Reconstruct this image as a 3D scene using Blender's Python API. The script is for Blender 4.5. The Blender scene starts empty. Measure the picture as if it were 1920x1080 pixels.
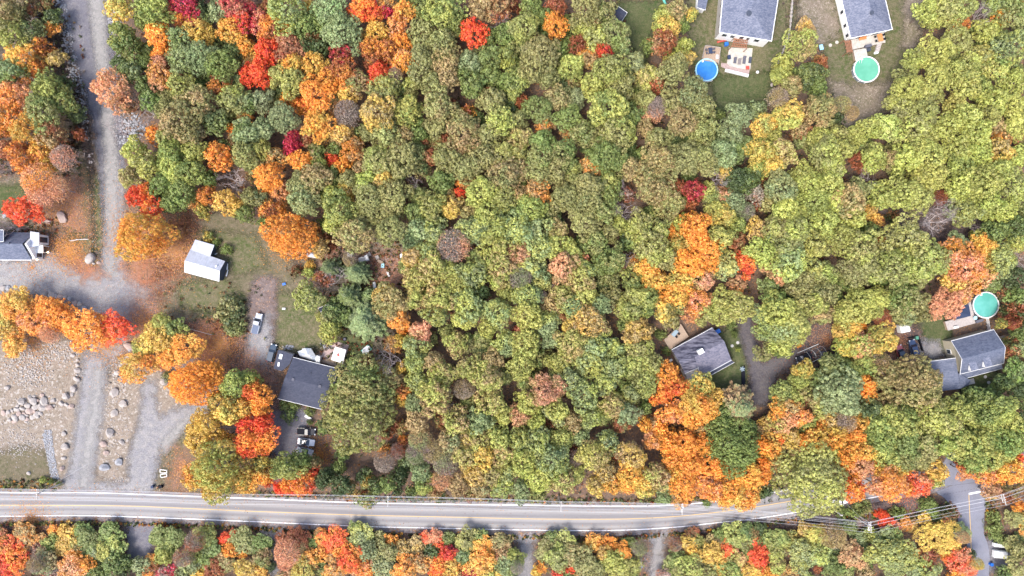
import bpy, bmesh, math, random
import numpy as np
from mathutils import Vector, Matrix
R = math.radians
random.seed(7); rng = np.random.default_rng(7)
sc = bpy.context.scene
COL = sc.collection
HC = 180.0          # drone height in metres
PPM = 7.0           # photograph pixels per metre on the ground

# ------------------------------------------------------------------ camera, sky, sun, exposure
cam = bpy.data.cameras.new('camera'); camo = bpy.data.objects.new('camera', cam); COL.objects.link(camo)
camo.location = (0, 0, HC); cam.sensor_width = 36.0; cam.lens = 36.0 * HC / (1920 / PPM)
cam.clip_start = 1.0; cam.clip_end = 3000.0
sc.camera = camo
SUN_EL, SUN_AZ = 60.0, 226.0      # compass bearing of the sun, picture top = north
w = bpy.data.worlds.new('World'); sc.world = w; w.use_nodes = True
wn = w.node_tree.nodes; bg = wn['Background']
sky = wn.new('ShaderNodeTexSky'); sky.sky_type = 'NISHITA'; sky.sun_disc = False
sky.sun_elevation = R(SUN_EL); sky.sun_rotation = R(SUN_AZ)
sky.air_density = 1.0; sky.dust_density = 3.0; sky.ozone_density = 1.0
w.node_tree.links.new(sky.outputs[0], bg.inputs[0]); bg.inputs[1].default_value = 0.15
sl = bpy.data.lights.new('sun', 'SUN'); sl.energy = 1.5; sl.angle = R(22.0); sl.color = (1.0, 0.95, 0.88)
so = bpy.data.objects.new('sun', sl); COL.objects.link(so)
sd = Vector((math.sin(R(SUN_AZ)) * math.cos(R(SUN_EL)), math.cos(R(SUN_AZ)) * math.cos(R(SUN_EL)), math.sin(R(SUN_EL))))
so.rotation_euler = sd.to_track_quat('Z', 'Y').to_euler(); so.location = (0, 0, 60)
sc.view_settings.view_transform = 'Standard'; sc.view_settings.look = 'None'
sc.view_settings.exposure = 1.35; sc.view_settings.gamma = 1.0
sc.view_settings.use_curve_mapping = False
sc.render.engine = 'CYCLES'
sc.cycles.max_bounces = 5; sc.cycles.diffuse_bounces = 3; sc.cycles.glossy_bounces = 2
sc.cycles.transmission_bounces = 3; sc.cycles.transparent_max_bounces = 12
sc.cycles.use_denoising = True

# ------------------------------------------------------------------ helpers
def P(px, py, z=0.0):
    """point at height z that the photograph shows at pixel px, py"""
    k = (HC - z) / HC / PPM
    return Vector(((px - 960) * k, (540 - py) * k, z))
def s2l(c):
    return tuple(((v / 255.0) / 12.92 if v / 255.0 <= 0.04045 else ((v / 255.0 + 0.055) / 1.055) ** 2.4) for v in c)
def tag(o, label=None, cat=None, group=None, kind=None):
    if label: o['label'] = label
    if cat: o['category'] = cat
    if group: o['group'] = group
    if kind: o['kind'] = kind
    return o
def link(name, me, parent=None, mat=None):
    if mat is not None and len(me.materials) == 0: me.materials.append(mat)
    o = bpy.data.objects.new(name, me); COL.objects.link(o)
    if parent is not None: o.parent = parent
    return o
def empty(name, loc=(0, 0, 0), rz=0.0):
    o = bpy.data.objects.new(name, None); COL.objects.link(o)
    o.location = loc; o.rotation_euler = (0, 0, rz); o.empty_display_size = 0.3
    return o
def np_mesh(name, V, F, mat=None, smooth=False, cols=None):
    """V (n,3); F (m,k) all with k corners"""
    V = np.asarray(V, dtype=np.float32); F = np.asarray(F, dtype=np.int32)
    me = bpy.data.meshes.new(name); m, k = F.shape
    me.vertices.add(len(V)); me.vertices.foreach_set('co', V.ravel())
    me.loops.add(m * k); me.loops.foreach_set('vertex_index', F.ravel())
    me.polygons.add(m); me.polygons.foreach_set('loop_start', np.arange(0, m * k, k, dtype=np.int32))
    me.polygons.foreach_set('loop_total', np.full(m, k, dtype=np.int32))
    if smooth: me.polygons.foreach_set('use_smooth', np.ones(m, dtype=bool))
    if cols is not None:
        for nm, arr in cols.items():
            a = me.attributes.new(nm, 'FLOAT_COLOR', 'POINT') if arr.ndim == 2 else me.attributes.new(nm, 'FLOAT', 'POINT')
            if arr.ndim == 2: a.data.foreach_set('color', np.c_[arr, np.ones(len(arr))].astype(np.float32).ravel())
            else: a.data.foreach_set('value', arr.astype(np.float32))
    me.update(calc_edges=True); me.validate()
    if mat: me.materials.append(mat)
    return me
class MB:
    """collects simple shapes, links them as one mesh"""
    def __init__(s): s.v = []; s.f = []
    def add(s, v, f):
        n = len(s.v); s.v += [tuple(a) for a in v]; s.f += [tuple(n + i for i in q) for q in f]
    def box(s, c, d, rz=0.0, tilt=None):
        M = Matrix.Rotation(rz, 3, 'Z')
        if tilt is not None: M = M @ tilt
        vs = [Vector(c) + M @ Vector((x * d[0] / 2, y * d[1] / 2, z * d[2] / 2)) for x in (-1, 1) for y in (-1, 1) for z in (-1, 1)]
        s.add(vs, [(0, 1, 3, 2), (4, 6, 7, 5), (0, 4, 5, 1), (2, 3, 7, 6), (0, 2, 6, 4), (1, 5, 7, 3)])
    def prism(s, pts, z0, z1):
        n = len(pts); a = sum(pts[i][0] * pts[(i + 1) % n][1] - pts[(i + 1) % n][0] * pts[i][1] for i in range(n))
        if a < 0: pts = pts[::-1]
        s.add([(p[0], p[1], z0) for p in pts] + [(p[0], p[1], z1) for p in pts],
              [tuple(range(n - 1, -1, -1)), tuple(range(n, 2 * n))] + [(i, (i + 1) % n, n + (i + 1) % n, n + i) for i in range(n)])
    def slab(s, pts, t):
        """planar polygon in space with thickness t downwards"""
        n = len(pts); a = sum(pts[i][0] * pts[(i + 1) % n][1] - pts[(i + 1) % n][0] * pts[i][1] for i in range(n))
        if a < 0: pts = pts[::-1]
        s.add([(p[0], p[1], p[2] - t) for p in pts] + [tuple(p) for p in pts],
              [tuple(range(n - 1, -1, -1)), tuple(range(n, 2 * n))] + [(i, (i + 1) % n, n + (i + 1) % n, n + i) for i in range(n)])
    def tube(s, pts, r0, r1=None, n=6):
        if r1 is None: r1 = r0
        pts = [Vector(p) for p in pts]; m = len(pts); base = len(s.v)
        for i, p in enumerate(pts):
            d = (pts[min(i + 1, m - 1)] - pts[max(i - 1, 0)]).normalized()
            u = d.cross(Vector((0.13, 0.31, 0.94)));
            if u.length < 1e-3: u = d.cross(Vector((1, 0, 0)))
            u.normalize(); v = d.cross(u); r = r0 + (r1 - r0) * i / max(1, m - 1)
            for k in range(n):
                a = 2 * math.pi * k / n; s.v.append(tuple(p + u * (math.cos(a) * r) + v * (math.sin(a) * r)))
        for i in range(m - 1):
            for k in range(n):
                a = base + i * n + k; b = base + i * n + (k + 1) % n
                s.f.append((a, b, b + n, a + n))
        s.f.append(tuple(base + k for k in range(n - 1, -1, -1))); s.f.append(tuple(base + (m - 1) * n + k for k in range(n)))
    def cyl(s, c, r, h, n=24, r2=None):
        r2 = r if r2 is None else r2
        s.add([(c[0] + math.cos(2 * math.pi * k / n) * r, c[1] + math.sin(2 * math.pi * k / n) * r, c[2]) for k in range(n)] +
              [(c[0] + math.cos(2 * math.pi * k / n) * r2, c[1] + math.sin(2 * math.pi * k / n) * r2, c[2] + h) for k in range(n)],
              [tuple(range(n - 1, -1, -1)), tuple(range(n, 2 * n))] + [(i, (i + 1) % n, n + (i + 1) % n, n + i) for i in range(n)])
    def ring(s, c, ri, ro, h, n=32):
        v = []
        for r, z in ((ri, 0), (ro, 0), (ro, h), (ri, h)):
            v += [(c[0] + math.cos(2 * math.pi * k / n) * r, c[1] + math.sin(2 * math.pi * k / n) * r, c[2] + z) for k in range(n)]
        f = []
        for j in range(4):
            for k in range(n):
                k2 = (k + 1) % n; j2 = (j + 1) % 4
                f.append((j * n + k, j * n + k2, j2 * n + k2, j2 * n + k))
        s.add(v, f)
    def mesh(s, name, mat=None, smooth=False):
        me = bpy.data.meshes.new(name); me.from_pydata(s.v, [], s.f)
        if smooth:
            for p in me.polygons: p.use_smooth = True
        if mat: me.materials.append(mat)
        me.update(); return me
    def build(s, name, mat, parent=None, smooth=False, bevel=0.0):
        o = link(name, s.mesh(name, mat, smooth), parent)
        if bevel:
            b = o.modifiers.new('bevel', 'BEVEL'); b.width = bevel; b.segments = 2; b.limit_method = 'ANGLE'
        return o
def inset(pts, d):
    c = sum((Vector(p[:2]) for p in pts), Vector((0, 0))) / len(pts); out = []
    n = len(pts); A = sum(pts[i][0] * pts[(i + 1) % n][1] - pts[(i + 1) % n][0] * pts[i][1] for i in range(n))
    sg = 1 if A > 0 else -1
    for i in range(n):
        a, b, e = Vector(pts[i - 1][:2]), Vector(pts[i][:2]), Vector(pts[(i + 1) % n][:2])
        d1 = (b - a).normalized(); d2 = (e - b).normalized()
        n1 = Vector((-d1.y, d1.x)) * sg; n2 = Vector((-d2.y, d2.x)) * sg
        m = (n1 + n2); m = m / max(0.3, m.length_squared) * 2
        out.append(b + m * d)
    return out

# ------------------------------------------------------------------ materials
def nodes(name):
    m = bpy.data.materials.new(name); m.use_nodes = True; nt = m.node_tree
    return m, nt, nt.nodes['Principled BSDF'], nt.nodes['Material Output']
def N(nt, t, **kw):
    n = nt.nodes.new(t)
    for k, v in kw.items():
        if k == 'inp':
            for a, b in v.items(): n.inputs[a].default_value = b
        else: setattr(n, k, v)
    return n
def plain(name, col, rough=0.6, metal=0.0, spec=0.4, var=0.12, scale=3.0, bump=0.0, bscale=20.0, emit=0.0):
    m, nt, b, o = nodes(name); L = nt.links.new
    tc = N(nt, 'ShaderNodeTexCoord'); nz = N(nt, 'ShaderNodeTexNoise', inp={'Scale': scale, 'Detail': 5.0, 'Roughness': 0.65})
    L(tc.outputs['Object'], nz.inputs['Vector'])
    hs = N(nt, 'ShaderNodeHueSaturation', inp={'Color': (*col, 1)})
    mr = N(nt, 'ShaderNodeMapRange', inp={1: 0.3, 2: 0.7, 3: 1 - var, 4: 1 + var}); L(nz.outputs[0], mr.inputs[0]); L(mr.outputs[0], hs.inputs['Value'])
    L(hs.outputs[0], b.inputs['Base Color'])
    b.inputs['Roughness'].default_value = rough; b.inputs['Metallic'].default_value = metal
    b.inputs['Specular IOR Level'].default_value = spec
    if bump:
        n2 = N(nt, 'ShaderNodeTexNoise', inp={'Scale': bscale, 'Detail': 3.0}); L(tc.outputs['Object'], n2.inputs['Vector'])
        bp = N(nt, 'ShaderNodeBump', inp={'Strength': bump, 'Distance': 0.05}); L(n2.outputs[0], bp.inputs['Height']); L(bp.outputs[0], b.inputs['Normal'])
    if emit:
        b.inputs['Emission Color'].default_value = (*col, 1); b.inputs['Emission Strength'].default_value = emit
    return m
def ground_mat(name, cols, scales=(0.22, 1.1, 3.6), speck=None, speck_amt=0.5, speck_scale=4.0, edge=True, rag=1.6, rough=0.95, fade=1.0):
    """cols: list of colours blended by noise at several scales; ragged alpha edge from attribute 'sd' (metres inside the border)"""
    m, nt, b, o = nodes(name); L = nt.links.new
    geo = N(nt, 'ShaderNodeNewGeometry')
    def noise(s, d=4.0, r=0.6, dist=0.0):
        n = N(nt, 'ShaderNodeTexNoise', inp={'Scale': s, 'Detail': d, 'Roughness': r, 'Distortion': dist}); L(geo.outputs['Position'], n.inputs['Vector']); return n
    cur = None
    n1 = noise(scales[0]); rp = N(nt, 'ShaderNodeValToRGB')
    rp.color_ramp.elements[0].position = 0.35; rp.color_ramp.elements[1].position = 0.65
    rp.color_ramp.elements[0].color = (*cols[0], 1); rp.color_ramp.elements[1].color = (*cols[1], 1)
    L(n1.outputs[0], rp.inputs[0]); cur = rp.outputs[0]
    n2 = noise(scales[1], 6.0, 0.7); mr = N(nt, 'ShaderNodeMapRange', inp={1: 0.42, 2: 0.66}); L(n2.outputs[0], mr.inputs[0])
    mx = N(nt, 'ShaderNodeMix', data_type='RGBA'); L(mr.outputs[0], mx.inputs[0]); L(cur, mx.inputs[6]); mx.inputs[7].default_value = (*cols[2], 1); cur = mx.outputs[2]
    n3 = noise(scales[2], 6.0, 0.75); hs = N(nt, 'ShaderNodeHueSaturation'); mr3 = N(nt, 'ShaderNodeMapRange', inp={1: 0.3, 2: 0.7, 3: 0.5, 4: 1.5}); L(n3.outputs[0], mr3.inputs[0])
    L(mr3.outputs[0], hs.inputs['Value']); L(cur, hs.inputs['Color']); cur = hs.outputs[0]
    if speck:
        vz = N(nt, 'ShaderNodeTexVoronoi', inp={'Scale': speck_scale}); L(geo.outputs['Position'], vz.inputs['Vector'])
        nn = noise(0.35, 3.0); th = N(nt, 'ShaderNodeMapRange', inp={1: 0.35, 2: 0.75, 3: 0.0, 4: speck_amt}); L(nn.outputs[0], th.inputs[0])
        sep = N(nt, 'ShaderNodeSeparateColor'); L(vz.outputs['Color'], sep.inputs[0])
        lt = N(nt, 'ShaderNodeMath', operation='LESS_THAN'); L(sep.outputs[0], lt.inputs[0]); L(th.outputs[0], lt.inputs[1])
        m2 = N(nt, 'ShaderNodeMix', data_type='RGBA'); L(lt.outputs[0], m2.inputs[0]); L(cur, m2.inputs[6]); m2.inputs[7].default_value = (*speck, 1); cur = m2.outputs[2]
    L(cur, b.inputs['Base Color']); b.inputs['Roughness'].default_value = rough; b.inputs['Specular IOR Level'].default_value = 0.15
    bp = N(nt, 'ShaderNodeBump', inp={'Strength': 0.6, 'Distance': 0.15}); L(n3.outputs[0], bp.inputs['Height']); L(bp.outputs[0], b.inputs['Normal'])
    if edge:
        at = N(nt, 'ShaderNodeAttribute', attribute_name='sd')
        ne = noise(0.5, 10.0, 0.72); a = N(nt, 'ShaderNodeMath', operation='MULTIPLY_ADD', inp={1: rag * 2.2, 2: -rag * 1.1}); L(ne.outputs[0], a.inputs[0])
        ad = N(nt, 'ShaderNodeMath', operation='ADD'); L(at.outputs['Fac'], ad.inputs[0]); L(a.outputs[0], ad.inputs[1])
        st = N(nt, 'ShaderNodeMapRange', inp={1: -0.42 * rag, 2: 0.42 * rag, 3: 0.0, 4: fade}); L(ad.outputs[0], st.inputs[0])
        L(st.outputs[0], b.inputs['Alpha'])
    return m
def leaf_mat(name, patch=0.16, transl=0.22, vattr=False):
    m, nt, b, o = nodes(name); L = nt.links.new
    oi = N(nt, 'ShaderNodeObjectInfo'); tc = N(nt, 'ShaderNodeTexCoord')
    if vattr:
        at = N(nt, 'ShaderNodeAttribute', attribute_name='Col'); cur = at.outputs['Color']
    else:
        at2 = N(nt, 'ShaderNodeAttribute', attribute_type='OBJECT', attribute_name='tint2')
        mp = N(nt, 'ShaderNodeVectorMath', operation='ADD'); L(tc.outputs['Object'], mp.inputs[0])
        cb = N(nt, 'ShaderNodeMath', operation='MULTIPLY', inp={1: 300.0}); L(oi.outputs['Random'], cb.inputs[0]); L(cb.outputs[0], mp.inputs[1])
        nz = N(nt, 'ShaderNodeTexNoise', inp={'Scale': patch, 'Detail': 5.0, 'Roughness': 0.8}); L(mp.outputs[0], nz.inputs['Vector'])
        mr = N(nt, 'ShaderNodeMapRange', inp={1: 0.45, 2: 0.57}); L(nz.outputs[0], mr.inputs[0])
        rq = N(nt, 'ShaderNodeAttribute', attribute_name='rnd'); rm_ = N(nt, 'ShaderNodeMath', operation='MULTIPLY', inp={1: 3.17}); L(rq.outputs['Fac'], rm_.inputs[0]); rf = N(nt, 'ShaderNodeMath', operation='FRACT'); L(rm_.outputs[0], rf.inputs[0])
        rt = N(nt, 'ShaderNodeMath', operation='GREATER_THAN', inp={1: 0.9}); L(rf.outputs[0], rt.inputs[0]); rx_ = N(nt, 'ShaderNodeMath', operation='MAXIMUM'); L(rt.outputs[0], rx_.inputs[0]); L(mr.outputs[0], rx_.inputs[1])
        mx = N(nt, 'ShaderNodeMix', data_type='RGBA'); L(rx_.outputs[0], mx.inputs[0]); L(oi.outputs['Color'], mx.inputs[6]); L(at2.outputs['Color'], mx.inputs[7])
        cur = mx.outputs[2]
    rn = N(nt, 'ShaderNodeAttribute', attribute_name='rnd')          # one value per spray of leaves
    hs = N(nt, 'ShaderNodeHueSaturation'); L(cur, hs.inputs['Color'])
    v = N(nt, 'ShaderNodeMapRange', inp={1: 0.0, 2: 1.0, 3: 0.72, 4: 1.28}); L(rn.outputs['Fac'], v.inputs[0]); L(v.outputs[0], hs.inputs['Value'])
    h = N(nt, 'ShaderNodeMath', operation='MULTIPLY', inp={1: 7.31}); L(rn.outputs['Fac'], h.inputs[0]); fr = N(nt, 'ShaderNodeMath', operation='FRACT'); L(h.outputs[0], fr.inputs[0])
    hm = N(nt, 'ShaderNodeMapRange', inp={3: 0.482, 4: 0.518}); L(fr.outputs[0], hm.inputs[0]); L(hm.outputs[0], hs.inputs['Hue'])
    L(hs.outputs[0], b.inputs['Base Color']); b.inputs['Roughness'].default_value = 0.5; b.inputs['Specular IOR Level'].default_value = 0.45
    tr = N(nt, 'ShaderNodeBsdfTranslucent'); L(hs.outputs[0], tr.inputs[0]); ms = N(nt, 'ShaderNodeMixShader', inp={0: transl})
    L(b.outputs[0], ms.inputs[1]); L(tr.outputs[0], ms.inputs[2]); L(ms.outputs[0], o.inputs['Surface'])
    return m
def shingle_mat(name, col, col2, scale=1.0):
    """asphalt shingles far too small to tell apart: courses with mottled tabs"""
    m, nt, b, o = nodes(name); L = nt.links.new
    tc = N(nt, 'ShaderNodeTexCoord')
    vz = N(nt, 'ShaderNodeTexVoronoi', inp={'Scale': 2.6 * scale}); mp = N(nt, 'ShaderNodeMapping', inp={'Scale': (1.0, 1.9, 1.0)}); L(tc.outputs['Object'], mp.inputs[0]); L(mp.outputs[0], vz.inputs['Vector'])
    sep = N(nt, 'ShaderNodeSeparateColor'); L(vz.outputs['Color'], sep.inputs[0])
    nz = N(nt, 'ShaderNodeTexNoise', inp={'Scale': 0.45, 'Detail': 8.0, 'Roughness': 0.75}); L(tc.outputs['Object'], nz.inputs['Vector'])
    ad = N(nt, 'ShaderNodeMath', operation='MULTIPLY_ADD', inp={1: 0.5}); L(sep.outputs[0], ad.inputs[0]); L(nz.outputs[0], ad.inputs[2])
    mr = N(nt, 'ShaderNodeMapRange', inp={1: 0.45, 2: 1.05}); L(ad.outputs[0], mr.inputs[0])
    mx = N(nt, 'ShaderNodeMix', data_type='RGBA'); L(mr.outputs[0], mx.inputs[0]); mx.inputs[6].default_value = (*col, 1); mx.inputs[7].default_value = (*col2, 1)
    L(mx.outputs[2], b.inputs['Base Color']); b.inputs['Roughness'].default_value = 0.85; b.inputs['Specular IOR Level'].default_value = 0.3
    bp = N(nt, 'ShaderNodeBump', inp={'Strength': 0.4, 'Distance': 0.03}); L(sep.outputs[0], bp.inputs['Height']); L(bp.outputs[0], b.inputs['Normal'])
    return m
M = {}
M['white'] = plain('white_paint', (0.78, 0.78, 0.76), 0.5, var=0.05)
M['trim'] = plain('trim_paint', (0.7, 0.7, 0.7), 0.5, var=0.05)
M['white_metal'] = plain('white_sheet_metal', (0.44, 0.46, 0.52), 0.4, var=0.16, scale=0.8)
M['shed_sunlit'] = plain('sunlit_sheet_metal', (0.6, 0.61, 0.63), 0.45, var=0.08, scale=0.8)  # brighter copy for the shed's south slope, sunlight put into the colour
M['beige'] = plain('beige_siding', (0.42, 0.38, 0.29), 0.7)
M['greige'] = plain('grey_siding', (0.4, 0.37, 0.34), 0.7)
M['dark_wall'] = plain('dark_siding', (0.05, 0.06, 0.085), 0.6)
M['glass'] = plain('window_glass', (0.03, 0.04, 0.06), 0.08, spec=0.8, var=0.0)
M['wood'] = plain('weathered_wood', (0.36, 0.27, 0.2), 0.8, var=0.25, scale=5.0)
M['wood_grey'] = plain('grey_wood', (0.4, 0.36, 0.34), 0.8, var=0.25, scale=5.0)
M['brown_slat'] = plain('brown_slat', (0.3, 0.14, 0.08), 0.7)
M['patio'] = plain('pale_concrete', (0.46, 0.43, 0.38), 0.85, var=0.2, scale=1.5)
M['paver'] = plain('red_pavers', (0.36, 0.27, 0.25), 0.85, var=0.3, scale=4.0)
M['conc'] = plain('concrete', (0.42, 0.41, 0.4), 0.85, var=0.2, scale=2.0)
M['navy'] = plain('navy_fabric', (0.03, 0.045, 0.09), 0.8)
M['grey_fab'] = plain('grey_fabric', (0.1, 0.1, 0.125), 0.8)
M['black'] = plain('black_plastic', (0.013, 0.014, 0.02), 0.75, spec=0.15)
M['tyre'] = plain('tyre_rubber', (0.02, 0.02, 0.02), 0.8)
M['red'] = plain('red_paint', (0.45, 0.07, 0.05), 0.5)
M['blue'] = plain('blue_plastic', (0.02, 0.14, 0.55), 0.4)
M['teal'] = plain('teal_plastic', (0.15, 0.5, 0.42), 0.4)
M['ltblue'] = plain('light_blue_paint', (0.35, 0.62, 0.75), 0.5)
M['orange'] = plain('orange_wood', (0.55, 0.22, 0.08), 0.6)
M['green_pl'] = plain('green_plastic', (0.1, 0.3, 0.2), 0.5)
M['pole_wood'] = plain('pole_wood', (0.5, 0.46, 0.42), 0.85, var=0.15)
M['wire'] = plain('wire_metal', (0.6, 0.6, 0.62), 0.35, var=0.0)
M['bark'] = plain('bark', (0.16, 0.12, 0.095), 0.9, var=0.3)
M['pale_bark'] = plain('pale_bark', (0.42, 0.36, 0.34), 0.9, var=0.25)
M['dead_bark'] = plain('dead_bark', (0.34, 0.28, 0.27), 0.9, var=0.25)
M['pool_wall'] = plain('pool_wall_metal', (0.2, 0.22, 0.27), 0.5)
M['stone'] = plain('pale_granite', (0.37, 0.33, 0.3), 0.9, var=0.25, scale=1.5, bump=0.4, bscale=4)
M['stone_grey'] = plain('grey_granite', (0.3, 0.3, 0.315), 0.9, var=0.3, scale=2.0, bump=0.4, bscale=4)
M['stone_pink'] = plain('pinkish_granite', (0.38, 0.29, 0.25), 0.9, var=0.25, scale=1.5, bump=0.4, bscale=4)
M['shingle_blue'] = shingle_mat('blue_grey_shingles', (0.085, 0.1, 0.15), (0.2, 0.21, 0.26))
M['shingle_dark'] = shingle_mat('charcoal_shingles', (0.04, 0.046, 0.07), (0.065, 0.07, 0.1))
M['shingle_slate'] = shingle_mat('slate_shingles', (0.075, 0.09, 0.135), (0.15, 0.165, 0.22))
M['lamp'] = plain('lamp_glow', (1.0, 0.75, 0.4), 0.4, emit=6.0)
def streak_mat():
    m, nt, b, o = nodes('streaked_roof'); L = nt.links.new
    tc = N(nt, 'ShaderNodeTexCoord'); mp = N(nt, 'ShaderNodeMapping', inp={'Rotation': (0, 0, R(-61)), 'Scale': (0.35, 2.2, 1)}); L(tc.outputs['Object'], mp.inputs[0])
    mp.vector_type = 'TEXTURE' if False else 'POINT'
    nz = N(nt, 'ShaderNodeTexNoise', inp={'Scale': 0.9, 'Detail': 6.0, 'Roughness': 0.65}); L(mp.outputs[0], nz.inputs[0])
    rp = N(nt, 'ShaderNodeValToRGB'); rp.color_ramp.elements[0].position = 0.42; rp.color_ramp.elements[1].position = 0.62
    rp.color_ramp.elements[0].color = (0.022, 0.022, 0.042, 1); rp.color_ramp.elements[1].color = (0.17, 0.165, 0.21, 1)
    L(nz.outputs[0], rp.inputs[0]); L(rp.outputs[0], b.inputs['Base Color']); b.inputs['Roughness'].default_value = 0.75
    return m
M['streak'] = streak_mat()
M['leaf'] = leaf_mat('tree_leaves')
M['leaf_v'] = leaf_mat('undergrowth_leaves', vattr=True)
def water_mat(name, c, c2):
    m, nt, b, o = nodes(name); L = nt.links.new
    tc = N(nt, 'ShaderNodeTexCoord'); nz = N(nt, 'ShaderNodeTexNoise', inp={'Scale': 0.5, 'Detail': 3.0}); L(tc.outputs['Object'], nz.inputs[0])
    mr = N(nt, 'ShaderNodeMapRange', inp={1: 0.35, 2: 0.65}); L(nz.outputs[0], mr.inputs[0])
    mx = N(nt, 'ShaderNodeMix', data_type='RGBA'); L(mr.outputs[0], mx.inputs[0]); mx.inputs[6].default_value = (*c, 1); mx.inputs[7].default_value = (*c2, 1)
    L(mx.outputs[2], b.inputs['Base Color']); b.inputs['Roughness'].default_value = 0.12; b.inputs['Specular IOR Level'].default_value = 0.5
    n2 = N(nt, 'ShaderNodeTexNoise', inp={'Scale': 1.6, 'Detail': 4.0}); L(tc.outputs['Object'], n2.inputs[0])
    bp = N(nt, 'ShaderNodeBump', inp={'Strength': 0.35, 'Distance': 0.08}); L(n2.outputs[0], bp.inputs['Height']); L(bp.outputs[0], b.inputs['Normal'])
    return m
# ------------------------------------------------------------------ ground and everything lying on it
def poly_sd(X, Y, poly):
    """signed distance (positive inside) of points to a polygon"""
    d = np.full(X.shape, 1e9); ins = np.zeros(X.shape, bool); n = len(poly)
    for i in range(n):
        ax, ay = poly[i]; bx, by = poly[(i + 1) % n]
        ex, ey = bx - ax, by - ay; wx, wy = X - ax, Y - ay
        t = np.clip((wx * ex + wy * ey) / (ex * ex + ey * ey + 1e-9), 0, 1)
        d = np.minimum(d, (wx - ex * t) ** 2 + (wy - ey * t) ** 2)
        c = ((ay <= Y) & (by > Y)) | ((by <= Y) & (ay > Y))
        xi = ax + (Y - ay) * ex / (ey if abs(ey) > 1e-9 else 1e-9)
        ins ^= c & (X < xi)
    return np.where(ins, 1, -1) * np.sqrt(d)
REG = []
def region(name, px, mat, layer, margin=3.4, step=0.7, label=None):
    poly = [tuple(P(x, y)[:2]) for x, y in px]; REG.append((name, poly))
    xs = [p[0] for p in poly]; ys = [p[1] for p in poly]
    gx = np.arange(min(xs) - margin, max(xs) + margin + step, step); gy = np.arange(min(ys) - margin, max(ys) + margin + step, step)
    X, Y = np.meshgrid(gx, gy); sd_ = poly_sd(X, Y, poly); nx, ny = len(gx), len(gy)
    idx = np.arange(nx * ny).reshape(ny, nx)
    q = np.stack([idx[:-1, :-1], idx[:-1, 1:], idx[1:, 1:], idx[1:, :-1]], -1).reshape(-1, 4)
    keep = sd_.ravel()[q].max(1) > -margin; q = q[keep]
    used = np.unique(q); remap = -np.ones(nx * ny, int); remap[used] = np.arange(len(used))
    V = np.c_[X.ravel()[used], Y.ravel()[used], np.full(len(used), 0.008 * layer)]
    o = link(name, np_mesh(name, V, remap[q], mat, cols={'sd': sd_.ravel()[used]}))
    tag(o, label, kind='structure'); return o
gmat = ground_mat('forest_floor', [(0.15, 0.1, 0.075), (0.095, 0.07, 0.055), (0.19, 0.13, 0.095)], edge=False, speck=(0.28, 0.15, 0.075), speck_amt=0.35, speck_scale=3.0)
g = MB(); g.add([(-900, -900, 0), (900, -900, 0), (900, 900, 0), (-900, 900, 0)], [(0, 1, 2, 3)])
tag(g.build('ground', gmat), 'dark leaf-littered forest floor under the trees', kind='structure')
G = {}
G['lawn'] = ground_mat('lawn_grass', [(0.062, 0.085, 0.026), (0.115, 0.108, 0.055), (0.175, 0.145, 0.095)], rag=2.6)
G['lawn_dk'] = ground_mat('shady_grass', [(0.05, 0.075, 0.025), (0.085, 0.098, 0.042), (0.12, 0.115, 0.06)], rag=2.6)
G['lawn_dry'] = ground_mat('dry_grass', [(0.13, 0.108, 0.07), (0.09, 0.088, 0.043), (0.185, 0.15, 0.105)], rag=2.6)
G['scrub'] = ground_mat('scrub_ground', [(0.18, 0.145, 0.11), (0.125, 0.115, 0.065), (0.24, 0.195, 0.155)], rag=2.8, speck=(0.3, 0.25, 0.2), speck_amt=0.2)
G['earth'] = ground_mat('bare_earth', [(0.235, 0.185, 0.145), (0.175, 0.14, 0.105), (0.29, 0.245, 0.2)], rag=2.4, speck=(0.36, 0.32, 0.28), speck_amt=0.3, speck_scale=2.2)
G['gravel'] = ground_mat('grey_gravel', [(0.2, 0.194, 0.208), (0.24, 0.23, 0.232), (0.285, 0.27, 0.255)], scales=(0.12, 0.7, 4.0), rag=2.8)
G['gravel_dk'] = ground_mat('dark_gravel', [(0.125, 0.122, 0.15), (0.155, 0.15, 0.17), (0.19, 0.178, 0.185)], scales=(0.15, 0.9, 6.0), rag=2.0, speck=(0.24, 0.23, 0.24), speck_amt=0.2, speck_scale=7.0)
G['drive_dk'] = ground_mat('dark_drive', [(0.075, 0.068, 0.078), (0.1, 0.092, 0.1), (0.13, 0.115, 0.11)], rag=2.0)
G['track'] = ground_mat('pale_track', [(0.33, 0.32, 0.305), (0.28, 0.27, 0.26), (0.37, 0.35, 0.33)], scales=(0.2, 1.0, 7.0), rag=2.4, fade=0.75)
G['dirt'] = ground_mat('brown_dirt', [(0.16, 0.12, 0.11), (0.2, 0.165, 0.155), (0.125, 0.09, 0.08)], rag=2.4, speck=(0.3, 0.19, 0.13), speck_amt=0.15)
G['dirt_dk'] = ground_mat('dark_dirt', [(0.11, 0.085, 0.08), (0.075, 0.055, 0.05), (0.17, 0.13, 0.12)], rag=2.4, speck=(0.3, 0.18, 0.12), speck_amt=0.2)
G['ditch'] = ground_mat('dark_ditch', [(0.05, 0.038, 0.035), (0.035, 0.03, 0.03), (0.09, 0.065, 0.05)], rag=2.4, speck=(0.4, 0.36, 0.34), speck_amt=0.18, speck_scale=2.2)
G['leaves'] = ground_mat('fallen_leaf_carpet', [(0.42, 0.15, 0.07), (0.38, 0.2, 0.13), (0.33, 0.18, 0.12)], scales=(0.3, 2.0, 8.0), rag=6.0, fade=0.85)
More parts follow.
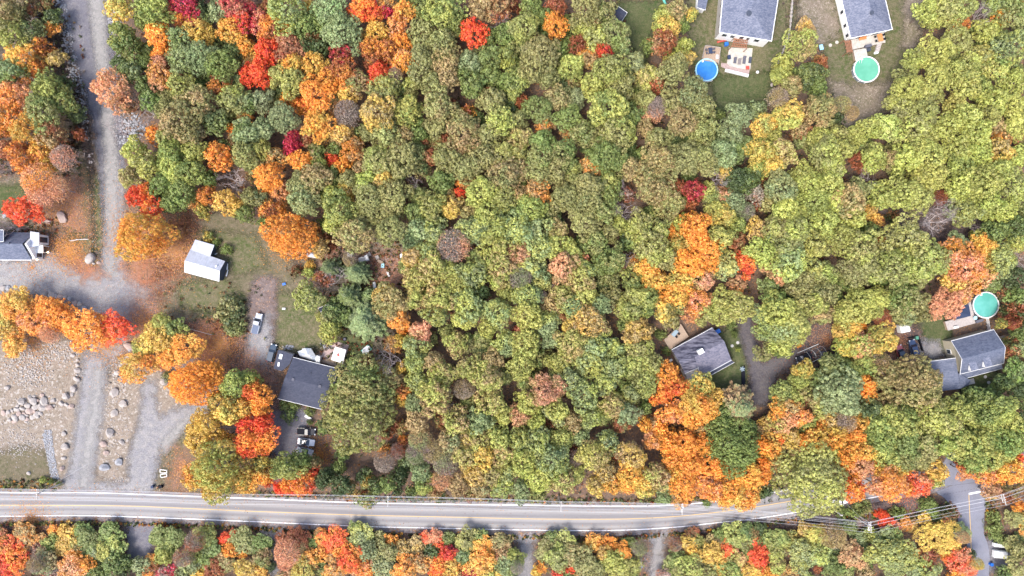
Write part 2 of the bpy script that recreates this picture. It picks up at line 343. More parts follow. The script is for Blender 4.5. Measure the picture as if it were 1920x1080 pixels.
G['leaves_pk'] = ground_mat('fallen_pink_leaves', [(0.45, 0.2, 0.13), (0.36, 0.2, 0.15), (0.25, 0.16, 0.1)], scales=(0.3, 2.0, 8.0), rag=6.0, fade=0.7)
G['asph'] = ground_mat('side_road_asphalt', [(0.2, 0.205, 0.25), (0.22, 0.225, 0.265), (0.185, 0.19, 0.225)], scales=(0.05, 0.4, 9.0), rag=0.25, rough=0.85)

# yards and clearings
region('dry_lawn', [(292, 400), (420, 395), (500, 415), (520, 470), (560, 500), (600, 560), (620, 640), (560, 670), (500, 650), (520, 560), (470, 560), (400, 640), (300, 640), (285, 560), (240, 540), (240, 430)], G['lawn_dry'], 2)
region('lawn', [(330, 530), (420, 520), (470, 560), (475, 600), (440, 640), (380, 600), (340, 570)], G['lawn'], 3)
region('lawn', [(515, 545), (620, 560), (640, 600), (610, 650), (560, 662), (515, 640)], G['lawn'], 4)
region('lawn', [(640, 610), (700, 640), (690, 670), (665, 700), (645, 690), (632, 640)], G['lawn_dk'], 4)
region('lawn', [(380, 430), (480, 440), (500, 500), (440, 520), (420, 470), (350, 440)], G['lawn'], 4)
region('lawn', [(1155, 0), (1270, 0), (1225, 60), (1215, 130), (1195, 120), (1170, 55), (1150, 40)], G['lawn_dk'], 2)  # tree shade over this lawn put into the darker grass colour
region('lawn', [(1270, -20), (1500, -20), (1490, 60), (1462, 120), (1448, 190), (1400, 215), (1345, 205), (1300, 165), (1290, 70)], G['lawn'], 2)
region('lawn', [(1330, 145), (1445, 135), (1448, 190), (1400, 215), (1345, 205)], G['lawn_dk'], 3)  # dark patch painted where trees to the south shade the pool lawn
region('lawn', [(1490, -20), (1600, -20), (1740, -20), (1735, 40), (1720, 90), (1690, 140), (1670, 190), (1640, 230), (1590, 245), (1560, 200), (1545, 110), (1530, 60), (1500, 50)], G['lawn'], 2)
region('scrub_patch', [(1690, -20), (1745, -20), (1730, 60), (1710, 100), (1690, 90), (1695, 40)], G['scrub'], 3)
region('scrub_patch', [(1555, 150), (1600, 160), (1680, 150), (1665, 200), (1635, 235), (1590, 248), (1560, 205)], G['scrub'], 3)
region('scrub_patch', [(1495, -20), (1560, -20), (1575, 60), (1540, 90), (1500, 60)], G['scrub'], 3)
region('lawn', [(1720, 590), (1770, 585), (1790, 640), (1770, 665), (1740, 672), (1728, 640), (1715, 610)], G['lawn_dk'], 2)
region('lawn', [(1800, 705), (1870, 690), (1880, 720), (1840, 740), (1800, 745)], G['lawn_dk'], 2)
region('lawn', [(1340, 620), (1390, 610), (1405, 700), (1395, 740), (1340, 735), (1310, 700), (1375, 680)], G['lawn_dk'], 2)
region('scrub_patch', [(-20, 340), (60, 330), (160, 250), (190, 300), (185, 480), (160, 500), (110, 450), (60, 430), (-20, 440)], G['scrub'], 2)
region('lawn', [(150, 300), (188, 330), (195, 450), (185, 500), (165, 495), (130, 470), (120, 420), (150, 380)], G['lawn'], 3)
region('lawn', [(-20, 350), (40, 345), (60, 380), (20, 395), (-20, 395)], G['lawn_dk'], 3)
region('roadside_scrub', [(-20, -20), (90, -20), (120, 60), (150, 170), (170, 260), (120, 300), (60, 200), (-20, 120)], G['scrub'], 2)
region('dark_ditch', [(55, -20), (100, -20), (125, 80), (150, 170), (168, 240), (182, 330), (186, 480), (174, 470), (168, 340), (150, 250), (120, 150), (70, 60)], G['ditch'], 4)
region('lawn', [(176, 330), (190, 330), (196, 470), (180, 470)], G['lawn'], 5)
region('dirt_yard', [(260, 610), (420, 600), (470, 620), (500, 640), (515, 700), (520, 760), (505, 830), (430, 820), (380, 760), (330, 720), (260, 650)], G['dirt'], 3)
region('bare_earth', [(-30, 645), (60, 635), (200, 650), (300, 680), (330, 740), (400, 730), (400, 760), (330, 840), (310, 930), (-30, 930)], G['earth'], 2.5)
region('bare_earth', [(-20, 640), (60, 630), (150, 640), (180, 700), (165, 800), (130, 918), (-20, 918)], G['earth'], 3)
region('lawn', [(-20, 850), (50, 835), (88, 845), (100, 905), (90, 918), (-20, 918)], G['lawn_dry'], 5)
region('bare_earth', [(190, 690), (262, 700), (275, 760), (255, 800), (245, 850), (240, 895), (210, 903), (175, 890), (180, 820)], G['earth'], 6)
region('dry_lawn', [(285, 915), (300, 860), (350, 800), (400, 780), (440, 860), (440, 922), (330, 925)], G['lawn_dry'], 3)
region('scrub_patch', [(600, 440), (762, 430), (775, 560), (740, 640), (700, 690), (640, 640), (620, 560), (560, 500), (560, 450)], G['scrub'], 2)
region('forest_clearing', [(1600, 330), (1760, 360), (1860, 420), (1870, 450), (1760, 470), (1650, 440)], G['dirt_dk'], 2)
region('verge', [(-20, 966), (300, 966), (700, 985), (1000, 994), (1250, 990), (1420, 970), (1500, 960), (1560, 955), (1730, 925), (1735, 960), (1500, 990), (1250, 1004), (1000, 1008), (700, 1000), (300, 985), (-20, 998)], G['dirt_dk'], 3)
region('verge', [(440, 925), (760, 930), (1270, 940), (1300, 950), (760, 942), (440, 935)], G['scrub'], 3)
# tracks and driveways
region('gravel_road', [(108, -20), (200, -20), (206, 60), (214, 140), (226, 230), (232, 330), (234, 440), (236, 500), (262, 520), (290, 545), (292, 600), (250, 640), (205, 690), (180, 700), (160, 690), (170, 600), (120, 560), (60, 552), (-20, 552), (-20, 488), (60, 486), (82, 478), (100, 470), (150, 505), (188, 505), (197, 440), (192, 340), (180, 250), (155, 150), (128, 60)], G['gravel'], 6)
region('gravel_shoulder', [(108, -20), (162, -20), (178, 100), (194, 220), (198, 330), (192, 400), (188, 330), (180, 250), (155, 150), (125, 60)], G['gravel_dk'], 7)
region('gravel_shoulder', [(194, -20), (204, -20), (208, 60), (216, 140), (228, 230), (233, 330), (222, 300), (205, 120)], G['gravel_dk'], 7)
region('wheel_track', [(166, -20), (192, -20), (202, 120), (220, 300), (222, 430), (215, 520), (195, 520), (200, 430), (196, 300), (180, 120)], G['track'], 8)
region('gravel_driveway', [(158, 660), (200, 670), (195, 760), (180, 860), (176, 905), (240, 905), (243, 850), (262, 790), (268, 715), (290, 715), (296, 780), (340, 765), (390, 748), (400, 760), (340, 800), (300, 845), (285, 925), (115, 925), (130, 880), (145, 780)], G['gravel'], 7)
region('wheel_track', [(176, 690), (192, 690), (186, 780), (172, 850), (166, 915), (148, 915), (158, 820), (170, 760)], G['track'], 8)
region('wheel_track', [(300, 835), (330, 795), (390, 752), (400, 758), (350, 798), (312, 850)], G['track'], 8)
region('driveway', [(478, 520), (522, 520), (516, 600), (512, 660), (520, 720), (520, 760), (560, 800), (600, 860), (560, 900), (560, 925), (505, 925), (520, 860), (500, 780), (500, 690), (470, 650), (465, 560)], G['dirt'], 6)
region('driveway', [(500, 770), (555, 765), (590, 770), (575, 800), (560, 880), (520, 890), (510, 830)], G['gravel_dk'], 7)
region('driveway', [(475, 600), (505, 590), (508, 640), (500, 690), (470, 680), (462, 640)], G['gravel'], 7)
region('driveway', [(1378, 560), (1402, 560), (1412, 620), (1430, 680), (1500, 650), (1560, 640), (1570, 670), (1500, 685), (1460, 700), (1440, 760), (1410, 760), (1405, 690), (1385, 620)], G['drive_dk'], 5)
region('dirt_yard', [(1480, 610), (1560, 600), (1575, 660), (1540, 690), (1470, 700), (1450, 660)], G['dirt_dk'], 4)
region('dirt_yard', [(1675, 610), (1725, 610), (1735, 680), (1660, 690)], G['dirt_dk'], 4)
region('driveway', [(238, 972), (300, 972), (288, 1000), (284, 1050), (240, 1050), (236, 1000)], G['gravel_dk'], 5)
region('driveway', [(480, 980), (560, 986), (525, 1010), (520, 1085), (505, 1085), (500, 1010)], G['gravel'], 5)
region('driveway', [(950, 994), (1012, 996), (1000, 1020), (1000, 1090), (968, 1090), (975, 1020)], G['gravel'], 5)
region('driveway', [(1195, 994), (1270, 990), (1245, 1010), (1243, 1090), (1218, 1090), (1222, 1015)], G['gravel'], 5)
region('parking_pad', [(1850, 1010), (1895, 1010), (1895, 1060), (1850, 1075)], G['gravel_dk'], 5)
region('flagstone_path', [(1722, 640), (1760, 640), (1775, 672), (1745, 672), (1725, 660)], G['gravel'], 5)
# fallen leaves lying on the ground
for px, k in [([(235, 500), (330, 420), (370, 400), (340, 500), (300, 560), (250, 530)], 'leaves'),
              ([(300, 410), (370, 395), (350, 500), (290, 520)], 'leaves'),
              ([(70, 330), (150, 330), (165, 430), (140, 460), (90, 440), (60, 400)], 'leaves_pk'),
              ([(85, 440), (150, 470), (190, 515), (160, 520), (110, 480)], 'leaves'),
              ([(250, 560), (300, 560), (290, 640), (240, 650)], 'leaves_pk'),
              ([(350, 610), (450, 610), (440, 700), (380, 700)], 'leaves'),
              ([(440, 640), (510, 700), (515, 760), (450, 720)], 'leaves_pk'),
              ([(330, 840), (360, 860), (350, 920), (320, 920)], 'leaves_pk'),
              ([(660, 480), (762, 470), (760, 560), (690, 560)], 'leaves_pk'),
              ([(600, 440), (660, 450), (640, 490), (600, 490)], 'leaves_pk'),
              ([(20, 975), (110, 972), (90, 990), (20, 1000)], 'leaves_pk'),
              ([(1700, 640), (1680, 690), (1640, 700), (1650, 650)], 'leaves_pk')]:
    region('fallen_leaves', px, G[k], 9, margin=4.0)

# ---- the paved road with worn lanes, shoulders, edge lines
def interp(tab, x):
    xs = [t[0] for t in tab]; ys = [t[1] for t in tab]; return float(np.interp(x, xs, ys))
TOP = [(-400, 926), (0, 923.5), (180, 923.5), (300, 928), (460, 934), (680, 943), (1013, 947.5), (1180, 949.5), (1262, 947.5), (1330, 942), (1440, 925), (1560, 903), (1700, 880), (1800, 868), (1960, 842), (2400, 760)]
BOT = [(-400, 972), (0, 968), (150, 966), (260, 969), (460, 977), (680, 987), (860, 991), (1000, 994), (1150, 995), (1260, 989.5), (1370, 977), (1440, 970), (1495, 960), (1582, 942.5), (1660, 928), (1750, 914), (1855, 898), (1960, 880), (2400, 800)]
CEN = [(-400, 950), (0, 947), (240, 948), (460, 958), (680, 966), (860, 969.5), (1000, 973), (1150, 973.5), (1210, 972), (1300, 966), (1415, 951), (1495, 937), (1582, 922), (1660, 906), (1750, 893), (1855, 880), (1960, 862), (2400, 780)]
def smooth_tab(tab):
    xs = np.arange(-400, 2401, 12.0); ys = np.array([interp(tab, x) for x in xs]); k = np.ones(9) / 9
    yp = np.convolve(np.pad(ys, 4, 'edge'), k, 'valid'); return list(zip(xs, yp))
TOP, BOT, CEN = smooth_tab(TOP), smooth_tab(BOT), smooth_tab(CEN)
def strip(name, f0, f1, z, mat, x0=-400, x1=2400, step=12, nv=1):
    V = []; xs = np.arange(x0, x1 + step, step)
    for x in xs:
        x = min(x, x1)
        for j in range(nv + 1):
            a = f0(x) + (f1(x) - f0(x)) * j / nv; p = P(x, a); V.append((p.x, p.y, z))
    F = [(i * (nv + 1) + j, i * (nv + 1) + j + 1, (i + 1) * (nv + 1) + j + 1, (i + 1) * (nv + 1) + j) for i in range(len(xs) - 1) for j in range(nv)]
    F = [f[::-1] for f in F] if False else F
    me = np_mesh(name, V, F, mat); 
    uv = np.array([(i * step / PPM, j / nv) for i in range(len(xs)) for j in range(nv + 1)], dtype=np.float32)
    a = me.attributes.new('road', 'FLOAT_VECTOR', 'POINT'); a.data.foreach_set('vector', np.c_[uv, np.zeros(len(uv))].astype(np.float32).ravel())
    return link(name, me)
def road_mat():
    m, nt, b, o = nodes('road_asphalt'); L = nt.links.new
    at = N(nt, 'ShaderNodeAttribute', attribute_name='road'); sx = N(nt, 'ShaderNodeSeparateXYZ'); L(at.outputs['Vector'], sx.inputs[0])
    rp = N(nt, 'ShaderNodeValToRGB'); cr = rp.color_ramp; cr.interpolation = 'B_SPLINE'
    base = (0.225, 0.215, 0.218); lite = (0.325, 0.312, 0.3); dark = (0.175, 0.167, 0.172)
    pts = [(0.0, base), (0.12, dark), (0.2, base), (0.27, lite), (0.36, base), (0.46, dark), (0.5, base), (0.58, lite), (0.66, base), (0.72, dark), (0.82, lite), (0.9, base), (1.0, dark)]
    cr.elements[0].position = 0; cr.elements[0].color = (*base, 1); cr.elements[1].position = 1; cr.elements[1].color = (*dark, 1)
    for p, c in pts[1:-1]:
        e = cr.elements.new(p); e.color = (*c, 1)
    L(sx.outputs[1], rp.inputs[0])
    mp = N(nt, 'ShaderNodeMapping', inp={'Scale': (0.05, 14.0, 1)}); L(at.outputs['Vector'], mp.inputs[0])
    nz = N(nt, 'ShaderNodeTexNoise', inp={'Scale': 1.0, 'Detail': 6.0, 'Roughness': 0.7}); L(mp.outputs[0], nz.inputs[0])
    ge = N(nt, 'ShaderNodeNewGeometry'); n2 = N(nt, 'ShaderNodeTexNoise', inp={'Scale': 5.0, 'Detail': 5.0, 'Roughness': 0.8}); L(ge.outputs['Position'], n2.inputs[0])
    a1 = N(nt, 'ShaderNodeMath', operation='ADD'); L(nz.outputs[0], a1.inputs[0]); L(n2.outputs[0], a1.inputs[1])
    mr = N(nt, 'ShaderNodeMapRange', inp={1: 0.7, 2: 1.3, 3: 0.82, 4: 1.18}); L(a1.outputs[0], mr.inputs[0])
    hs = N(nt, 'ShaderNodeHueSaturation'); L(mr.outputs[0], hs.inputs['Value']); L(rp.outputs[0], hs.inputs['Color']); L(hs.outputs[0], b.inputs['Base Color'])
    b.inputs['Roughness'].default_value = 0.8; b.inputs['Specular IOR Level'].default_value = 0.3
    return m
T = lambda x: interp(TOP, x); B_ = lambda x: interp(BOT, x); C_ = lambda x: interp(CEN, x)
o = strip('road_shoulder', lambda x: T(x) - 5, lambda x: B_(x) + 10, 0.088, ground_mat('road_shoulder', [(0.2, 0.18, 0.18), (0.235, 0.215, 0.21), (0.15, 0.12, 0.115)], edge=False)); tag(o, kind='structure')
o = strip('road', lambda x: T(x) - 2.5, lambda x: B_(x) + 2.5, 0.096, road_mat(), nv=8); tag(o, 'grey two-lane road with worn tyre bands across the lower picture', kind='structure')
side_px = [(1752, 922), (1800, 905), (1872, 895), (1858, 915), (1850, 935), (1846, 965), (1844, 1000), (1852, 1020), (1856, 1045), (1852, 1110), (1822, 1110), (1815, 1060), (1812, 1020), (1800, 985), (1785, 950), (1768, 932)]
region('side_road', side_px, G['asph'], 12.9, margin=0.6, step=0.5)
region('side_road', [(1738, 915), (1768, 868), (1782, 840), (1800, 840), (1815, 868), (1870, 900)], G['asph'], 13.4, margin=0.6, step=0.5)
paint_w = plain('road_paint_white', (0.8, 0.8, 0.82), 0.6, var=0.08, scale=2.0); paint_y = plain('road_paint_yellow', (0.62, 0.4, 0.14), 0.6, var=0.1, scale=2.0)
def lineobj(name, f, wpx, mat, x0, x1, z=0.104):
    o = strip(name, lambda x: f(x) - wpx / 2, lambda x: f(x) + wpx / 2, z, mat, x0, x1); tag(o, kind='structure'); return o
lineobj('edge_line', T, 1.5, paint_w, -400, 1500); lineobj('edge_line', B_, 1.5, paint_w, -400, 1745); lineobj('centre_line', C_, 1.0, paint_y, -400, 2400)
m = MB(); a, b = P(1816, 926), P(1846, 920); d = (b - a); m.box(((a + b) / 2).to_tuple()[:2] + (0.125,), (d.length, 0.5, 0.01), math.atan2(d.y, d.x)); tag(m.build('stop_line', paint_w), kind='structure')
m = MB()
for (x0, y0), (x1, y1) in [((1816, 928), (1818, 970)), ((1818, 970), (1820, 1010)), ((1820, 1010), (1821, 1090))]:
    a, b = P(x0, y0), P(x1, y1); d = b - a; m.box(((a + b) / 2).to_tuple()[:2] + (0.125,), (d.length, 0.16, 0.01), math.atan2(d.y, d.x))
tag(m.build('centre_line', paint_y), kind='structure')
m = MB()
for k in range(18):
    t0, t1 = k / 18, (k + 0.55) / 18; a = P(1752 + 100 * t0, 931 - 20 * t0); b = P(1752 + 100 * t1, 931 - 20 * t1); d = b - a
    m.box(((a + b) / 2).to_tuple()[:2] + (0.125,), (d.length, 0.1, 0.01), math.atan2(d.y, d.x))
tag(m.build('dashed_line', M['grey_fab']), kind='structure')
# ------------------------------------------------------------------ trees
def leaf_quads(C, Nn, rnd, size, aspect=0.75, jit=0.8):
    """one leafy quad per row"""
    n = len(C); j = rng.normal(0, jit, (n, 3)); nn = Nn + j; nn /= np.linalg.norm(nn, axis=1, keepdims=True) + 1e-9
    t = rng.normal(0, 1, (n, 3)); u = np.cross(nn, t); u /= np.linalg.norm(u, axis=1, keepdims=True) + 1e-9; v = np.cross(nn, u)
    s = size * rng.uniform(0.7, 1.3, (n, 1)); u = u * s; v = v * s * aspect
    V = np.stack([C - u, C - v, C + u, C + v], 1).reshape(-1, 3)
    F = np.arange(4 * n).reshape(-1, 4); return V, F, np.repeat(rnd, 4)
def fib(n):
    i = np.arange(n) + 0.5; ph = np.arccos(1 - 2 * i / n); th = np.pi * (1 + 5 ** 0.5) * i + rng.uniform(0, 6)
    return np.c_[np.cos(th) * np.sin(ph), np.sin(th) * np.sin(ph), np.cos(ph)]
def crown_mesh(name, Rr, H, style='oak', dens=1.0, leaf=0.17, per=18):
    hc = H - Rr * 0.75 if style != 'shrub' else H * 0.45
    lobes = [((0, 0, hc + Rr * 0.12), Rr * 0.6)]
    k = max(4, int(4 + Rr * 0.9)); a0 = rng.uniform(0, 6.28)
    for i in range(k):
        a = a0 + 6.28 * i / k + rng.uniform(-0.25, 0.25); rr = Rr * rng.uniform(0.24, 0.43) ; d = Rr * rng.uniform(0.48, 0.8)
        lobes.append(((math.cos(a) * d, math.sin(a) * d, hc + rng.uniform(-0.45, 0.15) * Rr), rr))
    for i in range(max(3, k // 2)):
        a = rng.uniform(0, 6.28); d = Rr * rng.uniform(0.15, 0.5); rr = Rr * rng.uniform(0.22, 0.36)
        lobes.append(((math.cos(a) * d, math.sin(a) * d, hc + Rr * rng.uniform(0.3, 0.5)), rr))
    C = []; Nn = []
    area_per = 0.95 if style == 'oak' else 0.95
    L = np.array([list(c) + [r] for c, r in lobes])
    for (c, r) in lobes:
        n = int(4 * math.pi * r * r / area_per * dens) + 6; d = fib(n); d = d[d[:, 2] > -0.35]
        d += rng.normal(0, 0.07, d.shape)
        rad = r * rng.uniform(0.8, 1.12, (len(d), 1))
        p = np.array(c) + d * rad * np.array([1, 1, 0.9])
        ins = np.zeros(len(p), bool)
        for q in L:
            dist = np.linalg.norm((p - q[:3]) / np.array([1, 1, 0.9]), axis=1)
            ins |= dist < q[3] * 0.80
        C.append(p[~ins]); Nn.append(d[~ins])
    C = np.concatenate(C); Nn = np.concatenate(Nn); Nn /= np.linalg.norm(Nn, axis=1, keepdims=True)
    keep = rng.uniform(0, 1, len(C)) < (0.93 if style == 'oak' else 0.86); C, Nn = C[keep], Nn[keep]
    n = len(C); rnd = rng.uniform(0, 1, n); cr = 0.5 * rng.uniform(0.65, 1.25, (n, 1))
    if style == 'maple': cr = 0.54 * rng.uniform(0.5, 1.35, (n, 1))
    if style == 'shrub': cr *= 0.8
    VV = []; FF = []; RR = []; off = 0
    for j in range(per):
        d = rng.normal(0, 1, (n, 3)); d /= np.linalg.norm(d, axis=1, keepdims=True); d = d + Nn * 0.6; d /= np.linalg.norm(d, axis=1, keepdims=True)
        st = 1.0 if style != 'maple' else rng.uniform(0.5, 1.25, (n, 1))
        c = C + d * cr * st
        v, f, r = leaf_quads(c, d, rnd + rng.normal(0, 0.1, n), leaf, jit=0.32 if style != 'maple' else 0.6)
        VV.append(v); FF.append(f + off); RR.append(r); off += len(v)
    # leafy twigs deeper inside, so gaps do not open onto bare ground
    ni = int(n * 1.6); d = fib(ni); li = rng.integers(0, len(lobes), ni); c = L[li, :3] + d * (L[li, 3:4] * rng.uniform(0.3, 0.82, (ni, 1)))
    v, f, r = leaf_quads(c, d, rng.uniform(0, 0.7, ni), leaf * 1.9); VV.append(v); FF.append(f + off); RR.append(r)
    me = np_mesh(name, np.concatenate(VV), np.concatenate(FF), M['leaf'], cols={'rnd': np.clip(np.concatenate(RR), 0, 1)})
    return me, lobes
def trunk_mesh(name, Rr, H, lobes, mat):
    m = MB(); hb = H * 0.42; r0 = 0.035 * Rr + 0.09
    m.tube([(0, 0, -0.1), (0.05 * Rr, 0.02 * Rr, hb * 0.5), (0.0, 0.05 * Rr, hb), (0, 0, H - Rr * 0.5)], r0, r0 * 0.3, 7)
    for c, r in lobes[1:7]:
        m.tube([(0, 0.03, hb * rng.uniform(0.75, 1.15)), (c[0] * 0.5, c[1] * 0.5, (hb + c[2]) / 2), c], r0 * 0.45, r0 * 0.12, 5)
    return m.mesh(name, mat)
def branch_mesh(name, Rr, H, mat, depth=5, wide=1.0):
    m = MB(); rr = random.Random(hash(name) % 1000 + int(Rr * 10))
    def grow(p, d, ln, r, k):
        q = p + d * ln * 0.5 + Vector((rr.uniform(-1, 1), rr.uniform(-1, 1), rr.uniform(-0.3, 0.6))) * ln * 0.08; e = q + d * ln * 0.5 + Vector((rr.uniform(-1, 1), rr.uniform(-1, 1), rr.uniform(-0.2, 0.6))) * ln * 0.1
        m.tube([p, q, e], r, r * 0.6, 4 if k < 3 else 3)
        if k >= depth: return
        for i in range(rr.choice((2, 3, 3))):
            nd = (d + Vector((rr.uniform(-1, 1) * wide, rr.uniform(-1, 1) * wide, rr.uniform(-0.35, 0.5)))).normalized()
            grow(e if i < 2 else q, nd, ln * rr.uniform(0.62, 0.85), r * 0.6, k + 1)
    r0 = 0.03 * Rr + 0.07; m.tube([(0, 0, -0.1), (0.1, 0, H * 0.4)], r0, r0 * 0.8, 6)
    k = 6
    for i in range(k):
        a = 6.28 * i / k + rr.uniform(-0.4, 0.4); grow(Vector((0.1, 0, H * rr.uniform(0.25, 0.42))), Vector((math.cos(a) * 0.75, math.sin(a) * 0.75, 0.75)).normalized(), Rr * 0.42, r0 * 0.5, 1)
    V = np.array(m.v); s = Rr / (np.percentile(np.hypot(V[:, 0], V[:, 1]), 97) + 1e-6); V[:, :2] *= s; V[:, 2] *= H / V[:, 2].max(); m.v = [tuple(v) for v in V]
    return m.mesh(name, mat)
def wisp_mesh(name, Rr, H, n):
    ph = rng.uniform(0, 6.28, n); rad = Rr * np.sqrt(rng.uniform(0, 1, n)) * rng.uniform(0.85, 1.05, n)
    zt = H * 0.62 + (H * 0.38) * np.sqrt(np.clip(1 - (rad / Rr) ** 2, 0, 1)) * rng.uniform(0.6, 1, n) - rng.uniform(0, H * 0.1, n)
    c = np.c_[np.cos(ph) * rad, np.sin(ph) * rad, zt]; cl = rng.uniform(0, 1, n)
    v, f, r = leaf_quads(c, np.tile([0, 0, 1.0], (n, 1)), cl, 0.13, jit=1.2)
    return np_mesh(name, v, f, M['leaf'], cols={'rnd': r})
def pine_mesh(name, Rr, H):
    C = []; Nn = []; rn = []
    nl = 9
    for l in range(nl):
        t = l / (nl - 1); z = H * (0.3 + 0.68 * t); rad = Rr * (1 - t ** 1.3) + 0.25; nb = int(13 + 10 * (1 - t)); a0 = rng.uniform(0, 6)
        for b in range(nb):
            a = a0 + 6.28 * b / nb + rng.uniform(-0.15, 0.15); rl = rad * rng.uniform(0.78, 1.1); k = int(rl * 60) + 12; s = np.sqrt(rng.uniform(0.02, 1, k))
            wd = 0.42 * (1.2 - s); off = rng.normal(0, 1, k) * wd
            x = np.cos(a) * s * rl - np.sin(a) * off; y = np.sin(a) * s * rl + np.cos(a) * off; zz = z - s * rl * 0.12 + rng.normal(0, 0.08, k) + 0.25 * s ** 2
            C.append(np.c_[x, y, zz]); Nn.append(np.tile([math.cos(a) * 0.3, math.sin(a) * 0.3, 1.0], (k, 1))); rn.append(np.full(k, rng.uniform(0, 1)) + rng.normal(0, 0.1, k))
    C = np.concatenate(C); v, f, r = leaf_quads(C, np.concatenate(Nn), np.clip(np.concatenate(rn), 0, 1), 0.24, aspect=0.35, jit=0.6)
    return np_mesh(name, v, f, M['leaf'], cols={'rnd': r})
CLS = {'S': (1.7, 4.5), 'M': (3.0, 9.0), 'L': (4.4, 13.0), 'X': (8.3, 16.0)}
LIB = {}
for st in ('oak', 'maple'):
    for c, (rr_, hh_) in CLS.items():
        for v in range({'S': 3, 'M': 6, 'L': 5, 'X': 2}[c]):
            cm, lb = crown_mesh('%s_crown' % st, rr_, hh_, st, per=30)
            LIB.setdefault((st, c), []).append((cm, trunk_mesh('%s_trunk' % st, rr_, hh_, lb, M['bark'])))
for v in range(5):
    cm, lb = crown_mesh('shrub_foliage', 1.5, 2.0, 'shrub', per=20, leaf=0.13); LIB.setdefault(('shrub', 'S'), []).append((cm, None))
for v in range(4):
    LIB.setdefault('bare', []).append(branch_mesh('bare_branches', 3.6, 9.0 + v, M['dead_bark'] if v % 2 else M['pale_bark']))
    LIB.setdefault('wisp', []).append((wisp_mesh('sparse_crown', 3.6, 9.0, 2600), branch_mesh('twiggy_branches', 3.4, 8.6 + 0.1 * v, M['dead_bark'], depth=4)))
for v in range(3): LIB.setdefault('pine', []).append((pine_mesh('pine_crown', 4.0, 11.0), None))
tm = MB(); tm.tube([(0, 0, -0.1), (0, 0, 10.5)], 0.22, 0.04, 7); PINE_TRUNK = tm.mesh('pine_trunk', M['bark'])

KL = 0.88
PAL = {'o': (160, 158, 94), 'g': (134, 150, 78), 'l': (184, 187, 93), 'y': (232, 194, 90), 'a': (255, 174, 68), 'r': (250, 106, 54), 'c': (206, 56, 74),
       't': (186, 160, 106), 'b': (168, 100, 62), 'd': (88, 104, 60), 's': (152, 165, 110), 'p': (232, 170, 124), 'k': (168, 150, 136)}
CNAME = {'o': 'olive', 'g': 'green', 'l': 'lime', 'y': 'golden', 'a': 'orange', 'r': 'scarlet', 'c': 'crimson', 't': 'tan', 'b': 'rusty',
         'd': 'dark-green', 's': 'sage', 'p': 'salmon', 'k': 'mauve'}
def pal(c, j=0.0):
    v = np.array(s2l(PAL[c])) * KL * (1 + j * rng.normal(0, 0.1)); v *= 1 + rng.normal(0, 0.035, 3); v = v * 0.94 + 0.06 * v.mean(); return tuple(np.clip(v, 0.01, 0.95))
TREES = {}
# crown positions read off the photograph: tile origin, then "x y radius colours [kind]" in quarter pixels
TREES[(0, 0)] = "40 40 120 to;70 250 110 lo;240 230 90 do;170 440 110 ya;60 560 120 gs;260 510 70 ab;110 700 110 pa;350 670 120 lg;480 760 85 lg;340 840 140 og;60 840 100 at;210 960 115 ya;60 960 75 ba;400 1000 110 tb;890 60 100 yl;1160 60 130 gl;1080 150 80 gl;1380 30 130 c;1350 130 70 ba;1500 90 80 dg;1640 80 90 ds;1760 50 110 cp;1810 150 85 cr;900 260 95 lg;960 340 100 go;1180 260 95 a;1210 370 70 a;1200 480 75 pb;1210 580 100 ap;1350 280 85 sg;1480 210 95 y;1520 290 70 y;1380 440 115 sg;1510 430 120 s;1660 480 115 g;1750 400 80 dg;1740 240 100 ya;1840 350 70 ya;1880 560 80 r;980 540 90 sg;1090 470 70 g;1090 640 80 g;1130 750 80 gs;840 680 135 p;960 700 85 pk w;1100 830 120 k x;880 980 120 k x;1370 660 105 lo;1480 770 125 ot;1260 730 70 o;1250 830 85 o;1350 900 150 ot;1620 920 90 gs;1640 650 80 ba;1750 740 100 lo;1860 760 80 sg;1850 1000 110 sg;1160 1010 60 a;1740 960 40 a;1250 1040 80 ol;1450 1010 100 ot;590 1000 40 b;300 350 60 ab;120 110 60 ot"
TREES[(480, 0)] = "230 90 135 ls;400 60 65 y;350 200 105 g;560 60 125 s;650 250 130 s;500 190 60 g;30 160 80 cp;120 230 105 ab;230 230 80 a;250 350 105 bp;80 380 90 r;40 540 90 r;400 320 80 bd;480 370 60 d;270 480 80 ya;440 480 90 ay;190 570 95 l;270 620 100 lo;60 760 90 s;200 880 110 s;60 960 85 s;450 700 120 a;540 600 90 a;340 800 60 ra;450 930 110 ya;280 1040 65 c;640 540 115 ab;640 390 85 bc;760 620 80 tg;700 700 80 ty;680 850 100 k w;640 1010 90 yt;800 60 105 ra;880 100 80 ra;1000 80 50 c;1110 90 80 ya;1060 190 80 pa;910 240 80 y;870 370 90 ab;1000 380 90 ab;1090 310 70 a;1110 450 80 ap;910 540 80 r;1040 570 70 tk w;1250 60 80 g;1400 80 125 gl;1480 180 90 g;1250 250 100 o;1400 320 100 o;1240 470 110 o;1420 440 105 ot;1430 580 90 t;1170 650 70 lo;960 660 110 ol;900 840 125 ty;1130 830 110 gl;980 1000 90 o;850 990 70 o;1120 1000 60 t;1220 1010 60 g;1330 640 90 o;1360 800 110 ot;1500 850 60 o;1340 950 80 o;1640 260 100 r;1750 270 60 g;1700 60 100 t;1830 50 100 bt;1830 150 80 k x;1600 460 90 s;1620 620 100 g;1740 430 90 g;1750 560 80 g;1860 420 80 gl;1730 700 50 b;1600 840 55 ba;1550 990 125 to;1760 760 100 o;1820 900 100 lo;1730 1000 80 o;1880 250 80 g;1880 620 70 g"
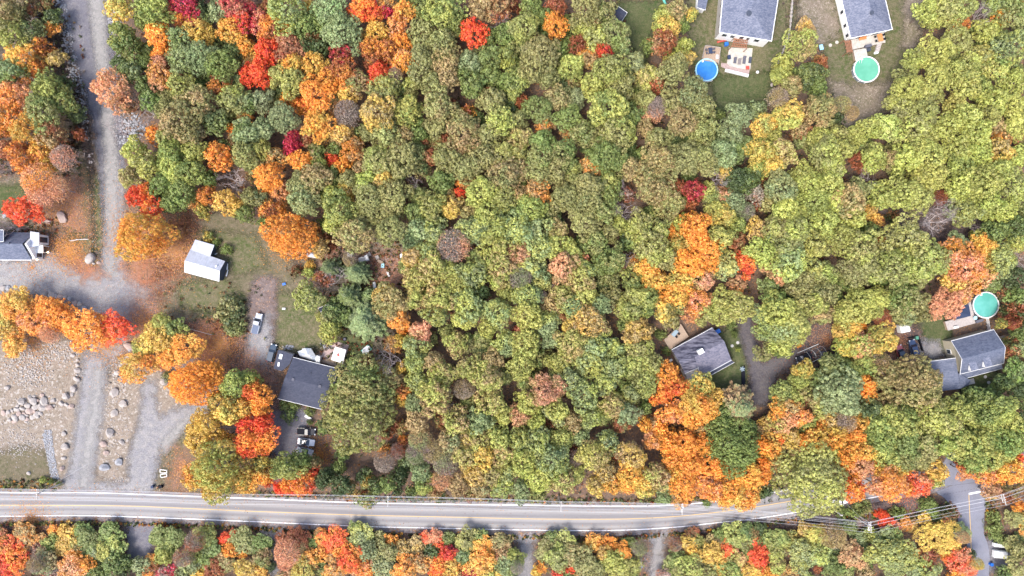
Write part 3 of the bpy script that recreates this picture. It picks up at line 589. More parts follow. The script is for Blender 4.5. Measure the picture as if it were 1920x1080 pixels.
TREES[(960, 0)] = "20 50 50 b;150 60 90 g;240 120 70 g;330 50 80 b;330 200 90 a;420 180 60 g;550 60 115 o;700 90 80 og;620 160 50 pt;540 210 70 l;620 280 90 lo;770 250 110 og;820 340 70 sg;90 220 110 lo;220 400 125 o;350 360 60 g;450 500 90 lg;160 500 105 o;270 580 80 o;490 340 70 b;580 440 70 at;680 380 70 rc;30 620 90 gl;80 760 50 b;730 520 115 lo;600 640 90 l;800 640 100 lo;200 820 110 g;340 740 90 to;480 740 70 s;730 800 135 lg;40 900 70 o;250 950 65 at;420 890 90 g;540 1000 100 go;920 480 80 so;1010 580 90 lt;1210 520 105 o;1230 70 75 ot;1130 120 60 l;1160 210 90 yl;1260 160 45 g;1130 320 95 bt;1030 330 50 g;1290 350 60 l;1190 430 50 yl;1300 200 30 g;1350 100 40 ly;1080 620 60 b;1000 740 70 o;1090 800 80 k w;1090 860 45 p;1200 770 90 o;1370 700 110 os;1420 800 95 o;1280 920 110 ot;900 860 80 g;800 1000 125 lo;660 1020 80 o;1000 960 60 t;1100 1040 90 o;1430 980 100 o;1700 870 85 s;1640 980 95 s;1840 830 60 sg;1880 940 90 yl;60 1040 80 lt;230 1050 80 g"
TREES[(1440, 0)] = "280 210 65 yt;250 330 105 lt;110 480 60 l;100 560 70 l;330 560 95 dg;370 620 65 g;180 640 80 to;80 730 80 kt w;400 820 105 to;150 870 110 yl;20 920 50 ay;40 1010 60 l;250 960 60 tb;390 1030 80 l;520 1000 60 lo;500 880 50 d;560 780 70 ot w;640 840 55 t w;1330 70 100 lo;1190 90 85 l;1440 70 110 ol;1240 150 60 l;1600 120 100 k x;1680 50 60 ls;1850 120 100 go;1420 190 75 ab;1760 130 60 ab;1400 300 110 lo;1640 230 80 l;1700 190 50 l;1250 400 110 l;1130 440 80 lo;1050 530 75 lo;1840 350 115 sl;1620 410 70 ls;1500 470 80 lo;1400 540 90 lg;1700 520 90 lg;1240 600 110 l;1040 660 105 l;1480 620 100 l;1600 680 80 lg;1200 720 100 lo;1000 800 110 ol;1150 850 110 ol;1400 780 80 l;1840 620 90 l;1700 760 90 l;1850 780 80 l;1480 880 100 l;1650 880 80 lo;1340 950 90 l;1100 970 100 ol;900 960 100 ol;750 960 85 l;650 1020 70 l;1200 1020 90 l;1560 1000 100 l;1740 960 60 t;1850 940 90 l;1750 1050 60 ta"
TREES[(0, 270)] = "50 40 70 pb;170 110 115 ab;310 60 90 ya;350 150 55 y;470 100 95 pk w;280 260 120 ap w;300 380 100 p w;420 330 90 p w;165 505 135/95 r;60 620 70 k x;30 180 80 k x;1010 50 90 l;1100 150 100 ol;1290 60 110 lg;1460 60 90 l;1300 180 110 gl;1430 210 110 gl;1640 100 95 ab;1830 80 100 o;1890 150 60 o;960 240 80 lt;1210 300 90 g;1370 370 110 g;1270 450 75 g;1080 350 65 ar;1020 400 70 r;1150 490 85 ra;1560 390 70 ab;1700 440 90 y;1520 500 50 yl;1770 470 60 ly;1720 260 110 k x;1560 260 60 g;1830 520 70 g;1050 690 195/160 ay;1880 400 70 o;1560 700 45 gy h;1620 740 30 g h;1700 790 40 g h"
TREES[(480, 270)] = "50 50 80 l;150 100 80 ta;270 20 55 c;340 130 75 a;560 110 50 r;650 160 60 a;720 50 80 at;600 40 50 dg;470 160 60 lg;570 240 70 g;460 60 60 tg;100 250 105 a;180 350 80 ap;30 150 50 t;440 260 100 ot;345 330 110 o;350 440 105 os;30 400 90 od;110 500 85 ba;70 580 50 g;235 690 185/165 a;690 260 70 o;680 330 60 ty;570 400 90 lg;620 500 120 lg;590 600 80 l;830 290 90 lo;960 270 80 ty;850 400 110 o;1020 380 120 o;900 530 90 o;800 560 80 o;740 690 120 ot;1010 640 110 o;1040 500 60 o;920 120 110 ol;1100 120 125 o;1200 80 80 og;1070 210 70 go;1180 280 60 k x;800 180 60 t;480 690 80 bt h;560 750 50 b h;500 620 50 g h;700 860 60 tk w;540 930 80 s n;740 960 95 s n;600 980 95 k x;410 910 38 y h;460 1000 33 y h;400 960 45 lg h;300 950 45 db h;1390 280 85 g;1400 340 60 g;1420 110 100 o;1560 170 110 o;1540 40 70 t;1310 90 60 tb;1240 180 60 td;1700 100 100 o;1840 70 90 lo;1850 230 110 to;1680 350 110 l;1850 400 90 ol;1310 460 90 lo;1200 510 80 g;1460 460 90 ty;1600 500 60 to;1740 520 100 l;1530 360 40 rb;1900 520 50 g;1220 640 90 s;1340 650 90 sl;1480 760 125 kp w;1300 800 80 ls;1640 640 110 ls;1800 620 100 ls;1750 740 90 l;1860 780 90 tl;1180 860 80 ty;1330 930 100 lt;1450 970 90 l;1620 980 100 ls;1830 900 100 lt;1200 1010 90 tl;1830 1020 80 tl;1500 1040 80 l;1160 720 70 sd"
TREES[(960, 270)] = "40 60 70 lo;220 90 110 go;380 80 110 og;440 180 80 lo;200 220 90 o;330 220 80 o;600 170 80 ta;50 200 80 to;70 320 40 g;190 350 85 at;60 370 60 t;700 90 120 g;140 480 105 lg;20 500 60 g;310 480 60 o;420 400 110 o;580 330 110 o;560 450 110 o;700 500 90 og;550 590 110 o;720 280 90 gl;740 370 80 g;480 260 60 o;890 180 80 to;1080 130 110 ot;1180 180 90 ot;1000 230 80 ot;1060 330 110 ot;1160 380 90 to;1180 480 90 ot;1300 100 110 o;1420 110 110 o;1580 60 95 s;1600 130 70 s;1600 200 60 ty;1540 260 80 k x;1860 60 100 ly;1850 180 80 ly;1680 260 80 d;1790 260 80 dg;860 500 100 k x;820 330 65 ks x;1240 330 65 b;1370 350 75 cb;1350 430 50 b;1460 350 60 l;1250 430 50 lg;1590 370 60 pt;1530 500 70 l;1580 540 90 ly;1680 430 80 s;1760 500 70 sk w;1840 380 60 bk;1830 450 40 b;1900 440 60 o;810 610 65 l;740 670 70 o;640 740 90 go;750 850 100 og;700 900 90 g;860 740 60 gd;870 850 60 k x;960 620 100 ol;1080 640 100 ol;1040 770 130 ol;1150 860 90 o;1190 650 50 a;1260 590 60 l;1370 610 100 a;1290 690 60 a;1380 700 90 a;1250 760 80 ly;1330 900 110 a;1460 830 120 a;1270 880 60 a;1740 900 85 ar;1600 910 90 ls;1560 720 100 lg;1690 610 70 gl;1840 640 80 yt;1690 730 60 tb;1870 810 100 l;1900 900 60 pt;1020 930 95 ay;1080 1030 90 ya;900 1020 80 lg;1250 1040 100 yl;1430 1010 90 lp;1690 1040 60 pt;760 1030 50 o;60 640 110 ls;200 650 100 ls;340 650 80 tl;60 820 90 tp;200 780 100 ls;330 760 90 l;150 900 80 sl;380 930 110 tp;500 1000 100 tl;230 1010 80 ls;60 1000 90 ks w;450 830 80 l;530 870 50 pa;560 950 80 ls"
TREES[(1440, 270)] = "100 60 100 lt;30 150 80 ly;430 80 120 lo;550 60 90 l;790 110 90 l;680 130 65 b;480 200 90 lo;250 240 90 l;90 320 115 so;310 310 110 l;470 310 100 l;350 430 110 lg;510 430 80 l;620 420 115 ot;680 340 80 o;640 560 90 l;130 500 100 l;250 510 70 l;60 620 90 lo;740 260 90 k x;930 110 70 tg;1040 100 100 l;1180 90 125 l;1230 230 110 l;1130 210 70 l;1010 370 110 l;860 390 95 l;1130 400 110 lo;1210 310 60 l;770 490 50 yt;820 560 45 yb;930 550 50 bd h;1430 170 105 gl;1420 50 100 l;1560 80 100 l;1740 60 90 ty;1840 100 80 l;1850 330 120 lo;1600 300 130 l;1450 310 100 l;1740 220 100 l;1470 500 105 ls;1640 440 110 l;1760 500 90 l;1280 480 100 k x;1250 580 125 k x;1540 600 65 kp x;1300 400 60 b w;1850 630 90 gd;1700 660 80 gd;1860 720 80 lg;200 640 110 ol;420 600 100 l;530 720 110 l;350 760 100 ol;130 760 120 os;170 900 120 ls;340 930 90 ls;440 980 90 lo;250 1040 100 o;1010 730 150 ol;1170 880 150 ol;960 920 150 ol;1090 1010 100 o;700 780 120 ol;740 920 120 o;640 950 90 o;760 660 60 g;850 730 38 a;1420 740 70 s;1400 830 105 ap;1480 920 125 pa;1380 1030 90 py;1600 960 100 py;1620 780 90 ay;1740 880 110 sl;1860 860 80 k x;1860 1000 80 d;1590 700 50 l"
TREES[(0, 540)] = "150 110 125 ay;60 170 80 ly;60 280 90 yl;130 300 85 ya;120 430 85 ya;280 240 115 ap;380 150 105 a;480 230 105 a;360 340 75 p w;690 320 165/150 a;880 290 135/115 r;1210 260 75 l;1310 310 85 gl;1190 370 100 y;1090 440 90 ly;1250 400 85 y;1400 460 110 ay;1290 520 90 ya;1050 590 150/110 ay;1200 560 60 p;1440 720 190/150 a;1600 640 90 a;1740 200 110 od h;1770 300 75 od h;1680 170 60 od h;1760 720 105 lg;1640 850 85 yl;1720 930 100 ly;1820 900 85 ya;1880 780 80 ar;1870 680 60 l;1550 1010 110 y;1860 1040 85 r;1260 660 40 od h"
TREES[(480, 540)] = "40 800 85 a;30 900 75 a;40 1020 80 r;390 70 95 ol;560 210 70 og;580 150 60 gd;560 300 65 l;550 350 60 lg;480 220 35 l h;640 240 45 d h;680 60 95 sg n;820 250 150 s n;1000 110 120 ot;950 60 80 ty;1050 220 90 ta;1110 300 50 a;1080 400 50 y;1000 530 110 k x;1020 700 70 t;1100 770 60 ab;1090 840 50 y;1090 600 40 y;830 560 45 b h;800 760 220/190 og;760 970 240/220 ol;215 870 44 g h;290 880 38 g h;250 950 55 gd h;410 925 44 g h;400 1005 22 g h;1200 80 80 tl;1380 60 100 tl;1350 200 90 ls;1600 130 115 ls;1560 240 80 l;1810 180 110 ls;1680 40 60 d;1880 50 70 l;1740 300 70 l;1230 330 80 tp;1190 440 90 sl;1270 420 45 p;1330 560 80 t;1200 560 80 sl;1400 640 90 tl;1210 700 80 ls;1350 820 120 tl;1200 860 80 s;1500 420 80 tl;1600 600 90 lt;1740 680 110 lt;1560 760 80 kt w;1760 860 100 lt;1500 1000 100 tl;1680 1000 90 s;1200 1000 90 t;1860 950 80 l;1780 540 80 t;1880 420 90 ls"
TREES[(960, 540)] = "120 60 100 ls;380 40 90 tl;560 60 90 l;210 70 60 k w;130 210 110 l;290 120 60 t;450 130 90 sl;560 240 115 ty;470 300 90 ty;650 290 80 tl;260 270 90 ls;660 130 80 s;60 340 50 cp;110 420 110 l;300 380 70 s;450 420 110 lt;630 430 90 ls;750 450 75 ls;80 580 100 l;560 570 110 ls;350 560 80 l;750 600 90 ls;250 770 115 pt;420 690 90 sl;700 720 90 ls;550 800 110 ls;130 860 90 l;330 920 90 sl;760 880 90 tl;870 940 80 s;60 960 80 pt;450 1000 80 t;600 980 80 ls;900 800 70 ls;180 1000 70 l;1000 1030 50 ay;750 60 60 o;850 130 80 lo;940 60 80 lo;900 180 85 ol;1010 60 90 gl;1000 150 75 gl;1150 70 55 a;1240 40 95 ay;1150 180 85 oy;1190 240 60 o;1250 140 60 o;1400 110 95 pa;1340 190 70 pa;1440 200 80 lo;1550 100 90 l;1700 150 100 l;1560 200 80 l;1680 20 50 pa;940 290 85 yt;900 370 80 yt;1000 330 60 yt;840 280 45 g;960 480 90 ol;940 570 85 lo;1040 570 85 lo;1010 700 100 lo;1160 640 85 a;1240 740 80 ar;1140 800 70 ar;1060 840 40 ra;1420 730 85 ly;1380 860 120 ay;1500 830 85 y;1340 960 95 a;1460 940 90 ay;1200 930 90 ap;1100 1060 60 a;1710 900 150 st n;1590 930 70 g;1560 1040 95 g;1000 900 45 g;1110 350 42 g h;1160 480 38 g h;1670 350 25 g h;1650 270 38 g h;1700 460 20 gl h;1880 200 80 sg;1900 320 70 ls"
TREES[(1440, 540)] = "80 180 125 l;200 230 110 l;120 330 110 ls;100 430 85 l;240 320 75 l;60 90 80 g;330 130 90 ol;430 40 90 o;280 70 80 o;400 200 75 ot;232 430 20 ab h;90 490 45 g h;700 90 110 l;620 180 110 l;780 150 90 l;830 70 80 l;560 180 65 l;1000 60 110 og;1110 110 95 o;960 150 90 og;1040 210 80 so;1150 190 60 o;1360 120 105 p;1450 50 80 py;1250 170 65 p;1560 0 55 ap;560 320 70 ly;640 280 70 y;690 270 38 a;620 430 85 ly;700 430 95 lp;850 380 110 ly;780 440 45 al;570 440 60 l;870 220 70 b w;470 580 80 go;560 590 60 g;520 640 38 a;600 620 48 a;720 570 90 lg;640 650 70 l;700 660 58 a;745 740 58 a;750 800 58 a;840 560 90 td w;270 620 70 ly;240 700 65 l;350 680 70 go;100 780 80 gl;200 830 70 l;340 800 80 tl;550 790 150 s;600 880 85 s;450 700 65 s;960 640 90 ot;1080 750 215/190 to;1040 620 75 tb;1200 940 60 o;760 900 85 do;590 1000 85 kt w;700 1010 70 ya;160 900 80 ta;80 900 80 al;210 960 90 ap;400 880 80 lt;450 980 60 ty;420 910 30 a;400 1020 50 a;110 1020 90 pl;330 1060 60 a;520 1060 50 a;300 1000 60 lg;1000 1000 130 gl;850 1040 100 gl;1240 960 130 lo;1340 1020 110 ol;1420 920 95 l;1480 970 80 l;1600 850 95 g;1540 810 55 g;1720 920 120 lg;1800 1000 100 l;1620 960 90 g;1640 1050 90 lg;1880 450 70 ls;1860 620 85 gs;1790 700 70 dg;1880 760 70 d;1880 1000 60 d;1830 400 45 bd;1840 250 55 b;1770 260 40 gy;1870 50 60 g;1870 130 60 db;1840 480 55 tb;1880 350 50 g"
TREES[(0, 810)] = "1500 60 100 y;1680 40 60 y;1850 80 110 ra;1640 280 210/190 yl;1470 330 90 ay;1830 380 90 ya;1570 440 55 ay;90 850 110 ar;50 1000 100 r;150 950 90 ar;200 740 75 ta;220 800 80 ta;400 820 70 lg;420 730 42 a;520 740 60 y;490 850 70 yt;560 820 60 yl;640 730 60 g;680 780 80 g;690 870 80 gs;850 740 90 g;870 850 100 gl;800 900 70 l;360 960 90 ts;250 1000 60 kt w;560 1000 95 ap;640 980 80 a;860 970 85 dg;960 970 55 dg;760 1060 60 g;1220 760 80 g;1180 800 45 g;1330 770 70 g;1450 830 75 bk w;1270 870 80 lg;1360 950 70 pk w;1240 930 60 l;1430 980 80 ls;1560 770 90 gl;1600 870 90 g;1480 930 60 l;1570 950 70 g;1700 800 45 r;1760 770 38 r;1740 880 55 a;1690 920 42 ra;1830 800 95 o;1820 900 40 a;1700 980 80 to;1620 1020 85 b;1130 1030 65 ba;1260 1050 70 ck;1150 970 50 at;1070 1000 60 s;1850 1010 80 yt;1480 1050 50 y;1380 1050 60 so;320 360 25 l h;380 370 18 g h;440 390 20 g h"
TREES[(480, 810)] = "40 50 110 ra;40 230 60 oy;40 320 75 ay;80 370 40 rp;230 270 110 lg;330 220 75 lg;350 390 85 ra;260 400 75 ar;180 430 45 r;430 300 55 rt;420 230 50 tg;1230 60 90 ts w;1200 170 80 ks w;1330 150 95 kt w;1460 80 90 ts;1560 60 80 ty;1680 60 90 lt;1820 60 90 l;1420 240 95 ks w;1240 300 80 s;1260 400 75 lg;1560 180 90 tl;1700 180 100 yl;1840 170 90 lt;1640 320 95 yt;1770 310 90 lt;1890 300 80 ls;1400 360 85 tp w;1520 400 80 t;1690 420 80 ts;1850 410 80 sl;1340 450 50 bt;820 380 40 yo;960 230 80 k w;1060 150 60 bk w;1100 60 38 ab;640 400 85 d;500 350 75 d;990 390 65 g;900 400 60 dg;1080 330 60 d;830 500 70 bg h;1060 440 38 d h;320 780 85 b;230 810 60 b;340 850 70 ot;450 830 60 lg;230 910 100 p w;210 990 60 p w;440 930 85 ta;370 1020 105 ly;600 810 105 ra;540 850 60 r;640 900 80 a;600 1000 95 ta;720 960 105 ar;820 1020 90 ap;760 720 65 lg;790 810 105 sl;830 880 80 s;930 800 60 o;1000 810 58 a;980 900 90 o;960 1010 100 so;1100 880 70 ty;1190 840 80 ty;1120 1000 100 ta;1240 980 80 ta;1330 780 65 pr;1360 830 55 ar;1270 800 40 br;1320 900 60 gd;1440 910 62 rc;1370 1000 75 ar;1460 1010 80 ay;1580 800 90 lo;1440 790 50 g;1560 930 70 gs;1700 860 85 ay;1680 960 100 ya;1610 1050 50 c;1740 1040 60 yl;1830 820 80 ot;1850 910 60 tb;1880 1000 80 sg;1690 770 50 g;1340 1050 40 a;40 830 80 g;50 930 80 tg;40 1030 60 ty;110 1000 38 d;110 850 26 g h"
TREES[(960, 810)] = "60 60 90 ls;200 80 100 ls;370 60 90 l;520 40 60 s;80 220 110 l;300 220 125 ls;480 200 60 k w;460 310 90 l;620 180 110 tl;720 80 90 sl;900 180 110 ty;1060 60 65 ap;900 330 110 ya;1080 330 105 tl;700 300 90 ty;640 400 85 yt;760 380 80 ya;860 400 60 a;1000 400 95 yl;1160 400 55 s;200 340 110 l;380 360 100 lt;60 420 70 s;1110 50 65 a;1180 80 80 a;1300 110 105 a;1420 110 80 a;1230 220 95 a;1350 240 105 a;1210 300 80 ay;1290 370 105 a;1480 250 95 a;1560 290 75 a;1420 380 85 ap;1520 430 85 ap;1660 450 115 ya;1760 480 95 ya;1760 340 115 ay;1860 330 75 a;1600 500 65 ay;1880 110 60 a;1880 240 50 a;1660 100 195/170 g;1460 540 35 g h;1310 520 35 b h;1880 430 60 od;20 930 70 gl;40 1030 50 sk w;300 800 60 g;270 860 90 o;400 820 90 ol;340 930 100 ol;450 900 90 ot;600 820 60 ay;540 870 60 ty;730 830 60 a;690 900 60 yt;830 890 65 a;880 830 50 g;900 1000 80 gl;760 960 90 l;800 1040 90 l;530 960 100 o;620 1020 90 o;430 1010 48 r;340 1060 40 rc;220 1010 40 a;180 1050 40 y;960 880 60 sk w;1000 960 70 k x;1230 850 55 bk w;1310 830 60 yt;1350 880 50 y;1220 950 90 og;1310 1010 110 lo;1390 830 60 lo;1480 900 90 y;1540 980 70 y;1590 870 80 ar;1650 770 95 lg;1500 820 70 lt;1670 950 80 lp;1690 960 45 ap;1630 1040 90 lg;1760 860 80 lo;1800 770 60 bo;1830 860 60 r;1840 940 80 r;1880 830 60 lg;1790 1030 80 y;1880 1050 60 ay;1440 1050 90 ol;1250 1060 60 g;1750 730 65 gd;1860 720 45 d;1540 760 50 g"
TREES[(1440, 810)] = "30 130 60 ay;40 50 60 ya;170 50 80 yt;80 60 45 ra;350 50 90 ya;250 60 45 a;510 50 80 ay;660 30 70 ya;450 130 60 l;600 200 75 a;700 140 90 ay;760 200 65 a;550 170 50 y;700 260 80 p;640 310 60 pa;320 360 265/230 ol;640 440 85 ra;620 380 60 ar;850 270 70 ya;960 280 70 y;1020 260 60 ay;930 380 105 ap;830 400 80 ap;1040 420 60 a;900 450 50 a;1130 380 90 pr;1100 440 45 p;1250 280 85 y;1250 350 60 yl;850 60 110 gl;1000 80 120 g;870 160 100 gl;1030 190 105 go;1180 120 110 o;1280 80 100 gl;1150 230 65 o;1450 80 120 gl;1600 60 110 lg;1530 180 105 lg;1650 200 105 lg;1780 60 110 gl;1740 150 90 l;1600 260 80 l;1880 60 80 lg;1480 240 50 rb;1480 290 65 ap;1620 320 75 pa;1720 320 60 pa;1830 290 95 ay;1860 200 50 ar;700 570 60 go h;560 600 45 og h;640 590 50 og h;560 690 50 dg h;860 620 35 r;880 680 52 r;930 710 48 rp;960 600 50 g h;1190 540 65 g h;1230 600 50 g h;1320 590 38 gd h;1330 660 48 b h;50 790 90 lg;150 800 70 gy;340 760 85 yl;270 730 60 yt;500 790 90 t w;610 910 95 pt;680 800 48 s;230 880 90 ls;360 910 90 ls;50 900 70 lo;60 1000 70 lt;240 1000 70 ls;470 1000 80 g;750 770 60 lg;880 770 100 sg;900 900 190/120 ls;940 1000 80 ls;1240 750 140/120 y;1330 850 95 y;1160 640 45 y;1430 740 70 s;1480 800 50 pt w;1200 920 60 tb;1190 970 40 ar;1400 960 95 rp;1480 1010 75 pr;1350 940 40 ra;1400 1060 60 a;1590 1000 45 yl w;1180 1030 100 ls;1080 1040 80 s;720 1050 60 t;560 1040 80 go;30 1060 50 a;380 1010 38 b;1510 910 38 dg;1690 620 50 g h;1690 700 60 g h;1700 770 50 g h;1740 400 50 gd h;1750 800 50 go h;1820 640 70 o;1890 650 60 oy;1890 560 38 a;1800 830 65 o;1860 990 90 o;1760 1045 50 dg;1870 880 60 o;1830 480 35 t h"
def hexof(s):
    return s
LANDMARKS = [('the round blue pool', 1325, 131), ('the round green pool', 1625, 130), ('the turquoise pool', 1848, 573), ('the white L-shaped shed', 388, 488), ('the charcoal bungalow', 575, 715),
             ('the streaky roofed house', 1314, 660), ('the dormer house', 1835, 660), ('the white gabled house', 50, 465), ('the big boulder heap', 55, 765),
             ('the pale riprap drain', 97, 855), ('the big grey roofed house', 1400, 35), ('the white deck house', 1620, 35), ('the small backyard shed', 1163, 28), ('the white camper', 1695, 614),
             ('the black car under white hoops', 1508, 670), ('the white stop line', 1830, 922), ('the scrap yard', 715, 490), ('the three parked cars', 573, 828),
             ('the scarlet tree by the gabled house', 41, 396), ('the big orange roadside tree', 262, 442), ('the orange tree beside the hut', 538, 443), ('the yellow tree by the side road', 1755, 1005),
             ('the crimson tree at the top edge', 345, 8), ('the magenta tree by the top edge', 440, 15), ('the vivid red northern tree', 707, 135), ('the lone scarlet upper tree', 890, 65), ('the crimson sapling in the woods', 550, 262),
             ('the orange tree near the top centre', 1042, 50), ('the red tree west of the blue pool', 1130, 95), ('the stone wall', 1465, 105), ('the eastern leafless gap', 1750, 400),
             ('the bare tree in the central woods', 1175, 395), ('the bright orange pair', 1303, 440), ('the round scarlet-orange tree', 1395, 495), ('the huge olive oak above the road', 1520, 900),
             ('the first driveway south of the road', 262, 1000), ('the second driveway south of the road', 512, 1010), ('the third driveway south of the road', 985, 1020), ('the fourth driveway south of the road', 1232, 1020),
             ('the big mauve half-bare crown', 855, 460), ('the rusty mid-woods tree', 942, 575), ('the salmon mid-woods tree', 1023, 733), ('the dead branches above the gravel road', 240, 235),
             ('the red tree south of the road', 840, 1038), ('the roadside picnic frame', 308, 888)]
def where(px, py):
    d = sorted((math.hypot(px - x, py - y), n, x, y) for n, x, y in LANDMARKS)
    i = 0 if d[0][0] > 9 else 1
    _, n, x, y = d[i]; dx, dy = px - x, py - y
    a = (math.degrees(math.atan2(-dy, dx)) + 360 + 22.5) % 360
    return n, ['east', 'north-east', 'north', 'north-west', 'west', 'south-west', 'south', 'south-east'][int(a // 45)], d[i][0]
ORD = ['', 'second ', 'third ', 'fourth ', 'fifth ', 'sixth ', 'seventh ', 'eighth ', 'ninth ', 'tenth ', 'eleventh ', 'twelfth ']
plants = []
for (ox, oy), s in TREES.items():
    for e in s.split(';'):
        q = e.split(); x, y = ox + float(q[0]) / 4, oy + float(q[1]) / 4
        rs = [float(v) / 4 for v in q[2].split('/')]; rx, ry = rs[0], rs[-1]
        kind = q[4] if len(q) > 4 else ''
        plants.append([x, y, rx, ry, q[3], kind])
# the ground that stays free of trees
CLEAR = [[(1150, -30), (1270, -30), (1500, -30), (1750, -30), (1740, 60), (1715, 100), (1690, 140), (1672, 200), (1635, 245), (1590, 245), (1560, 190), (1545, 110), (1500, 120), (1450, 180), (1400, 210), (1345, 205), (1300, 160), (1290, 70), (1215, 130), (1195, 115)],
         [(95, -30), (232, -30), (205, 60), (215, 130), (235, 230), (235, 330), (238, 400), (300, 410), (420, 400), (500, 420), (520, 480), (600, 500), (620, 640), (640, 600), (700, 640), (690, 690), (640, 700), (610, 775), (600, 880), (560, 930), (440, 925), (-30, 925), (-30, 320), (60, 320), (150, 250), (140, 120)],
         [(-30, 915), (1270, 940), (1330, 935), (1440, 940), (1560, 900), (1740, 890), (1790, 860), (1870, 895), (1960, 870), (1960, 900), (1860, 910), (1850, 1000), (1895, 1010), (1895, 1090), (1820, 1090), (1810, 1010), (1780, 950), (1740, 930), (1740, 965), (1500, 990), (1250, 1004), (1000, 1006), (-30, 1000)],
         [(240, 980), (300, 980), (284, 1050), (240, 1050)], [(485, 980), (560, 990), (522, 1010), (520, 1100), (490, 1100)], [(960, 990), (1012, 990), (1000, 1090), (965, 1090)], [(1200, 990), (1265, 990), (1245, 1090), (1218, 1090)],
         [(1240, 600), (1410, 550), (1420, 620), (1435, 680), (1500, 610), (1570, 600), (1575, 670), (1500, 700), (1460, 705), (1440, 760), (1400, 760), (1330, 735), (1260, 700)],
         [(1670, 600), (1720, 590), (1780, 560), (1840, 540), (1885, 560), (1880, 620), (1900, 650), (1890, 700), (1850, 740), (1740, 745), (1730, 690), (1660, 690)],
         [(1600, 340), (1760, 360), (1870, 430), (1750, 470), (1650, 440)], [(640, 460), (762, 450), (755, 540), (660, 540)]]
gxp, gyp = np.meshgrid(np.arange(-60, 1990, 4.0), np.arange(-50, 1140, 4.0))
clear = np.zeros(gxp.shape, bool)
for c in CLEAR: clear |= poly_sd(gxp, gyp, c) > 0
cov = clear.copy()
for x, y, rx, ry, c, k in plants:
    cov |= ((gxp - x) / (rx * 0.92)) ** 2 + ((gyp - y) / (ry * 0.92)) ** 2 < 1
# fill what the list leaves open with small understorey trees, coloured like their neighbours but duller
PX = np.array([(p[0], p[1]) for p in plants]); fill = []
cand = np.argwhere(~cov); rng.shuffle(cand)
inview = lambda x, y: -6 < x < 1926 and -6 < y < 1086
for iy, ix in cand:
    if cov[iy, ix]: continue
    x, y = gxp[iy, ix], gyp[iy, ix]
    if not inview(x, y): continue
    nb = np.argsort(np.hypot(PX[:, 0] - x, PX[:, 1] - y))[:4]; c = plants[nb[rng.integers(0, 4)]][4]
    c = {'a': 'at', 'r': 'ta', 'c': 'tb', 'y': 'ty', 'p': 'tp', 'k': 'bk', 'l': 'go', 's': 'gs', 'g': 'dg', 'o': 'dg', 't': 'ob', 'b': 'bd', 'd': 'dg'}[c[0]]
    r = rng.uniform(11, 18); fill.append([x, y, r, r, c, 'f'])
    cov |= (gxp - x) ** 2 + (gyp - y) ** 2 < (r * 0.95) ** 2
print('listed', len(plants), 'fill', len(fill))
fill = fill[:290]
recs = []
for k_, (x, y, rx, ry, c, kind) in enumerate(plants + fill):
    rm = (rx + ry) / 2 / PPM
    if kind == 'h': cls, H = ('shrub', 'S'), 1.2 + rm * 0.7
    elif kind in ('x', 'w', 'n'): cls, H = kind, 6 + rm * 1.3
    else:
        st = 'maple' if c[0] in 'arcpyb' and not (c[0] == 'y' and len(c) > 1 and c[1] in 'lt') else 'oak'
        sz = 'S' if rm < 2.2 else 'M' if rm < 3.7 else 'L' if rm < 6 else 'X'
        cls, H = (st, sz), 3.5 + rm * 2.1 if sz != 'X' else 15.5
        H = min(H, 16) * rng.uniform(0.9, 1.1)
        if kind == 'f': H *= 0.75; cls = (st, sz)
        if y > 965: H *= 0.36 if y < 1030 else 0.52
        if x < 520 and 540 < y < 700: H *= 0.68
    recs.append((x, y, rx, ry, c, kind, cls, H, rm))
KINDN = {'h': 'shrub', 'x': 'bare_tree', 'w': 'thinning_tree', 'n': 'pine_tree'}
def nameof(c, kind, cls):
    if kind in KINDN: return KINDN[kind]
    if kind == 'f': return 'sapling' 
    if cls[0] == 'maple': return 'maple_tree'
    return {'l': 'ash_tree', 's': 'aspen_tree', 'y': 'ash_tree', 't': 'beech_tree'}.get(c[0], 'oak_tree')
def describe(c, kind, rm):
    sz = 'small' if rm < 2.2 else 'medium' if rm < 3.4 else 'large' if rm < 5.5 else 'huge'
    if kind == 'x': return '%s leafless tree' % sz
    col = CNAME[c[0]] + ('-and-' + CNAME[c[1]] if len(c) > 1 and c[1] != c[0] else '')
    n = {'h': 'shrub', 'w': 'half bare tree', 'n': 'pine', 'f': 'understorey tree'}.get(kind, 'tree')
    return '%s %s %s' % (sz, col, n)
keyed = {}
for i, r in enumerate(recs):
    lm, dr, ds = where(r[0], r[1]); keyed.setdefault((describe(r[4], r[5], r[8]), dr, lm), []).append((ds, i))
labels = {}
for (de, dr, lm), lst in keyed.items():
    lst.sort()
    for k, (ds, i) in enumerate(lst):
        pre = '' if len(lst) == 1 else ('nearest ' if k == 0 else ORD[k] if k < len(ORD) else 'outermost ')
        labels[i] = '%s%s %s of %s' % (pre, de, dr, lm) if pre in ('', 'nearest ') else '%s%s %s of %s' % (pre.strip() + '-nearest ', de, dr, lm)
cnt = {}
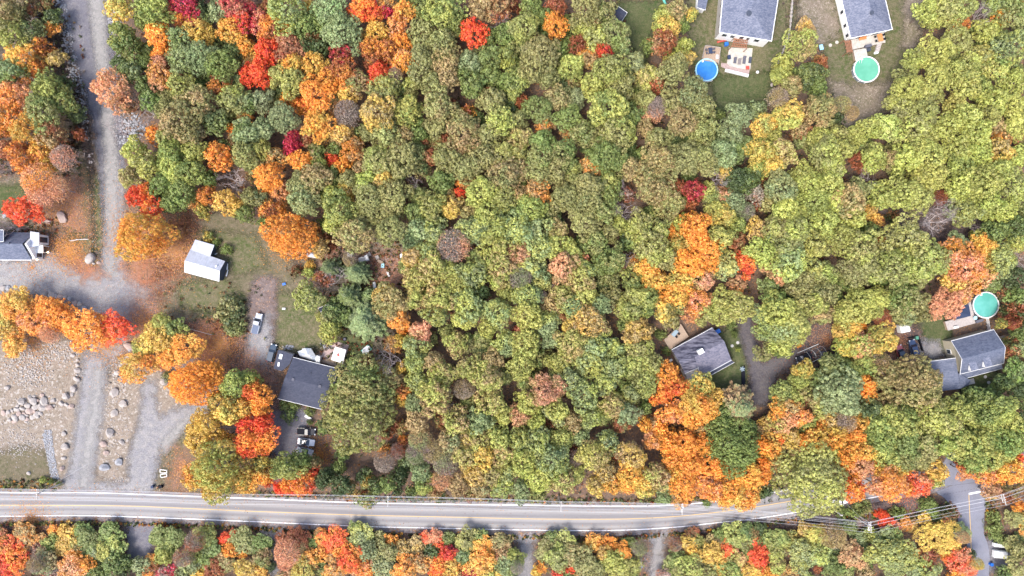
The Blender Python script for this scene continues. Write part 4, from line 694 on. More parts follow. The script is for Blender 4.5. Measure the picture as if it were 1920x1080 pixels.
for i, (x, y, rx, ry, c, kind, cls, H, rm) in enumerate(recs):
    zc = max(0.6, H - rm * 0.8)
    p = P(x, y, zc); nm = nameof(c, kind, cls); cnt[nm] = cnt.get(nm, 0) + 1
    e = empty(nm, (p.x, p.y, 0)); sxm, sym = rx / PPM, ry / PPM
    if cls == 'x': me, tr, (r0, h0) = None, random.choice(LIB['bare']), (3.6, 10.0)
    elif cls == 'w': (me, tr), (r0, h0) = random.choice(LIB['wisp']), (3.6, 9.0)
    elif cls == 'n': me, tr, (r0, h0) = random.choice(LIB['pine'])[0], PINE_TRUNK, (4.0, 11.0)
    elif cls[0] == 'shrub': (me, tr), (r0, h0) = random.choice(LIB[cls]), (1.5, 2.0)
    else: (me, tr), (r0, h0) = random.choice(LIB[cls]), CLS[cls[1]]
    if rx == ry: e.rotation_euler = (0, 0, rng.uniform(0, 6.28))
    else: e.rotation_euler = (0, 0, random.choice((0, math.pi)))
    f = 1.0 if rx != ry else rng.uniform(0.93, 1.07)
    gk = 1.12 if (560 < x < 1920 and y < 860 and kind in ('', 'f') and c[0] in 'ogltsd') else 1.04
    if x > 1600 and 560 < y < 720: gk = 1.03
    sx_, sy_ = sxm / r0 * f * gk, sym / r0 / f * gk
    e.scale = (sx_, sy_, (H / h0))
    ca, cb = pal(c[0], 1.0), pal(c[1] if len(c) > 1 else c[0], 1.0)
    if me:
        o = link('crown' if cls != 'h' and cls[0] != 'shrub' else 'foliage', me, e); o.color = (*ca, 1); o['tint2'] = [float(v) for v in cb]
    if tr and (rm > 1.3 or cls in ('x',)): link('branches' if cls in ('x', 'w') else 'trunk', tr, e)
    grp = {'shrub': 'shrubs around the yards', 'sapling': 'understorey trees between the big crowns', 'bare_tree': 'leafless trees', 'pine_tree': 'pines'}.get(nm, 'autumn woodland trees')
    tag(e, labels[i], 'shrub' if nm == 'shrub' else 'tree', grp)
print('plants', cnt)
# ---- woods that carry on past the picture, and undergrowth: uncountable masses
def undergrowth(name, n, test, zmax, palette, leafs=12, size=0.2, label=None, spread=0.55):
    C = []; 
    while len(C) < n:
        x, y = rng.uniform(-40, 1960), rng.uniform(-40, 1120)
        if test(x, y): C.append((x, y))
    C = np.array(C); z = rng.uniform(0.1, zmax, len(C)); W = np.array([P(a, b, 0)[:] for a, b in C]); W[:, 2] = z
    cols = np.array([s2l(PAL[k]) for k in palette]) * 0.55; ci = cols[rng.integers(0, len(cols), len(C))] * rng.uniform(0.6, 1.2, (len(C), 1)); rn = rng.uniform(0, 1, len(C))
    VV, FF, CC, RR, off = [], [], [], [], 0
    for j in range(leafs):
        d = rng.normal(0, 1, W.shape); d[:, 2] = np.abs(d[:, 2]); d /= np.linalg.norm(d, axis=1, keepdims=True)
        v, f, r = leaf_quads(W + d * spread * rng.uniform(0.3, 1, (len(W), 1)), d, rn, size); VV.append(v); FF.append(f + off); RR.append(r); CC.append(np.repeat(ci, 4, 0)); off += len(v)
    me = np_mesh(name, np.concatenate(VV), np.concatenate(FF), M['leaf_v'], cols={'Col': np.concatenate(CC), 'rnd': np.concatenate(RR)})
    o = link(name, me); tag(o, label, kind='stuff'); return o
def is_clear(x, y):
    iy, ix = int((y + 50) / 4), int((x + 60) / 4)
    return bool(clear[min(max(iy, 0), clear.shape[0] - 1), min(max(ix, 0), clear.shape[1] - 1)])
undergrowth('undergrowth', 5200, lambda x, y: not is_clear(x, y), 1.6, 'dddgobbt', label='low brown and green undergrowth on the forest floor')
def near_road(x, y):
    return (0 < x < 1500 and ((B_(x) + 9 < y < B_(x) + 16) or (x > 440 and T(x) - 14 < y < T(x) - 5))) or (0 < x < 110 and 898 < y < 919) or (1750 < x < 1800 and 950 < y < 1000 and x < 1740 + (y - 930) * 0.9) or (1846 < x < 1862 and 930 < y < 1010) or (1580 < x < 1740 and 955 < y < 975)
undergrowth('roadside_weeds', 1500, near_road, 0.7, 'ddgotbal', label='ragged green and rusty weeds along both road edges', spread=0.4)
def yard_scrub(x, y):
    return ((600 < x < 760 and 440 < y < 690) or (300 < x < 500 and 530 < y < 640 and rng.uniform() < 0.15) or (0 < x < 150 and 270 < y < 330) or (20 < x < 110 and 408 < y < 440) or (75 < x < 110 and 0 < y < 180) or (115 < x < 160 and 20 < y < 300 and rng.uniform() < 0.3))
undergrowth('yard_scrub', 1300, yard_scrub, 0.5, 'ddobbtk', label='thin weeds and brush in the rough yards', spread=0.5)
# leaves on the ground: real little faces
LF = [((262, 442), 90, 'appp', 9000), ((330, 470), 60, 'app', 6500), ((110, 390), 75, 'ppak', 8000), ((130, 470), 50, 'aap', 4000), ((280, 610), 50, 'pa', 3500), ((410, 650), 60, 'ap', 5500), ((480, 720), 50, 'pb', 3500),
      ((540, 450), 60, 'a', 2500), ((200, 640), 60, 'ap', 3500), ((60, 640), 70, 'ap', 2500), ((60, 500), 60, 'pa', 700), ((60, 975), 60, 'pa', 2500), ((345, 880), 40, 'ap', 1500), ((600, 850), 50, 'ba', 2500), ((700, 500), 60, 'bkp', 3500), ((1550, 640), 60, 'pb', 1800), ((1690, 640), 40, 'bp', 800), ((300, 540), 60, 'bk', 1200),
      ((1500, 690), 60, 'b', 900), ((410, 925), 40, 'ay', 700), ((1700, 930), 50, 'pr', 900)]
LF += [((x, T(x) - 4), 22, 'tpab', 60) for x in range(20, 1500, 40)] + [((x, B_(x) + 7), 22, 'tpab', 110) for x in range(20, 1500, 40)]
C = []; K = []
for (cx, cy), rr_, ks, n in LF:
    a = rng.uniform(0, 6.28, n); d = np.abs(rng.normal(0, 0.55, n)) * rr_
    for i in range(n): C.append(P(cx + math.cos(a[i]) * d[i], cy + math.sin(a[i]) * d[i], 0)[:]); K.append(ks[rng.integers(0, len(ks))])
C = np.array(C); C[:, 2] = 0.12 + rng.uniform(0, 0.03, len(C)); cc = np.array([s2l(PAL[k]) for k in K]) * 0.6 * rng.uniform(0.6, 1.2, (len(K), 1))
v, f, r = leaf_quads(C, np.tile([0, 0, 1.0], (len(C), 1)), rng.uniform(0, 1, len(C)), 0.11, jit=0.25)
tag(link('fallen_leaf_scatter', np_mesh('fallen_leaf_scatter', v, f, M['leaf_v'], cols={'Col': np.repeat(cc, 4, 0), 'rnd': r})), 'orange and pink leaves scattered over yards and tracks', kind='stuff')
# far woods ring outside the frame
def far_ring():
    C = []
    while len(C) < 1300:
        x, y = rng.uniform(-150, 2070), rng.uniform(-150, 1230)
        if -14 < x < 1934 and -14 < y < 1094: continue
        if (90 < x < 240 and y < 0) or (1140 < x < 1760 and y < 0) or (x < 0 and 340 < y < 1000) or (x > 1920 and 830 < y < 920) or (y > 1080 and any(a < x < b for a, b in ((235, 290), (490, 525), (960, 1005), (1210, 1250), (1800, 1900)))): continue
        C.append(P(x, y, 0)[:])
    C = np.array(C); n = len(C); hh = rng.uniform(5, 11, n)
    cols = np.array([s2l(PAL[k]) for k in 'oolglatoy']) * KL; ci = cols[rng.integers(0, len(cols), n)]; rn = rng.uniform(0, 1, n)
    VV, FF, CC, RR, off = [], [], [], [], 0
    for j in range(130):
        d = rng.normal(0, 1, C.shape); d /= np.linalg.norm(d, axis=1, keepdims=True); c = C.copy(); c[:, 2] = hh
        v, f, r = leaf_quads(c + d * np.array([2.4, 2.4, 1.8]) * rng.uniform(0.7, 1.05, (n, 1)), d, rn, 0.34); VV.append(v); FF.append(f + off); RR.append(r); CC.append(np.repeat(ci, 4, 0)); off += len(v)
    tag(link('surrounding_woods', np_mesh('surrounding_woods', np.concatenate(VV), np.concatenate(FF), M['leaf_v'], cols={'Col': np.concatenate(CC), 'rnd': np.concatenate(RR)})), 'autumn woods carrying on around the neighbourhood', kind='stuff')
far_ring()
# ------------------------------------------------------------------ buildings
def win(parent, a, b, t0, t1, z0, z1, out=0.06, name='window'):
    """window on the wall running from a to b (world xy), from fraction t0 to t1"""
    a, b = Vector(a[:2]), Vector(b[:2]); d = b - a; p0, p1 = a + d * t0, a + d * t1; c = (p0 + p1) / 2; u = d.normalized(); n = Vector((u.y, -u.x)) * out; L_ = (p1 - p0).length; ang = math.atan2(u.y, u.x)
    m = MB(); m.box((c.x + n.x * .5, c.y + n.y * .5, (z0 + z1) / 2), (L_ + 0.2, 0.1, z1 - z0 + 0.2), ang); w_ = m.build(name, M['white'], parent)
    m = MB(); m.box((c.x + n.x * 1.3, c.y + n.y * 1.3, (z0 + z1) / 2), (L_ - 0.1, 0.1, z1 - z0 - 0.1), ang); m.build('pane', M['glass'], w_)
    return w_
def ccw(pts):
    A = sum(pts[i][0] * pts[(i + 1) % len(pts)][1] - pts[(i + 1) % len(pts)][0] * pts[i][1] for i in range(len(pts)))
    return pts if A > 0 else pts[::-1]
def fascia(name, pts, mat, parent, w=0.16, h=0.22, close=True):
    m = MB(); n = len(pts)
    for i in range(n if close else n - 1):
        a, b = Vector(pts[i]), Vector(pts[(i + 1) % n]); m.tube([a, b], w * 0.5, w * 0.5, 4)
    return m.build(name, mat, parent)
def house_root(name, loc): return empty(name, (0, 0, 0))

# big grey-roofed house, top
def big_house():
    h = empty('house'); ze, zr = 5.5, 8.2
    sw, se = P(1349.3, 60.7, ze), P(1446.7, 77, ze); nw, ne = P(1361, -70, ze), P(1468, -60, ze); ap = P(1408, 21, zr); an = P(1418, -40, zr)
    for nm, q in (('roof_slope', (sw, se, ap)), ('roof_slope', (se, ne, an, ap)), ('roof_slope', (nw, sw, ap, an)), ('roof_slope', (ne, nw, an))):
        m = MB(); m.slab([tuple(v) for v in q], 0.14); m.build(nm, M['shingle_blue'], h)
    fascia('fascia', [sw, se, ne, nw], M['white'], h, 0.26)
    w_ = inset([sw, se, ne, nw], 0.35); m = MB(); m.prism([tuple(v) for v in w_], 0, ze - 0.12); m.build('wall', M['white'], h)
    a, b = w_[0], w_[1]
    win(h, a, b, 0.07, 0.16, 2.9, 4.4); win(h, a, b, 0.24, 0.32, 2.9, 4.4); win(h, a, b, 0.38, 0.48, 0.6, 2.6, name='patio_door'); win(h, a, b, 0.42, 0.5, 3.1, 4.6); win(h, a, b, 0.56, 0.62, 3.1, 4.6); win(h, a, b, 0.72, 0.82, 2.9, 4.4)
    c, d = w_[3], w_[0]
    for t in (0.55, 0.7, 0.86): win(h, c, d, t, t + 0.05, 3.2, 4.4)
    m = MB(); wd = (w_[0] - w_[3]).normalized(); nn = Vector((wd.y, -wd.x)); 
    m.prism([tuple(w_[3] + nn * 0.1), tuple(w_[0] + nn * 0.1), tuple(w_[0] + nn * 0.02), tuple(w_[3] + nn * 0.02)], 0.5, 4.6); m.build('stone_cladding', M['greige'], h)
    m = MB(); p = P(1404, 25, 8.1); m.cyl((p.x, p.y, 7.7), 0.5, 0.55, 12); m.cyl((p.x, p.y, 8.25), 0.7, 0.08, 12); m.build('roof_vent', M['dark_wall'], h)
    tag(h, 'large house with mottled blue-grey hip roof and white rear facade above the patio', 'house')
    # right end step of the facade
big_house()
def white_deck_house():
    h = empty('house'); ze, zr = 3.5, 6.0
    sw, se = P(1594.9, 71.8, ze), P(1673.2, 55, ze); nw, ne = P(1561, -75, ze), P(1643, -75, ze); ap = P(1633.8, 23, zr); an = P(1618, -50, zr)
    for q in ((sw, se, ap), (se, ne, an, ap), (nw, sw, ap, an), (ne, nw, an)):
        m = MB(); m.slab([tuple(v) for v in q], 0.14); m.build('roof_slope', M['shingle_blue'], h)
    fascia('fascia', [sw, se, ne, nw], M['white'], h, 0.22)
    w_ = inset([sw, se, ne, nw], 0.3); m = MB(); m.prism([tuple(v) for v in w_], 0, ze - 0.12); m.build('wall', M['white'], h)
    for t in (0.1, 0.4, 0.62, 0.8, 0.93): win(h, w_[3], w_[0], t, t + 0.04, 1.2, 2.6)
    win(h, w_[0], w_[1], 0.2, 0.4, 0.4, 2.6, name='patio_door'); win(h, w_[0], w_[1], 0.6, 0.75, 1.0, 2.6)
    p = P(1634.5, 24, 6); m = MB(); m.cyl((p.x, p.y, 5.6), 0.4, 0.5, 12); m.cyl((p.x, p.y, 6.1), 0.55, 0.07, 12); m.build('roof_vent', M['dark_wall'], h)
    tag(h, 'house with grey hip roof and long white side wall above the green pool', 'house')
white_deck_house()
def left_house():
    h = empty('house')
    apx = P(41.5, 457, 6.4); se = P(59, 487.5, 3.0); ne = P(65, 436, 3.0); zw = P(-120, 487, 3.0); zn = P(-120, 434, 3.0); aw = P(-120, 456, 6.4)
    for q in ((zw, se, apx, aw), (aw, apx, ne, zn)):
        m = MB(); m.slab([tuple(v) for v in q], 0.14); m.build('roof_slope', M['shingle_slate'], h)
    fascia('gutter', [zw, se], M['white'], h, 0.2, close=False)
    b0, b1 = Vector((se.x - 0.2, se.y + 0.3)), Vector((ne.x - 0.2, ne.y - 0.3)); mid = Vector((apx.x - 0.2, apx.y))
    def gable(xo, z0=0):
        return
    m = MB(); xw = max(b0.x, b1.x) + 0.35; x0 = P(-120, 460, 0).x
    m.prism([(x0, b0.y), (xw - 0.5, b0.y), (xw - 0.5, b1.y), (x0, b1.y)], 0, 2.85)
    m.add([(xw, b0.y, 0), (xw, b1.y, 0), (xw, b1.y, 2.9), (xw, mid.y, 6.2), (xw, b0.y, 2.9), (xw - 0.5, b0.y, 0), (xw - 0.5, b1.y, 0), (xw - 0.5, b1.y, 2.9), (xw - 0.5, mid.y, 6.2), (xw - 0.5, b0.y, 2.9)],
          [(0, 1, 2, 3, 4), (9, 8, 7, 6, 5), (0, 5, 6, 1), (1, 6, 7, 2), (2, 7, 8, 3), (3, 8, 9, 4), (4, 9, 5, 0)])
    m.build('wall', M['white'], h)
    # two bay fronts facing east
    ya, yb = P(0, 478, 0).y, P(0, 452, 0).y
    m = MB(); m.prism([(xw, yb - 1.4), (xw + 1.5, yb - 1.0), (xw + 1.5, yb + 1.4), (xw, yb + 1.7)], 0, 4.4); bay = m.build('bay', M['white'], h)
    m = MB(); m.slab([(xw - .1, yb - 1.9, 4.75), (xw + 2.0, yb - 1.5, 4.4), (xw + 2.0, yb + 1.9, 4.4), (xw - .1, yb + 2.2, 4.75)], 0.12); m.build('bay_roof', M['white_metal'], bay)
    win(h, (xw + 1.5, yb - 0.8), (xw + 1.5, yb + 1.1), 0.1, 0.9, 0.6, 3.6)
    win(h, (xw, ya - 0.9), (xw, ya + 0.9), 0.1, 0.9, 0.6, 2.6)
    win(h, (xw, -(-ya) + 2.6), (xw, ya + 3.6), 0.1, 0.9, 2.8, 4.4)
    m = MB(); pc = P(87, 467.5, 0); m.prism([(xw, pc.y - 1.1), (pc.x + 0.9, pc.y - 1.1), (pc.x + 0.9, pc.y + 0.9), (xw, pc.y + 0.9)], 2.4, 2.6); m.build('porch_roof', M['white'], h)
    for sy in (-0.95, 0.75):
        m = MB(); m.box((pc.x + 0.75, pc.y + sy, 1.2), (0.16, 0.16, 2.4)); m.build('porch_post', M['white'], h)
    for (qx, qy) in ((69.5, 487), (90, 473)):
        p = P(qx, qy, 2.0); m = MB(); m.cyl((p.x, p.y, 1.9), 0.16, 0.22, 10); m.build('wall_lamp', M['lamp'], h)
    p = P(16.5, 456, 6.4); m = MB(); m.cyl((p.x, p.y, 6.1), 0.25, 0.5, 10); m.build('roof_vent', M['dark_wall'], h)
    # taller rear wing
    q = [P(-60, 431, 6.2), P(6.5, 431, 6.2), P(6.5, 453, 6.2), P(-60, 453, 6.2)]
    m = MB(); m.slab([tuple(v) for v in q], 0.2); m.build('wing_roof', M['shingle_slate'], h); m = MB(); m.prism([tuple(v) for v in inset(q, 0.3)], 0, 6.0); m.build('wing_wall', M['dark_wall'], h)
    fascia('fascia', q, M['white'], h, 0.16)
    tag(h, 'slate roofed house with white gable front and lit wall lamps at the left edge', 'house')
left_house()
def metal_shed():
    h = empty('shed'); E, Rg = 2.8, 4.4
    sw, se = P(345.5, 510.5, E), P(411, 528, E); rw, re = P(346.3, 488.7, Rg), P(411.8, 508, Rg); nw, ne = P(357, 467, E), P(422, 489.6, E)
    m = MB(); m.slab([tuple(v) for v in (sw, se, re, rw)], 0.1); a = m.build('roof_slope', M['shed_sunlit'], h)
    m = MB(); m.slab([tuple(v) for v in (rw, re, ne, nw)], 0.1); m.build('roof_slope', M['white_metal'], h)  # north slope greyer than the south one, its shade put into the colour
    wn_ = [P(366, 449, 2.6), P(401.8, 459.5, 2.6), P(394, 481, 3.0), P(357.2, 468.5, 3.0)]
    m = MB(); m.slab([tuple(v) for v in wn_], 0.1); m.build('wing_roof', M['white_metal'], h)
    # standing ribs
    for (A, B, C_0, D) in ((sw, se, rw, re), (nw, ne, rw, re)):
        m = MB()
        for k in range(1, 16):
            t = k / 16; m.tube([A.lerp(B, t) + Vector((0, 0, .02)), C_0.lerp(D, t) + Vector((0, 0, .02))], 0.02, 0.02, 4)
        m.build('roof_ribs', M['white_metal'], h)['kind'] = 'stuff'
    w1 = inset([sw, se, ne, nw], 0.25); m = MB(); m.prism([tuple(v) for v in w1], 0, E - 0.1)
    e0, e1 = w1[1], w1[2]; mm = (e0 + e1) / 2; w0, w3 = w1[0], w1[3]; mw = (w0 + w3) / 2
    m.add([(*e0, E - .1), (*e1, E - .1), (*mm, Rg - .25), (*w0, E - .1), (*w3, E - .1), (*mw, Rg - .25)], [(0, 1, 2), (3, 5, 4), (0, 2, 5, 3), (1, 4, 5, 2)])
    m.build('wall', M['dark_wall'], h)
    m = MB(); m.prism([tuple(v) for v in inset(wn_, 0.2)], 0, 2.4); m.build('wing_wall', M['dark_wall'], h)
    p = P(406, 499, 4.0); m = MB(); m.tube([(p.x, p.y, 3.3), (p.x, p.y, 4.3)], 0.12, n=8); m.cyl((p.x, p.y, 4.3), 0.24, 0.12, 10); m.build('flue_pipe', M['white'], h)
    tag(h, 'white metal roofed L-shaped shed standing on the rough lawn', 'shed')
    # leaning lumber and junk at the open end
    for k, (x, y, l, a) in enumerate(((425.5, 500, 1.6, 1.4), (425, 512, 1.8, 1.25), (404, 476, 0.8, 0.4))):
        p = P(x, y, 0.3); m = MB()
        for j in range(3): m.box((p.x + j * .12, p.y, 0.2 + j * 0.12), (l, 0.15, 0.06), a + j * 0.06)
        tag(m.build('lumber', M['trim']), ['white boards stacked at the shed end', 'pale boards leaning by the shed door', 'pale scrap boards in the notch of the shed'][k], 'lumber')
metal_shed()
def bungalow():
    h = empty('bungalow'); E, Rg = 2.8, 4.4
    nw, ne, se, sw = P(549.7, 669.8, E), P(637.2, 691.8, E), P(607, 768.6, E), P(521, 747.3, E); rw, re = P(534, 708.5, Rg), P(623.5, 730, Rg)
    for q in ((sw, se, re, rw), (rw, re, ne, nw)):
        m = MB(); m.slab([tuple(v) for v in q], 0.12); m.build('roof_slope', M['shingle_dark'], h)
    fascia('fascia', [sw, se], M['trim'], h, 0.16, close=False); fascia('fascia', [nw, ne], M['trim'], h, 0.14, close=False)
    w1 = inset([sw, se, ne, nw], 0.35); m = MB(); m.prism([tuple(v) for v in w1], 0, E - 0.12)
    e0, e1, w0, w3 = w1[1], w1[2], w1[0], w1[3]; mm = (e0 + e1) / 2; mw = (w0 + w3) / 2
    m.add([(*e0, E - .12), (*e1, E - .12), (*mm, Rg - .3), (*w0, E - .12), (*w3, E - .12), (*mw, Rg - .3)], [(0, 1, 2), (3, 5, 4), (0, 2, 5, 3), (1, 4, 5, 2)])
    m.build('wall', M['greige'], h)
    an = [P(521.5, 655.8, 2.9), P(549.7, 664.6, 2.9), P(543, 683, 2.9), P(528, 696, 2.9), P(512.8, 691, 2.9)]
    m = MB(); m.slab([tuple(v) for v in an], 0.15); m.build('annex_roof', M['shingle_dark'], h)
    m = MB(); m.prism([tuple(v) for v in inset(an, 0.25)], 0, 2.74); m.build('annex_wall', M['greige'], h)
    p = P(526.5, 668.5, 3); m = MB(); m.box((p.x, p.y, 2.99), (0.8, 1.3, 0.2), -0.25); sk = m.build('skylight', M['white'], h); m = MB(); m.box((p.x, p.y, 3.1), (0.6, 1.1, 0.05), -0.25); m.build('pane', M['ltblue'], sk)
    p = P(522.5, 683, 3); m = MB(); m.box((p.x, p.y, 2.99), (0.5, 1.1, 0.2), -0.1); m.build('roof_hatch', M['trim'], h)
    for x, y, z in ((550, 711, 4.2), (600, 724, 4.25)):
        p = P(x, y, z); m = MB(); m.box((p.x, p.y, z - .1), (0.55, 0.55, 0.7), -0.25); m.box((p.x, p.y, z + .28), (0.7, 0.7, 0.07), -0.25); m.build('roof_vent', M['grey_fab'], h)
    p = P(583.5, 699, 3.6); m = MB(); m.tube([(p.x, p.y, 3.3), (p.x, p.y, 4.0)], 0.08, n=8); m.build('vent_pipe', M['black'], h)
    p = P(621.5, 725.5, 4.6); m = MB(); m.box((p.x, p.y, 3.0), (0.8, 0.7, 4.4), -0.25); ch = m.build('chimney', M['greige'], h); m = MB(); m.box((p.x, p.y, 5.22), (0.95, 0.85, 0.08), -0.25); m.build('chimney_cap', M['black'], ch)
    tag(h, 'charcoal shingled bungalow with flat annex beside the parked cars', 'house')
bungalow()
def streaky_house():
    h = empty('house'); E, Rg = 3.6, 6.0
    nw, ne, se = P(1259.3, 656, E), P(1335.7, 614.4, E), P(1371.5, 675, E); sm = P(1314.4, 706.4, E); n1, n2 = P(1303.4, 687.6, 4.4), P(1282, 698.6, 3.6)
    rw, re = P(1277, 676, Rg - 1.0), P(1362, 649, Rg); rw = P(1276, 676.5, 4.8); rm = P(1300, 671, 5.6)
    m = MB(); m.slab([tuple(v) for v in (nw, ne, P(1361.6, 650.6, Rg), P(1273.5, 673.4, Rg))][::1], 0.14)
    RW, RE = P(1276.5, 683, 6.0), P(1358, 640, 6.0)
    m = MB(); m.slab([tuple(v) for v in (nw, ne, RE, RW)], 0.14); m.build('roof_slope', M['streak'], h)
    NM = P(1302, 669.5, 6.0); k = 0.31
    NM = RW.lerp(RE, 0.32)
    m = MB(); m.slab([tuple(v) for v in (NM, RE, se, sm)], 0.14); m.build('roof_slope', M['shingle_blue_dk'], h)
    q = [RW, NM, NM.lerp(sm, 0.55), RW.lerp(P(1290, 718, 3.6), 0.5)]
    m = MB(); m.slab([tuple(v) for v in q], 0.14); m.build('roof_slope', M['streak'], h)
    fascia('fascia', [nw, ne], M['trim'], h, 0.2, close=False); fascia('fascia', [se, sm], M['trim'], h, 0.22, close=False); fascia('fascia', [q[2], q[3]], M['trim'], h, 0.16, close=False); fascia('fascia', [NM.lerp(sm, 0.5), sm], M['trim'], h, 0.14, close=False)
    # porch roof along the lower side
    u = (se - sm).normalized(); n_ = Vector((u.y, -u.x, 0)); a, b = sm + n_ * 0.05 - Vector((0, 0, .5)), se + n_ * 0.05 - Vector((0, 0, .5)); c, d = b + n_ * 1.1 + u * 0.6 - Vector((0, 0, .5)), a + n_ * 1.1 - Vector((0, 0, .5))
    m = MB(); m.slab([tuple(v) for v in (a, b, c, d)], 0.1); m.build('porch_roof', M['shingle_dark'], h); fascia('gutter', [c, d], M['trim'], h, 0.14, close=False)
    ft = inset([nw, ne, se, P(1290, 718, 3.6)], 0.35); m = MB(); m.prism([tuple(v) for v in ft], 0, 3.45); m.build('wall', M['greige'], h)
    win(h, ft[3], ft[0], 0.2, 0.4, 1.0, 2.6); win(h, ft[3], ft[0], 0.6, 0.8, 1.0, 2.6)
    win(h, ft[0], ft[1], 0.2, 0.4, 0.5, 2.6, name='patio_door')
    g0, g1 = ft[3], ft[0]
    p = P(1313.6, 659, 6.3); m = MB(); m.box((p.x, p.y, 5.8), (1.5, 1.2, 1.8), 0.5); ch = m.build('chimney', M['white'], h); m = MB(); m.cyl((p.x, p.y, 6.7), 0.3, 0.25, 12); m.build('flue', M['trim'], ch)
    p = P(1329, 660, 6.0); m = MB(); m.cyl((p.x, p.y, 5.5), 0.25, 0.5, 10); m.build('roof_vent', M['grey_fab'], h)
    # deck with boards one by one
    dk = empty('wooden_deck'); c4 = [P(1245, 637, 1.2), P(1276.6, 607, 1.2), P(1291.6, 631, 1.2), P(1256, 656, 1.2)]
    deck_boards(dk, c4, 1.2, M['wood'], 16); tag(dk, 'weathered wooden deck with a glass table north-west of the streaky roof', 'deck')
    p = P(1265.6, 624.6, 2.0); t = empty('garden_table', (p.x, p.y, 1.2), 0.9)
    m = MB(); m.box((0, 0, 0.72), (1.9, 1.1, 0.05)); m.build('table_top', M['ltblue_glass'], t)
    for sx in (-.8, .8):
        for sy in (-.45, .45):
            m = MB(); m.box((sx, sy, 0.35), (0.07, 0.07, 0.7)); m.build('leg', M['black'], t)
    for sx, sy in ((-.5, .95), (.5, .95), (-.5, -.95), (.5, -.95)):
        m = MB(); m.box((sx, sy, .42), (.5, .5, .06)); m.box((sx, sy * 1.24, .7), (.5, .06, .5)); m.build('seat', M['black'], t)
    tag(t, 'glass topped garden table with dark chairs on the wooden deck', 'table')
    tag(h, 'house with streaked dark roof and white chimney in the eastern woods', 'house')
    # lower platform with white rail
    dk = empty('platform'); c4 = [P(1276, 692, 0.9), P(1302, 690, .9), P(1316, 712, .9), P(1296, 726, .9)]
    deck_boards(dk, c4, 0.9, M['grey_fab'], 12); m = MB(); a, b = P(1275.5, 692, 1.8), P(1295, 726, 1.8); m.tube([a, b], 0.05); 
    for k in range(6): q = a.lerp(b, k / 5); m.tube([(q.x, q.y, 0.8), q], 0.03)
    m.build('railing', M['white'], dk); tag(dk, 'dark entry platform with white railing south-west of the streaky roof', 'deck')
def deck_boards(parent, c4, z, mat, n, frame=True):
    """boards run from edge 0-1 to edge 3-2, each its own part"""
    a, b, c, d = [Vector(v[:2]) for v in c4]
    for k in range(n):
        t0, t1 = (k + 0.05) / n, (k + 0.95) / n
        m = MB(); m.prism([tuple(a.lerp(b, t0)), tuple(a.lerp(b, t1)), tuple(d.lerp(c, t1)), tuple(d.lerp(c, t0))], z - 0.05, z + rng.uniform(0, 0.01)); m.build('board', mat, parent)
    if frame:
        m = MB(); m.prism([tuple(v) for v in inset([a, b, c, d], 0.08)], 0.0, z - 0.055); m.build('frame', M['wood'], parent)
M['shingle_blue_dk'] = shingle_mat('dark_blue_shingles', (0.10, 0.10, 0.14), (0.2, 0.19, 0.23)); M['ltblue_glass'] = plain('blue_tinted_glass', (0.25, 0.32, 0.36), 0.15)
streaky_house()
